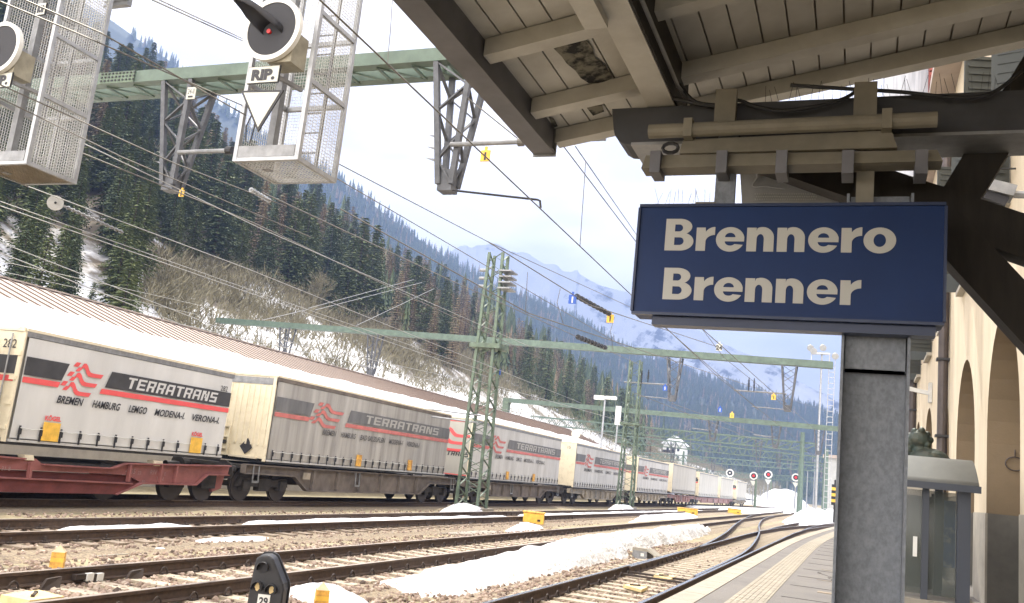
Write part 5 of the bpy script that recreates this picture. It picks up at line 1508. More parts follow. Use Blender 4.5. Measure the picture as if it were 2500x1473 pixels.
def sign_board(label, px, py, w, h, body, size, y, wide):
    q = ony(px, py, y); t = thing('sign_board', label, 'sign', tuple(q))
    pl = MB().box(q.x - w / 2, q.x + w / 2, y - 0.012, y + 0.012, q.z - h / 2, q.z + h / 2).build('panel', M['sign_white'], t)
    MB().box(q.x - w / 2 - 0.008, q.x + w / 2 + 0.008, y - 0.006, y + 0.016, q.z - h / 2 - 0.008, q.z + h / 2 + 0.008).build('border', M['black'], t)
    txt(body, size, M['ink'], pl, (q.x - wide / 2, y - 0.012, q.z - size * 0.36), (1, 0, 0), (0, 0, 1), 'lettering', bold=0.012, width=wide, lift=0.004)
    MB().bar((q.x + w * 0.3, y + 0.02, q.z), (q.x + w * 0.3 + 0.1, y + 0.5, q.z), 0.05).build('bracket', M['galv_dull'], t)
    return t


sign_board('small white RIP. board under the hooded signal', 644, 183, 0.46, 0.215, 'RIP.', 0.19, YC - 0.2, 0.36)
sign_board('small white RIP. board cut by the left picture edge', 0, 197, 0.46, 0.215, 'RIP.', 0.19, YC - 0.2, 0.36)
sign_board('tiny white BOE board at the top of the left cage', 101, 23, 0.17, 0.18, 'BOE', 0.14, YC - 0.1, 0.13)
t = thing('triangle_plate', 'white downward pointing triangle with a dark edge under the RIP. board', 'sign', tuple(ony(640, 255, YC - 0.2)))
T3 = [ony(588, 222, YC - 0.2), ony(692, 220, YC - 0.2), ony(629, 322, YC - 0.2)]
MB().prism(T3[::-1], (0, 0.02, 0)).build('border', M['black'], t)
cc = (T3[0] + T3[1] + T3[2]) / 3
MB().prism([(p.lerp(cc, 0.16) + Vector((0, -0.006, 0))) for p in T3[::-1]], (0, 0.01, 0)).build('face', M['sign_white'], t)
a = ony(612, 300, YC - 0.1); tag(MB().tube([(a.x, a.y, a.z + 0.12), (a.x - 0.06, a.y, a.z - 0.05), (a.x - 0.03, a.y, a.z - 0.25), (a.x + 0.04, a.y, a.z - 0.28), (a.x + 0.07, a.y, a.z - 0.05), (a.x + 0.03, a.y, a.z + 0.12)], 0.009, 6).build('signal_cable', M['black']), 'black cable loop hanging beside the white triangle', 'cable')
a, c = ony(258, 8, YC + 1.2), ony(310, 8, YC + 1.2)
tag(MB().box(a.x, c.x, a.y, a.y + 0.1, a.z - 0.06, a.z + 0.3).box(a.x - .01, c.x + .01, a.y - .02, a.y, a.z - .08, a.z - .05).box(a.x - .01, c.x + .01, a.y - .02, a.y, a.z + .0, a.z + .02).build('gantry_bracket', M['galv_dull']), 'small grey steel bracket at the top edge beside the left cage', 'bracket')
# the gantry the cages hang from, above the picture
t = thing('signal_gantry', 'steel signal gantry above the top edge that carries both cages', 'signal gantry', (-12, YC, 9.2))
MB().box(-20, -5.4, YC - 0.1, YC + 1.0, 9.2, 9.7).build('gantry_beam', M['galv_dull'], t)
for x in (-20.2, -5.6): MB().box(x - 0.2, x + 0.2, YC + 0.2, YC + 0.6, GZ if x < -10 else GZ, 9.2).build('gantry_post', M['galv_dull'], t) if x < -10 else None

# ------------------------------------------------------------------ platform canopy
M['canopy_steel'] = mat('dark_grey_canopy_steel', (0.15, 0.15, 0.165), 0.6, 0, 0.2, 3, 0.002)
M['board'] = mat('dirty_cream_boards', (0.64, 0.63, 0.59), 0.8, 0, 0, 2.2, 0.002, bscale=20, col2=(0.46, 0.445, 0.40), detail=8)
M['rafter'] = mat('cream_rafter_paint', (0.64, 0.63, 0.585), 0.75, 0, 0, 3, 0.003, bscale=16, col2=(0.46, 0.445, 0.40), detail=8)
M['rot'] = mat('peeled_rotten_wood', (0.20, 0.19, 0.15), 0.95, 0, 0, 9, 0.01, col2=(0.018, 0.018, 0.018), ramp=(0.45, 0.58))
M['dark_wood'] = mat('dark_brown_timber', (0.024, 0.02, 0.016), 0.85, 0, 0.3, 4, 0.003, stretch=(4, 4, 0.6))
M['girder_dark'] = mat('dark_cross_girder_steel', (0.055, 0.056, 0.062), 0.7, 0, 0.25, 3)
M['column'] = mat('mottled_grey_column_steel', (0.235, 0.255, 0.285), 0.5, 0.1, 0, 42, 0, col2=(0.16, 0.175, 0.197), ramp=(0.36, 0.64), detail=9, stretch=(1, 1, 0.7))
CE = 5.86
def brd(x): return EYE + 2.41 + 0.19 * (x + 2.05)

t = thing('platform_canopy', 'timber and steel platform canopy with cream boards overhead', 'canopy', (0.08, 5.15, PZ))
# planks run along the track, one by one with open joints
b = MB(); x = -2.12; rr = random.Random(5)
while x < 2.15:
    w = 0.148; z = brd(x); zz = brd(x + w); d = rr.uniform(-0.002, 0.002)
    b.prism([(x + 0.004, -4, z + d), (x + w - 0.003, -4, zz + d), (x + w - 0.003, -4, zz + 0.02), (x + 0.004, -4, z + 0.02)], (0, CE + 4, 0)); x += w + 0.004
bd = b.build('roof_boards', M['board'], t)
MB().prism([(-2.2, -4, brd(-2.2) + 0.03), (2.2, -4, brd(2.2) + 0.03), (2.2, -4, brd(2.2) + 0.07), (-2.2, -4, brd(-2.2) + 0.07)], (0, CE + 4, 0)).build('roof_sheet', M['roof_tin'], t)
def on_board(px, py):
    r = ray(px, py); a = 2.405 + 0.19 * 2.05 - 0.004                      # plane z = a + .19 x below the planks
    k = a / (r.z - 0.19 * r.x); return Vector((r.x * k, r.y * k, r.z * k + EYE))
ptc = [(1352, 118), (1398, 104), (1432, 98), (1446, 116), (1452, 140), (1478, 160), (1497, 190), (1468, 202), (1438, 203), (1418, 190), (1405, 172), (1384, 155), (1372, 138)]
MB().prism([on_board(*p) - Vector((0, 0, 0.001)) for p in ptc], (0, 0, -0.002)).build('peeled_patch', M['rot'], bd)
MB().prism([on_board(*p) - Vector((0, 0, 0.001)) for p in [(1432, 262), (1470, 256), (1475, 272), (1448, 282)]], (0, 0, -0.002)).build('peeled_patch', M['rot'], bd)
MB().prism([on_board(*p) - Vector((0, 0, 0.001)) for p in [(1340, 285), (1352, 290), (1362, 308), (1350, 312)]], (0, 0, -0.002)).build('peeled_patch', M['rot'], bd)
for y in (CE - 0.09, 5.24, 4.42, 3.62, 2.82, 2.02, 1.22, 0.42, -0.38, -1.18, -1.98, -2.78, -3.58):
    MB().prism([(-2.06, y - 0.055, brd(-2.06) - 0.11), (2.12, y - 0.055, brd(2.12) - 0.11), (2.12, y - 0.055, brd(2.12) - 0.006), (-2.06, y - 0.055, brd(-2.06) - 0.006)], (0, 0.11, 0)).build('rafter', M['rafter'], t)
# edge girder over the platform edge: web and flanges
e = MB().box(-2.215, -2.055, -4, 5.72, EYE + 2.215, EYE + 2.235).box(-2.145, -2.125, -4, 5.72, EYE + 2.235, EYE + 2.45).box(-2.09, -2.07, -4, 5.70, EYE + 2.235, EYE + 2.42).build('edge_girder', M['canopy_steel'], t)
MB().box(-2.22, -2.05, 5.72, 5.735, EYE + 2.2, EYE + 2.43).build('end_plate', M['galv_dull'], t)
# girder over the column row
MB().box(-1.27, -1.10, -4, 5.45, EYE + 2.28, EYE + 2.30).box(-1.12, -1.10, -4, 5.45, EYE + 2.30, EYE + 2.55).box(-1.27, -1.25, -4, 5.45, EYE + 2.30, EYE + 2.52).build('main_girder', M['rafter'], t)
MB().box(-1.097, -1.085, -4, 5.44, EYE + 2.283, EYE + 2.58).build('girder_web', M['dark_wood'], t)
MB().tube([(-1.06, -4, EYE + 2.34), (-1.06, 5.0, EYE + 2.34), (-1.0, 5.2, EYE + 2.3)], 0.012, 8).build('conduit', M['galv_dull'], t)
MB().box(-1.36, -1.24, 1.0, 4.05, EYE + 2.235, EYE + 2.28).build('light_batten', M['rafter'], t)
# cross girder with a rounded nose
Yx = 5.12
zb_, zt_ = EYE + 2.03, EYE + 2.27
pts = [(-1.34, Yx, zb_)] + [(-1.36 - 0.11 * math.sin(a), Yx, zb_ + 0.12 - 0.12 * math.cos(a)) for a in (0.3, 0.7, 1.1, 1.5)] + [(-1.49, Yx, zt_), (2.1, Yx, zt_), (2.1, Yx, zb_)]
MB().prism(pts, (0, 0.26, 0)).build('cross_girder', M['girder_dark'], t)
MB().box(-1.34, 2.1, Yx - 0.04, Yx + 0.3, zb_ - 0.02, zb_ - 0.002).build('lower_flange', M['galv_dull'], t)
# diagonal timbers
def timber(p, q, Y, th, dp=0.16, up_to=False):
    a, c = ony(*p, Y), ony(*q, Y)
    if up_to:                                        # ends under the boards
        for _ in range(20): k = (brd(c.x) - 0.12 - a.z) / (c.z - a.z); c = a.lerp(c, k)
    else: c = a.lerp(c, (XWALL - a.x) / (c.x - a.x))     # runs into the station wall
    MB().bar(a, c, dp, th, up=(0, 0, 1)).build('diagonal_brace', M['dark_wood'], t)
XWALL = 2.12
timber((1800, 350), (2700, 655), 5.42, 0.235); timber((2288, 575), (2560, 130), 5.44, 0.20, 0.15, True); timber((2300, 560), (2860, 1165), 5.40, 0.225, 0.17)
# column: H section
cx0, cx1 = -0.09, 0.245
col = MB().box(cx0, cx0 + 0.014, 5.0, 5.3, PZ, 3.36).box(cx1 - 0.014, cx1, 5.0, 5.3, PZ, 3.36).box(cx0 + 0.014, cx1 - 0.014, 5.14, 5.152, PZ, 3.36).build('column', M['column'], t)
MB().box(cx0 + 0.015, cx1 - 0.015, 5.06, 5.139, 2.40, 2.41).build('stiffener', M['column'], t)
MB().box(cx0 - 0.1, cx1 + 0.1, 4.95, 5.35, PZ, PZ + 0.02).build('base_plate', M['column'], t)
MB().box(cx0 + 0.02, cx1 - 0.02, 5.06, 5.14, 2.4, 3.36).build('web_cover', M['column'], t)
# cables drooping over the cross girder
for k, P in enumerate(([(1640, 240), (1760, 262), (1800, 245), (1850, 262), (1930, 270), (2050, 245), (2100, 215)], [(1930, 208), (2030, 215), (2200, 225), (2330, 238), (2420, 228), (2500, 170)], [(1660, 205), (1700, 250), (1790, 258)])):
    MB().tube(smooth_path([tuple(ony(*p, 5.05)) for p in P], 5), 0.011, 6).build('sagging_cable', M['black'], t)
b = MB(); rr = random.Random(9)
for k in range(34):
    q = ony(1870 + k * 18, 238, 5.2); b.tube([(q.x, 5.2, zt_), (q.x + rr.uniform(-0.04, 0.04), 5.2 + rr.uniform(-0.06, 0.06), zt_ + 0.13)], 0.0014, 3)
b.build('bird_spikes', M['black'], t)

# ------------------------------------------------------------------ lamps and the station sign hung below it
Ys = 4.9
M['lamp_cream'] = mat('grimy_cream_lamp_housing', (0.22, 0.20, 0.155), 0.7, 0, 0.2, 4)
t = thing('tube_lamp', 'long unlit fluorescent lamp under the cross girder, above the station sign', 'lamp', tuple(ony(1930, 380, Ys)))
a, c = ony(1585, 322, Ys), ony(2288, 292, Ys)
MB().tube([a, c], 0.042, 12).build('lamp_tube', M['lamp_cream'], t)
for px in (1682, 2165): q = ony(px, 322 - (px - 1585) * 0.043, Ys); MB().box(q.x - 0.025, q.x + 0.025, Ys - 0.05, Ys + 0.09, q.z - 0.055, q.z + 0.055).build('tube_clip', M['lamp_cream'], t)
P_ = [ony(1658, 375, Ys - 0.02), ony(2191, 360, Ys - 0.02), ony(2176, 318, Ys + 0.03), ony(1668, 342, Ys + 0.03)]
MB().prism(P_, (0, 0.16, 0.0)).build('reflector_box', M['lamp_cream'], t)
P_ = [ony(1565, 411, Ys - 0.04), ony(2302, 393, Ys - 0.04), ony(2288, 366, Ys), ony(1577, 380, Ys)]
lh = MB().prism(P_, (0, 0.14, 0)).build('lamp_housing', M['lamp_cream'], t)
for px in (1600, 1762, 1908, 2070, 2250): q = ony(px, 392, Ys - 0.05); MB().box(q.x - 0.03, q.x + 0.03, Ys - 0.062, Ys + 0.1, q.z - 0.075, q.z + 0.055).build('housing_clamp', M['canopy_steel'], t)
q = ony(1637, 362, Ys); 
MB().tube([(q.x + 0.045 * math.cos(k * 0.63), Ys, q.z + 0.03 * math.sin(k * 0.63)) for k in range(11)], 0.011, 6).build('cable_coil', M['black'], t)
for px, d in ((1772, 0.055), (2112, 0.045)):
    q = ony(px, 450, Ys + 0.11); MB().box(q.x - d, q.x + d, Ys + 0.085, Ys + 0.13, ony(px, 505, Ys).z, zb_ + 0.06 if px < 2000 else zb_ + 0.1).build('hanger_strap', M['column'] if px < 2000 else M['lamp_cream'], t)
    q2 = ony(px, 270, Ys + 0.11); MB().box(q2.x - 0.06, q2.x + 0.06, Ys + 0.08, Ys + 0.14, zb_ + 0.06, zt_ + 0.03).build('hanger_hook', M['lamp_cream'], t)

M['sign_blue'] = mat('station_sign_blue', (0.007, 0.027, 0.105), 0.45, 0, 0.1, 3, spec=0.25)
M['sign_navy'] = mat('dark_navy_trim', (0.012, 0.025, 0.075), 0.35)
M['sign_letter'] = mat('off_white_reflective_letters', (0.47, 0.46, 0.415), 0.4)
q0 = ony(1562, 501, Ys); q1 = ony(2312, 503, Ys); q2 = ony(1556, 766, Ys)
t = thing('station_sign', 'big dark blue station sign lettered Brennero and Brenner in white', 'station sign', ((q0.x + q1.x) / 2, Ys, q2.z))
sx0, sx1, sz0, sz1 = q0.x, q1.x, q2.z, q0.z
b = MB(); rd = 0.02
ring = []
for (cx_, cz_, a0) in ((sx1 - rd, sz0 + rd, -90), (sx1 - rd, sz1 - rd, 0), (sx0 + rd, sz1 - rd, 90), (sx0 + rd, sz0 + rd, 180)):
    for k in range(5): a = R(a0 + 22.5 * k); ring.append((cx_ + rd * math.cos(a), Ys, cz_ + rd * math.sin(a)))
pan = b.prism(ring, (0, 0.17, 0)).build('panel', M['sign_blue'], t)
fr = MB()
for (x0, x1, z0, z1) in ((sx0 + 0.004, sx1 - 0.004, sz1 - 0.014, sz1 + 0.003), (sx0 + 0.004, sx1 - 0.004, sz0 - 0.003, sz0 + 0.012), (sx0 - 0.003, sx0 + 0.011, sz0 + 0.016, sz1 - 0.018), (sx1 - 0.011, sx1 + 0.003, sz0 + 0.016, sz1 - 0.018)):
    fr.box(x0, x1, Ys - 0.012, Ys + 0.02, z0, z1)
fr.build('frame', M['sign_navy'], t)
s0, s1 = ony(1589, 772, Ys), ony(2286, 798, Ys)
MB().box(s0.x, s1.x, Ys + 0.03, Ys + 0.13, sz0 - 0.052, sz0 - 0.004).build('lamp_trough', M['sign_navy'], t)
def arc_(cx, cz, rx, rz, a0, a1, n=18): return [(cx + rx * math.cos(R(a0 + (a1 - a0) * k / n)), cz + rz * math.sin(R(a0 + (a1 - a0) * k / n))) for k in range(n + 1)]


def glyph(c):
    """bold sans letters, cap height 1: outlines (outer, then holes) and the advance"""
    s_ = 0.262
    if c == 'B':
        return [[(0, 0)] + arc_(0.43, 0.285, 0.37, 0.285, -90, 62) + arc_(0.39, 0.745, 0.35, 0.255, -58, 90) + [(0, 1)],
                [(s_, 0.175)] + arc_(0.41, 0.295, 0.115, 0.12, -90, 90) + [(s_, 0.415)], [(s_, 0.60)] + arc_(0.38, 0.71, 0.105, 0.11, -90, 90) + [(s_, 0.82)]], 0.87
    if c == 'r':
        return [[(0, 0), (s_, 0)] + arc_(0.51, 0.29, 0.248, 0.205, 180, 90) + arc_(0.51, 0.42, 0.30, 0.325, 90, 148) + [(0.245, 0.725), (0, 0.725)]], 0.545
    if c == 'n':
        return [[(0, 0), (s_, 0)] + arc_(0.357, 0.38, 0.095, 0.15, 180, 0) + [(0.452, 0), (0.714, 0)] + arc_(0.41, 0.42, 0.304, 0.325, 0, 116) + [(0.25, 0.63), (0.25, 0.725), (0, 0.725)]], 0.80
    if c == 'e':
        return [[(0.762, 0.30)] + arc_(0.39, 0.30, 0.148, 0.13, 180, 322) + arc_(0.385, 0.363, 0.385, 0.378, -26, -350, 44),
                arc_(0.385, 0.43, 0.142, 0.135, 180, 0)], 0.83
    return [arc_(0.395, 0.363, 0.395, 0.378, 0, 352, 44), arc_(0.395, 0.363, 0.15, 0.19, 0, 352, 30)], 0.87


def outline_mesh(name, rings):
    cu_ = bpy.data.curves.new('t', 'CURVE'); cu_.dimensions = '2D'; cu_.fill_mode = 'BOTH'
    for rg in rings:
        sp = cu_.splines.new('POLY'); sp.points.add(len(rg) - 1); sp.use_cyclic_u = True
        for p_, (a, e) in zip(sp.points, rg): p_.co = (a, e, 0, 1)
    ob = bpy.data.objects.new('t', cu_); COL.objects.link(ob)
    me = bpy.data.meshes.new_from_object(ob.evaluated_get(bpy.context.evaluated_depsgraph_get())); me.name = name
    bpy.data.objects.remove(ob); bpy.data.curves.remove(cu_)
    return me


for body, pxl, pyl, pxr, pyr in (('Brennero', 1622, 612, 2187, 624), ('Brenner', 1617, 731, 2101, 745)):
    l_, r_ = ony(pxl, pyl, Ys), ony(pxr, pyr, Ys); cap = (ony(pxl, pyl - 77, Ys) - l_).z
    tot = sum(glyph(c)[1] for c in body) - (0.08 if body[-1] == 'o' else 0.035); kx = (r_.x - l_.x) / tot; x = 0.0
    for c in body:
        rings, adv = glyph(c); me = outline_mesh('letter', rings); org = WORLD[pan.name]
        for v in me.vertices: v.co = Vector((l_.x + (x + v.co.x) * kx, Ys - 0.003, l_.z + v.co.y * cap)) - org
        me.materials.append(M['sign_letter'])
        o = bpy.data.objects.new('letter', me); COL.objects.link(o); o.parent = pan; x += adv
b = MB(); rr = random.Random(2)
for k in range(14):
    q = ony(1600 + k * 11, 500, Ys + 0.05); b.tube([(q.x, Ys + 0.05, sz1), (q.x + rr.uniform(-0.03, 0.03), Ys + 0.05 + rr.uniform(-0.05, 0.05), sz1 + 0.10)], 0.0012, 3)
b.build('bird_spikes', M['galv_dull'], t)
MB().box(ony(1695, 495, Ys).x, ony(1745, 495, Ys).x, Ys + 0.03, Ys + 0.13, sz1, sz1 + 0.026).build('top_box', M['lamp_cream'], t)
# floodlight with a perforated grille, seen between the sign and the lamp
t = thing('floodlight', 'silver floodlight with a perforated grille, just above the station sign', 'floodlight', tuple(ony(1930, 470, 5.6)))
a = [ony(1806, 412, 5.6), ony(1850, 410, 5.6), ony(2088, 492, 5.6), ony(2088, 506, 5.6), ony(1812, 506, 5.6)]
MB().prism(a[::-1], (0, 0.02, 0)).build('reflector', M['alu'], t)
MB().tube(smooth_path([tuple(ony(*p, 5.58)) for p in ((1842, 415), (1850, 432), (1838, 455), (1870, 456), (1915, 462))], 4), 0.006, 5).build('lamp_wire', M['alu'], t)
b = MB()
for k in range(27):
    for j in range(3):
        q = ony(1844 + k * 5.6 + (2.8 if j % 2 else 0), 474 + j * 6.4, 5.585); b.disc(q, (0, 1, 0), 0.005, 0.006, 6)
b.build('grille_hole', M['white'], t)

# ------------------------------------------------------------------ station building
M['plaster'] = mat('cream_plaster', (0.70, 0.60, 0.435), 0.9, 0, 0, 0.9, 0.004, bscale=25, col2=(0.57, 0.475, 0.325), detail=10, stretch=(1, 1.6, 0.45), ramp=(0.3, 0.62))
M['plaster_in'] = mat('shade_toned_plaster', (0.24, 0.18, 0.11), 0.9, 0, 0.1, 1.2, 0.004, bscale=30)  # shade of the arch recesses is put into this darker brown colour
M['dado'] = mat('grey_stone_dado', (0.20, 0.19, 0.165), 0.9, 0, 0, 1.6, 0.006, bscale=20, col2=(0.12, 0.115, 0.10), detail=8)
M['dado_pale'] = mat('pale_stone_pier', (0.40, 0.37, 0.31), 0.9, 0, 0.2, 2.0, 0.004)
M['pipe'] = mat('brown_downpipe', (0.075, 0.06, 0.055), 0.5, 0.2, 0.25, 3)
M['shutter'] = mat('dark_green_shutter', (0.05, 0.055, 0.05), 0.7)
M['frame_w'] = mat('grey_window_frame', (0.5, 0.5, 0.48), 0.6)
M['curtain_w'] = mat('white_window_curtain', (0.75, 0.76, 0.8), 0.8, 0, 0.08, 5, stretch=(1, 6, 1))
M['brick'] = mat('red_brick', (0.25, 0.06, 0.045), 0.85, 0, 0.3, 6)
M['slate'] = mat('grey_metal_cladding', (0.28, 0.29, 0.31), 0.5, 0.3, 0.35, 1.5, stretch=(4, 4, 0.3))
XW = 2.1; DZ = 1.82; TOPW = 12.5
t = thing('station_building', 'long cream station building with tall arches over a grey stone base', 'building', (XW, 18, PZ))
P0, W_, per = 13.3 - 3 * 5.1 + 0.2, 3.4, 5.1
wall = MB(); inner = MB(); dado = MB(); back = 0.55
yy = -3.0; bays = []
c0 = 15.85                                        # centre of the nearest visible arch
cents = [c0 + per * k for k in range(-4, 8)]
y0 = cents[0] - per / 2; SP = 3.0; rad = W_ / 2   # springing height
def wq(b, y0_, y1_, z0, z1, x=XW): b.add([(x, y1_, z0), (x, y0_, z0), (x, y0_, z1), (x, y1_, z1)], [(0, 1, 2, 3)])
APEX = 4.95
for c in cents:
    a, d = c - per / 2, c + per / 2; l, r_ = c - rad, c + rad
    for (u0, u1) in ((a, l), (r_, d)):
        wq(wall, u0, u1, DZ, TOPW)
    n_ = 16; prev = None
    arc = [(c - rad * math.cos(math.pi * k / n_), SP + (APEX - SP) * math.sin(math.pi * k / n_)) for k in range(n_ + 1)]
    pts_ = [(l, DZ)] + arc + [(r_, DZ)]
    for (u0, z0), (u1, z1) in zip(arc, arc[1:]):
        wall.add([(XW, u1, z1), (XW, u0, z0), (XW, u0, TOPW), (XW, u1, TOPW)], [(0, 1, 2, 3)])
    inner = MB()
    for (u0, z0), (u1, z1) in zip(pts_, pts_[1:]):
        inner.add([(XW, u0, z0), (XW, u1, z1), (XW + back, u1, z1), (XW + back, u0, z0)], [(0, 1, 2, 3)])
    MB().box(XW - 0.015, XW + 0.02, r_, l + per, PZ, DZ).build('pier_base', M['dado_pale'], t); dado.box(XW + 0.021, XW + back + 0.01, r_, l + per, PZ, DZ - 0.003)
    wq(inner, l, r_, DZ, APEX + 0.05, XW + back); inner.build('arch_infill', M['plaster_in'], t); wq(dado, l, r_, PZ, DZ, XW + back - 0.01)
Y1w = cents[-1] + per / 2
wall.add([(XW, Y1w, DZ), (XW + 8, Y1w, DZ), (XW + 8, Y1w, TOPW), (XW, Y1w, TOPW)], [(3, 2, 1, 0)])
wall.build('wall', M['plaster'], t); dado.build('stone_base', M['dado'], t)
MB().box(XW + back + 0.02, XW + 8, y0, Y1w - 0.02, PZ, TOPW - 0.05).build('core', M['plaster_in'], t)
MB().box(XW - 0.6, XW + 8.4, y0, Y1w + 0.4, TOPW, TOPW + 0.25).build('roof', M['roof_tin'], t)
for k, c in enumerate(cents):
    if c < 8: continue
    for s in (-0.05,):
        w0, w1, z0, z1 = c - 0.75, c + 0.75, 6.6, 8.9
        f = MB()
        for (a, d, e, g_) in ((w0, w1, z1 - 0.1, z1), (w0, w1, z0, z0 + 0.08), (w0, w0 + 0.1, z0 + 0.081, z1 - 0.101), (w1 - 0.1, w1, z0 + 0.081, z1 - 0.101), (c - 0.04, c + 0.04, z0 + 0.081, z1 - 0.101)): f.box(XW - 0.06, XW + 0.04, a, d, e, g_)
        win = f.build('window', M['frame_w'], t)
        MB().box(XW - 0.012, XW - 0.006, w0 + 0.1, w1 - 0.1, z0 + 0.08, z1 - 0.1).build('curtain', M['curtain_w'], win)
        MB().box(XW - 0.14, XW - 0.001, w0 - 0.1, w1 + 0.1, z0 - 0.1, z0 - 0.003).build('sill', M['dado_pale'], win)
        for (a, sg) in ((w0 - 0.04, -1), (w1 + 0.04, 1)):
            sh = MB(); sh.bar((XW - 0.03, a, (z0 + z1) / 2), (XW - 0.68, a + sg * 0.18, (z0 + z1) / 2), 0.05, z1 - z0)
            for j in range(18): sh.bar((XW - 0.1, a + sg * 0.04 - 0.035, z0 + 0.15 + j * 0.125), (XW - 0.62, a + sg * 0.17 - 0.035, z0 + 0.15 + j * 0.125), 0.02, 0.05)
            sh.build('shutter', M['shutter'], win)
            MB().tube([(XW, a + sg * 0.5, z0 + 0.3), (XW - 0.2, a + sg * 0.5, z0 + 0.3), (XW - 0.24, a + sg * 0.5, z0 + 0.4)], 0.015, 5).build('shutter_hook', M['black'], win)
# downpipes
for Yp, r_, zt in ((24.6, 0.12, TOPW), (37.5, 0.13, TOPW)):
    pp = MB().tube([(XW - 0.14, Yp, PZ), (XW - 0.14, Yp, zt)], r_, 12).build('downpipe', M['pipe'], t)
    for z in (3.6, 5.5, 8.0, 10.2): MB().box(XW - 0.3, XW + 0.0, Yp - 0.025 - r_ * 1.1, Yp + 0.025 + r_ * 1.1, z - 0.03, z + 0.03).build('pipe_clip', M['black'], pp)
# taller bay with grey cladding and a brick edge, farther along
MB().box(0.55, 2.08, 33.6, 37, 9.8, 19.0).build('clad_bay', M['slate'], t)
b = MB()
for k in range(14): b.box(2.02, 2.42, 32.9, 33.58, 11.0 + k * 0.62, 11.56 + k * 0.62)
b.build('brick_edge', M['brick'], t)
q = ony(2478, 1133, c0 + rad - 0.04)
MB().tube([(q.x + 0.145 * math.cos(k * 0.2618), q.y, q.z + 0.115 * math.sin(k * 0.2618)) for k in range(25)], 0.011, 6).tube([(q.x, q.y, q.z + 0.11), (q.x, q.y, q.z + 0.24)], 0.011, 6).build('iron_ring', M['pipe'], t)
q = ony(2258, 955, 30.0); MB().bar((q.x - 0.75, 30, q.z + 0.1), (XW - 0.1, 30, q.z - 0.06), 0.12, 0.12).box(XW - 0.1, XW - 0.01, 29.85, 30.15, q.z - 0.35, q.z + 0.25).build('wall_bracket', M['alu'], t)
# outside lamp on an arm
t = thing('wall_lamp', 'grey street style lamp on a tube, right of the dark diagonal braces', 'lamp', tuple(ony(2440, 465, 8.5)))
a, c = ony(2395, 455, 8.5), ony(2475, 475, 8.5)
MB().bar(a, c, 0.22, 0.1).build('lamp_body', M['galv_dull'], t); MB().tube([c, (XW + 0.0, 8.5, c.z - 0.05)], 0.035, 8).build('arm', M['galv'], t)
MB().bar(a + Vector((0.02, 0, -0.09)), c + Vector((-0.06, 0, -0.09)), 0.16, 0.08).build('lamp_glass', M['black_matt'], t)
MB().disc(a + Vector((-0.08, 0.1, -0.02)), (1, 0, 0.2), 0.16, 0.02, 20).build('lamp_shade', M['cream_paint'], t)

# ------------------------------------------------------------------ glass shelter
gm = bpy.data.materials.new('dusty_glass'); gm.use_nodes = True; pb = gm.node_tree.nodes['Principled BSDF']
pb.inputs['Base Color'].default_value = (0.10, 0.115, 0.105, 1); pb.inputs['Roughness'].default_value = 0.08; pb.inputs['Transmission Weight'].default_value = 0.0; pb.inputs['Alpha'].default_value = 0.5
M['glass'] = gm
M['shelter_roof'] = mat('grey_green_shelter_roof', (0.15, 0.155, 0.145), 0.9, 0.1, 0.12, 2)
M['shelter_frame'] = mat('dark_slate_frame', (0.06, 0.068, 0.085), 0.45, 0.2)
t = thing('glass_shelter', 'small glass waiting shelter with a curved grey roof against the station wall', 'shelter', (1.1, 13.6, PZ))
Sx0, Sx1, Sy0, Sy1 = 0.30, 1.48, 13.0, 17.5
zr = EYE + 0.0573 * 13.0
b = MB(); n_ = 10
for k in range(n_ + 1):
    u = k / n_; y = Sy0 - 0.15 + 0.9 * u; z = zr - 0.34 + 0.36 * math.sin(u * math.pi / 2)
    b.v += [(Sx0 - 0.12, y, z), (Sx1 - 0.02, y, z)]
b.v += [(Sx0 - 0.12, Sy1, zr + 0.02), (Sx1 - 0.02, Sy1, zr + 0.02)]
for k in range(n_ + 1): b.f.append((2 * k, 2 * k + 1, 2 * k + 3, 2 * k + 2)); b.m.append(0)
o = b.build('roof', M['shelter_roof'], t, smooth=True); md = o.modifiers.new('s', 'SOLIDIFY'); md.thickness = 0.03
MB().box(Sx0 - 0.14, Sx1 + 0.0, Sy0 - 0.17, Sy0 - 0.1, zr - 0.43, zr - 0.345).build('gutter', M['shelter_frame'], t)
for (x, y, w) in ((1.30, 13.02, 0.075), (1.08, 13.9, 0.05), (0.86, 13.02, 0.04), (0.32, 13.02, 0.05), (1.30, 17.4, 0.06), (0.32, 17.4, 0.05)):
    MB().box(x - w, x + w, y - w, y + w, PZ + 0.34, zr - 0.4).build('post', M['shelter_frame'], t)
MB().box(Sx0, Sx1, Sy0 - 0.1, Sy1, PZ, PZ + 0.34).build('plinth', M['concrete'], t)
for (x0, x1) in ((0.37, 0.82), (0.90, 1.22)): MB().box(x0, x1, 13.03, 13.045, PZ + 0.4, zr - 0.45).build('glass_pane', M['glass'], t)
MB().box(1.38, 1.39, 13.1, 17.3, PZ + 0.4, zr - 0.45).build('glass_pane', M['glass'], t)
MB().box(0.36, 1.2, 14.6, 14.65, PZ + 0.36, zr - 0.5).build('rear_panel', mat('grey_green_panel', (0.09, 0.095, 0.085), 0.5, 0, 0.2, 2), t)
M['poster'] = mat('blue_white_poster', (0.10, 0.20, 0.50), 0.4, 0, 0, 5, col2=(0.6, 0.62, 0.7), ramp=(0.42, 0.5))
MB().box(1.10, 1.235, 13.3, 13.31, PZ + 0.75, zr - 0.55).build('poster', M['poster'], t)
MB().box(0.72, 0.77, 12.99, 13.0, PZ + 0.85, PZ + 1.1).build('notice', M['white'], t)

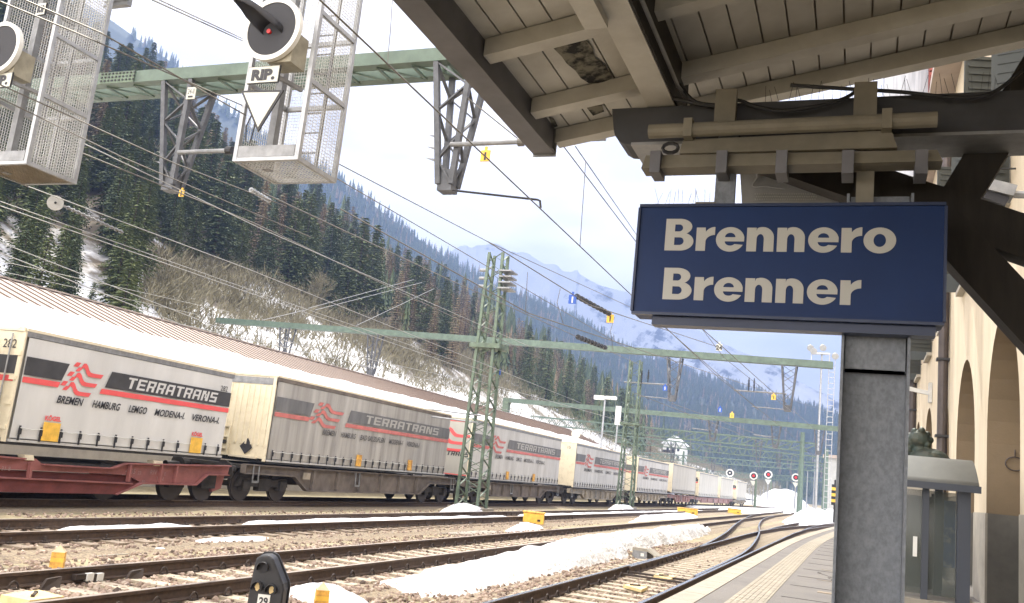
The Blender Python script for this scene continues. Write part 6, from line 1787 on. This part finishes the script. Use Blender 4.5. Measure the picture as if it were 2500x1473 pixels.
# ------------------------------------------------------------------ bronze bust behind the shelter
M['bronze'] = mat('dark_green_bronze', (0.03, 0.05, 0.042), 0.55, 0.4, 0, 6, 0.006, bscale=14, col2=(0.06, 0.06, 0.04), ramp=(0.35, 0.7))
Yb = 20.0; q = ony(2241, 1080, Yb); hz0 = q.z
t = thing('bronze_bust', 'dark green bronze bust of a bearded man in profile, seen above the shelter roof', 'bust', (q.x, Yb, PZ))
b = MB(); H_ = 0.30
def sph(c, rx, ry, rz, bump=0.0, n=14, m_=10, sd_=1):
    o = len(b.v); r = random.Random(sd_)
    for i in range(m_ + 1):
        th = math.pi * i / m_
        for k in range(n):
            a = 6.28319 * k / n; f = 1 + bump * r.uniform(-1, 1)
            b.v.append((c[0] + rx * f * math.sin(th) * math.cos(a), c[1] + ry * f * math.sin(th) * math.sin(a), c[2] + rz * f * math.cos(th)))
    for i in range(m_):
        for k in range(n): b.f.append((o + i * n + k, o + (i + 1) * n + k, o + (i + 1) * n + (k + 1) % n, o + i * n + (k + 1) % n)); b.m.append(0)
x, z = q.x, hz0
# one body: skull, face to the left, beard, neck, shoulders -- fused by a remesh
sph((x + 0.03, Yb, z + 0.05), 0.22, 0.18, 0.20, 0.06, sd_=1); sph((x - 0.10, Yb, z - 0.02), 0.12, 0.12, 0.19, 0.02, sd_=2)
sph((x - 0.235, Yb, z - 0.01), 0.055, 0.035, 0.06, 0, 8, 6); sph((x - 0.17, Yb, z - 0.18), 0.13, 0.11, 0.13, 0.08, sd_=3); sph((x - 0.19, Yb, z + 0.07), 0.03, 0.09, 0.025, 0, 8, 6)
sph((x + 0.06, Yb - 0.15, z - 0.0), 0.035, 0.03, 0.06, 0, 8, 6); sph((x + 0.05, Yb, z - 0.22), 0.15, 0.14, 0.2); sph((x + 0.22, Yb, z - 0.36), 0.40, 0.42, 0.26, 0.02, 18); [sph((x + 0.03 + 0.19 * math.cos(k * 0.7), Yb + 0.1 * math.sin(k * 2.1), z + 0.06 + 0.17 * math.sin(k * 0.7)), 0.075, 0.09, 0.075, 0.05, 8, 6) for k in range(-2, 5)]; sph((x + 0.04, Yb, z - 0.15), 0.16, 0.15, 0.2)
o = b.build('figure', M['bronze'], t)
rm = o.modifiers.new('fuse', 'REMESH'); rm.mode = 'VOXEL'; rm.voxel_size = 0.016; rm.use_smooth_shade = True
MB().box(x - 0.25, x + 0.45, Yb - 0.35, Yb + 0.35, PZ, z - 0.6).build('pedestal', M['dado_pale'], t)

# ------------------------------------------------------------------ things on the ground
def marker(label, px, py, y_off=0.0):
    p = onz(px, py, -0.24); t = thing('marker_post', label, 'marker post', (p.x, p.y, -0.26), group='yellow boundary posts')
    r = Matrix.Rotation(R(38), 3, 'Z')
    def ring(w, z): return [tuple(Vector((p.x, p.y, z)) + r @ Vector(v)) for v in ((-w, -w, 0), (w, -w, 0), (w, w, 0), (-w, w, 0))]
    zs = [(-0.3, 0.088, None), (-0.21, 0.082, M['concrete']), (-0.11, 0.081, M['yellow_worn']), (-0.055, 0.08, M['yellow']), (0.015, 0.079, M['yellow_worn'])]
    for (z0, w0, _), (z1, w1, m_) in zip(zs, zs[1:]):
        b = MB(); a, c = ring(w0, z0), ring(w1, z1); b.add(a + c, [(0, 1, 5, 4), (1, 2, 6, 5), (2, 3, 7, 6), (3, 0, 4, 7)]).build('post_band', m_, t)
    b = MB(); a = ring(0.079, 0.015); b.add(a + [(p.x, p.y, 0.105)], [(0, 1, 4), (1, 2, 4), (2, 3, 4), (3, 0, 4)]).build('pointed_cap', mat('weathered_cap', (0.62, 0.48, 0.3), 0.8, 0, 0.2, 8), t)


marker('yellow banded marker post with a pointed top on the gravel at the left', 136, 1396)
marker('yellow banded marker post standing in the snow, cut by the bottom edge', 781, 1492)

# dwarf signal
c = onx(650, 1473, -5.8); X0 = -5.8; Y0 = 8.55
t = thing('dwarf_signal', 'small black ground signal with three hooded lenses and a white plate 29', 'ground signal', (X0, Y0, -0.26))
a = R(22); ux, uy = Vector((math.cos(a), math.sin(a), 0)), Vector((-math.sin(a), math.cos(a), 0))
o_ = Vector((X0 - 0.05, Y0, -0.03))
prof = [(a_ * 1.12, e_ * 1.04) for a_, e_ in [(-0.16, -0.28), (0.17, -0.28), (0.175, 0.2), (0.16, 0.26), (0.03, 0.50), (-0.02, 0.53), (-0.10, 0.52), (-0.135, 0.48), (-0.15, 0.25)]]
bodyp = [o_ + ux * u + Vector((0, 0, z)) for u, z in prof]
bd = MB().prism(bodyp, uy * 0.24).build('case', M['black'], t); md = bd.modifiers.new('b', 'BEVEL'); md.width = 0.02; md.segments = 3
MB().prism([o_ + ux * (u * 1.06 + (0.004 if u > 0 else -0.004)) + Vector((0, 0, z * 1.02 + 0.003)) + uy * 0.24 for u, z in prof], uy * 0.035).build('back_rim', M['black'], t)
for (u, z, on) in ((-0.055, 0.42, 0), (-0.085, 0.215, 1), (0.065, 0.20, 1)):
    cc = o_ + ux * u + Vector((0, 0, z)); b = MB(); n_ = 9; rows = []
    for d in (0.0, -0.07):
        rows.append([cc + uy * d + ux * (0.062 * math.cos(k)) + Vector((0, 0, 0.062 * math.sin(k))) for k in [math.pi * (-0.15 + 1.3 * j / n_) for j in range(n_ + 1)]])
    for rw in rows: b.v += [tuple(p) for p in rw]
    for k in range(n_): b.f.append((k, k + 1, n_ + 2 + k, n_ + 1 + k)); b.m.append(0)
    h = b.build('lens_hood', M['black'], t, smooth=True); md = h.modifiers.new('s', 'SOLIDIFY'); md.thickness = 0.006
    MB().disc(cc + uy * -0.004, uy, 0.055, 0.012, 20).build('lens', M['black_matt'], t)
    if on:
        rr = random.Random(int(z * 1000)); st = [cc + uy * -0.014 + ux * ((0.02 + 0.012 * rr.random()) * math.cos(j * 0.45)) + Vector((0, 0, (0.034 + 0.014 * rr.random()) * math.sin(j * 0.45))) for j in range(14)]
        MB().prism(st, uy * 0.004).build('lens_mark', M['yellow_pale'], t)  # ragged pale yellow shape set in the middle of the lens
q = o_ + ux * 0.0 + Vector((0, 0, 0.085)); pl = MB().prism([q + ux * -0.065 + Vector((0, 0, -0.07)) + uy * -0.002, q + ux * 0.065 + Vector((0, 0, -0.07)) + uy * -0.002, q + ux * 0.065 + Vector((0, 0, 0.06)) + uy * -0.002, q + ux * -0.065 + Vector((0, 0, 0.06)) + uy * -0.002], uy * -0.006).build('number_plate', M['white'], t)
txt('29', 0.105, M['ink'], pl, q + ux * -0.048 + Vector((0, 0, -0.045)) + uy * -0.008, ux, (0, 0, 1), 'number', bold=0.004, width=0.095, lift=0.003)

# yellow cabinets
def cabinet(label, px0, px1, pyb, h, d, rot=R(14)):
    p, q = onz(px0, pyb, -0.24), onz(px1, pyb, -0.24); w = (q - p).length * 0.42; c = (p + q) / 2
    t = thing('trackside_cabinet', label, 'cabinet', (c.x, c.y, GZ), group='yellow trackside cabinets')
    ux, uy = Vector((math.cos(rot), math.sin(rot), 0)), Vector((-math.sin(rot), math.cos(rot), 0))
    def bx(u0, u1, v0, v1, z0, z1): return MB().prism([c + ux * a + uy * e + Vector((0, 0, z0 + 0.24)) for a, e in ((u0, v0), (u1, v0), (u1, v1), (u0, v1))], (0, 0, z1 - z0))
    bx(-w / 2, w / 2, 0, d, GZ, GZ + h * 0.84).build('box', M['yellow'], t)
    l = bx(-w / 2 - 0.04, w / 2 + 0.04, -0.04, d + 0.04, GZ + h * 0.85, GZ + h).build('lid', M['yellow_worn'], t); md = l.modifiers.new('b', 'BEVEL'); md.width = 0.03
    bx(w * 0.2, w * 0.34, -0.02, -0.001, GZ + h * 0.3, GZ + h * 0.45).build('latch', M['clip'], t)


cabinet('large yellow cabinet with an orange lid beside the third track', 1272, 1328, 1281, 0.5, 0.3)
cabinet('middle yellow cabinet farther along beside the third track', 1664, 1692, 1257, 0.5, 0.4)
cabinet('smallest yellow cabinet, farthest away beside the third track', 1786, 1800, 1255, 0.5, 0.4)

def pad(label, name, cat, c4, th, m, z, grp=None, extra=None):
    P = [onz(x, y, z) for x, y in c4]; t = thing(name, label, cat, tuple((P[0] + P[2]) / 2), group=grp)
    o = MB().prism([p - Vector((0, 0, th)) for p in P], (0, 0, th)).build('board', m, t)
    b = MB(); m_ = sum(P, Vector()) / 4
    b.bar(P[0].lerp(P[2], 0.35) + Vector((0, 0, 0.012)), P[0].lerp(P[2], 0.6) + Vector((0, 0, 0.012)), 0.03, 0.02).disc(P[0].lerp(P[2], 0.3) + Vector((0, 0, 0.01)), (0, 0, 1), 0.02, 0.03, 8).disc(P[0].lerp(P[2], 0.65) + Vector((0, 0, 0.01)), (0, 0, 1), 0.02, 0.03, 8)
    b.build('fixing', M['clip'], o)
    return t


pad('pale wooden board lying beside the near rail at the lower left corner', 'timber_board', 'board', [(72, 1466), (157, 1456), (95, 1440), (2, 1452)], 0.09, M['yellow_pale'], -0.07)
pad('nearer flat yellow balise fixed between the rails of the platform track', 'rail_balise', 'balise', [(1522, 1428), (1566, 1440), (1582, 1433), (1537, 1425)], 0.05, M['yellow_pale'], -0.10, 'yellow balises')
pad('farther flat yellow balise fixed between the rails of the platform track', 'rail_balise', 'balise', [(1594, 1404), (1637, 1414), (1650, 1407), (1610, 1400)], 0.05, M['yellow_pale'], -0.10, 'yellow balises')
# axle counter clamped to the rail and a lump of iron
t = thing('axle_counter', 'axle counter heads with two white caps clamped to the second track rail', 'axle counter', tuple(onx(215, 1412, -8.6)))
for px in (214, 238): q = onx(px, 1407, -8.62); MB().box(q.x, q.x + 0.05, q.y - 0.05, q.y + 0.05, q.z - 0.05, q.z + 0.04).build('sensor_cap', M['white'], t)
q = onx(200, 1407, -8.64); MB().box(q.x - 0.02, q.x + 0.05, q.y - 0.14, q.y + 0.1, q.z - 0.035, q.z + 0.03).build('clamp', M['clip'], t)
q = onx(225, 1409, -8.63); MB().box(q.x - 0.02, q.x + 0.05, q.y - 0.05, q.y + 0.05, q.z - 0.05, q.z + 0.04).build('clamp', M['clip'], t)
for px in (214, 236): q = onx(px, 1412, -8.6); MB().tube([(q.x, q.y, q.z), (q.x + 0.06, q.y, q.z - 0.06), (q.x + 0.05, q.y - 0.04, q.z - 0.13)], 0.008, 5).build('cable', M['clip'], t)
for px, py, lb in ((112, 1424, 'rusty bent sheet of iron leaning on the second track rail'), (318, 1404, 'small black rail lug on the second track rail')):
    q = onx(px, py, -8.58); tag(MB().prism([(q.x, q.y - 0.1, q.z - 0.07), (q.x + 0.1, q.y + 0.08, q.z - 0.1), (q.x + 0.02, q.y + 0.16, q.z + 0.07), (q.x, q.y - 0.02, q.z + 0.05)], (0.03, 0.01, 0.0)).build('iron_scrap', M['clip']), lb, 'scrap iron')
# point machine
p = onz(1545, 1362, -0.2); t = thing('point_machine', 'grey point machine with a sloping lid beside the snow ridge', 'point machine', (p.x, p.y, -0.26))
A_, B_ = onz(1543, 1362, -0.2), onz(1600, 1371, -0.2); d_ = (B_ - A_); n2_ = Vector((-d_.y, d_.x, 0)).normalized() * 0.42
MB().prism([A_, A_ + d_ * 0.62, A_ + d_ * 0.62 + n2_, A_ + n2_], (0, 0, 0.2)).build('case', M['galv_dull'], t)
MB().prism([A_ + Vector((0, 0, 0.2)), A_ + d_ * 0.66 + Vector((0, 0, 0.2)), A_ + d_ + Vector((0, 0, 0.1)), A_ + d_ + Vector((0, 0, 0.12)), A_ + d_ * 0.6 + Vector((0, 0, 0.27)), A_ + Vector((0, 0, 0.27))], n2_).build('lid', M['concrete'], t)
MB().prism([A_ + d_ * 0.36 + n2_ * -0.02 + Vector((0, 0, 0.07)), A_ + d_ * 0.5 + n2_ * -0.02 + Vector((0, 0, 0.07)), A_ + d_ * 0.5 + n2_ * -0.02 + Vector((0, 0, 0.15)), A_ + d_ * 0.36 + n2_ * -0.02 + Vector((0, 0, 0.15))], n2_ * 0.01).build('label_plate', M['white'], t)
for c4, lb in (([(150, 1351), (235, 1358), (315, 1352), (240, 1341)], 'flat square of bare concrete between the second and third track'), ([(830, 1437), (985, 1450), (1030, 1440), (905, 1427)], 'worn grey walkway slab beside the near end of the snow ridge'), ([(1040, 1301), (1180, 1306), (1230, 1298), (1130, 1292)], 'worn grey walkway slab between the tracks left of the large cabinet')):
    P = [onz(x, y, -0.235) for x, y in c4]; o = MB().prism([p - Vector((0, 0, 0.05)) for p in P], (0, 0, 0.05)).build('concrete_slab', M['concrete']); tag(o, lb, 'slab')

# ------------------------------------------------------------------ far yard
def far_signal(label, px, pyb, pyt, Y, lit):
    q = ony(px, pyt, Y); t = thing('railway_signal', label, 'railway signal', (q.x, Y, GZ), group='far round railway signals')
    r = 9.0 / F_PX * Y
    MB().tube([(q.x, Y + 0.2, GZ), (q.x, Y + 0.2, q.z + r)], 0.14, 8).build('post', M['galv_dull'], t)
    MB().disc((q.x, Y, q.z), (0, 1, 0), r, 0.1, 24).build('white_rim', M['white'], t); MB().disc((q.x, Y - 0.06, q.z), (0, 1, 0), r * 0.68, 0.06, 24).build('backboard', M['black_matt'], t)
    MB().disc((q.x, Y - 0.11, q.z), (0, 1, 0), r * (0.34 if lit else 0.2), 0.04, 16).build('lens', M['red'] if lit else M['white'], t)
    MB().prism([(q.x - r * 0.8, Y - 0.02, q.z - r * 1.3), (q.x, Y - 0.02, q.z - r * 2.6), (q.x + r * 0.8, Y - 0.02, q.z - r * 1.3)], (0, 0.06, 0)).build('triangle_plate', M['sign_white'], t)


far_signal('far round red signal, leftmost of the three red ones', 1840, 1240, 1162, 190, True)
far_signal('far round red signal, the middle and highest of the three', 1876, 1225, 1159, 215, True)
far_signal('far round red signal nearest the thick green post', 1943, 1230, 1166, 185, True)
far_signal('far round grey signal without red, just above the end of the train', 1782, 1225, 1155, 210, False)
M['lampgrey'] = M['alu']
def pole(label, px, pyt, Y, r, m, name='tall_pole', cat='pole', head=None, grp=None, z0=GZ):
    q = ony(px, pyt, Y); t = thing(name, label, cat, (q.x, Y, z0), group=grp)
    MB().tube([(q.x, Y, z0), (q.x, Y, q.z)], [r, r * 0.7], 8).build('shaft', M[m], t)
    if head == 'flood':
        MB().box(q.x - 1.3, q.x + 1.0, Y - 0.4, Y + 0.4, q.z - 1.9, q.z - 1.7).box(q.x - 1.3, q.x + 1.0, Y - 0.4, Y + 0.4, q.z - 0.2, q.z).box(q.x - 1.3, q.x - 1.2, Y - 0.4, Y + 0.4, q.z - 1.7, q.z - 0.2).box(q.x + 0.9, q.x + 1.0, Y - 0.4, Y + 0.4, q.z - 1.7, q.z - 0.2).build('platform', M['galv'], t)
        for dx, dz in ((-1.4, 0.5), (0.1, 0.6), (1.6, -0.4), (-1.0, 0.1)): MB().disc((q.x + dx, Y - 0.4, q.z + dz), (0.2, -1, -0.3), 0.42, 0.35, 16).build('flood_lamp', M['galv'], t)
        ld = MB()
        for s in (0.9, 1.6): ld.tube([(q.x + s, Y, z0), (q.x + s, Y, q.z - 0.5)], 0.05, 5)
        for k in range(26): ld.tube([(q.x + 0.9, Y, 1 + k * (q.z - 2) / 26), (q.x + 1.6, Y, 1 + k * (q.z - 2) / 26)], 0.04, 4)
        ld.build('ladder', M['galv'], t)
    if head == 'lamps':
        for dx in (-0.9, -0.3, 0.4, 1.0): MB().box(q.x + dx - 0.28, q.x + dx + 0.28, Y - 0.3, Y + 0.2, q.z - 0.1 + 0.1 * (dx > 0), q.z + 0.35).build('flood_lamp', M['white'], t)
    if head == 'box': MB().box(q.x - 0.25, q.x + 0.25, Y - 0.2, Y + 0.2, q.z - 1.9, q.z).build('antenna', M['white'], t)
    if head == 'disc': MB().disc((q.x, Y - 0.1, q.z), (0.2, -1, 0), 0.32, 0.06, 24).build('disc', M['sign_white'], t)
    return t


pole('tall floodlight mast with a platform of round lamps, right of the long crossbeam', 2007, 862, 120, 0.16, 'galv', 'floodlight_mast', 'floodlight mast', 'flood')
pole('grey floodlight mast with white lamps in front of the wood', 1477, 975, 95, 0.14, 'galv', 'floodlight_mast', 'floodlight mast', 'lamps')
pole('thin pole with a white box aerial in front of the wood', 1511, 992, 90, 0.1, 'galv', 'aerial_pole', 'pole', 'box')
pole('short pole with a white disc above the roofs of the train', 1407, 1060, 62, 0.05, 'galv', 'disc_signal_post', 'signal', 'disc')
pole('thick round green post ending the zigzag lattice bridge', 1960, 1056, 137, 0.42, 'steel_green', 'green_post', 'post')
pole('green post beside the pale end building', 2018, 1096, 150, 0.45, 'steel_green', 'green_post', 'post')
pole('dark green post below the leftmost red signal', 1846, 1170, 150, 0.22, 'mast_green', 'green_post', 'post')
for k, (px, pyt, Y) in enumerate(((1865, 1185, 240), (1890, 1178, 260), (1905, 1185, 280), (1922, 1176, 300), (1935, 1190, 320), (1972, 1150, 230), (1990, 1120, 240), (1830, 1190, 330), (1857, 1195, 350), (1912, 1198, 360), (1880, 1200, 380), (1952, 1188, 300))):
    pole('thin grey pole among the many in the hazy far yard', px, pyt, Y, 0.16, 'galv_dull', 'yard_pole', 'pole', grp='thin poles in the far yard')
t = thing('yellow_rail_vehicle', 'low yellow rail vehicle parked far off in the snow', 'rail vehicle', tuple(ony(1898, 1236, 330)))
a, c = ony(1880, 1235, 330), ony(1918, 1235, 330)
MB().box(a.x, c.x, 330, 333, -0.0, 1.2).build('body', M['yellow'], t); MB().box(a.x + 1, a.x + 2.6, 330.3, 332.7, 1.2, 2.2).build('cab', M['yellow_worn'], t)
for k in range(4): MB().disc((a.x + 1 + k * (c.x - a.x - 2) / 3, 330, 0.1), (0, 1, 0), 0.4, 0.2, 12).build('wheel', M['black'], t)
# signal box and striped stop at the platform end
q0, q1 = ony(2012, 1240, 160), ony(2075, 1240, 160)
t = thing('signal_box', 'pale grey block of a building just left of the big column, in the distance', 'building', (q0.x, 160, GZ))
zt = ony(2020, 1118, 160).z
MB().box(q0.x, q1.x, 160, 172, GZ, zt).build('wall', mat('pale_grey_wall', (0.40, 0.40, 0.38), 0.9, 0, 0.15, 0.6), t); MB().box(q0.x - 0.5, q1.x, 159.4, 172, zt, zt + 0.5).build('roof', M['roof_tin'], t)
MB().box(q0.x + 2.0, q1.x, 159.7, 159.96, zt * 0.35, zt * 0.62).build('window', M['black'], t); MB().box(q0.x + 2.2, q1.x, 158.5, 159.3, zt + 0.5, zt + 3.2).build('chimney', M['dado_pale'], t)
q = ony(2036, 1240, 74); t = thing('striped_barrier', 'black and yellow striped barrier end at the edge of the big column', 'barrier', (q.x, 74, 0))
for k in range(7): MB().box(q.x - 0.22, q.x + 1.0, 74, 74.3, 1.6 + k * 0.22, 1.82 + k * 0.22).build('stripe', M['yellow'] if k % 2 else M['black'], t)
MB().box(q.x - 0.05, q.x + 0.95, 74.31, 74.5, PZ, 3.5).build('upright', M['black'], t)
# chalet on the hillside
Yc = 330; a, c = ony(1618, 1100, Yc), ony(1668, 1100, Yc)
t = thing('hillside_house', 'white house with snowy roof on the wooded hillside behind the train', 'house', (a.x, Yc, a.z))
w = c.x - a.x; zt = ony(1640, 1074, Yc).z; zb = ony(1640, 1108, Yc).z
MB().box(a.x, c.x, Yc, Yc + 9, zb - 6, zt - 1.5).build('wall', M['white'], t)
MB().prism([(a.x - 0.8, Yc - 0.8, zt - 1.6), (c.x + 0.8, Yc - 0.8, zt - 1.6), ((a.x + c.x) / 2, Yc - 0.8, zt + 1.6)], (0, 10.5, 0)).build('roof', M['snow_clean'], t)
for k in range(3):
    for j in range(2): MB().box(a.x + w * (0.18 + 0.26 * k), a.x + w * (0.3 + 0.26 * k), Yc - 0.06, Yc - 0.01, zb - 2 + j * 3, zb - 0.6 + j * 3).build('window', M['black'], t)
MB().box(a.x - 0.1, a.x + w * 0.6, Yc - 0.9, Yc - 0.07, zb + 0.2, zb + 1.2).build('balcony', M['dark_wood'], t)

# ------------------------------------------------------------------ the air
hz = MB().box(-3600, 3600, -90, 3500, -1.3, 620).build('haze', bpy.data.materials.new('haze_air'))
m = hz.data.materials[0]; m.use_nodes = True; t = m.node_tree
for nd in list(t.nodes):
    if nd.type == 'BSDF_PRINCIPLED': t.nodes.remove(nd)
pv = t.nodes.new('ShaderNodeVolumePrincipled'); pv.inputs['Color'].default_value = (0.27, 0.40, 0.76, 1); pv.inputs['Density'].default_value = 0.0006; pv.inputs['Anisotropy'].default_value = 0.2
out = [n for n in t.nodes if n.type == 'OUTPUT_MATERIAL'][0]; t.links.new(pv.outputs[0], out.inputs['Volume'])
struct(hz, 'stuff', 'thin blue haze filling the valley air')
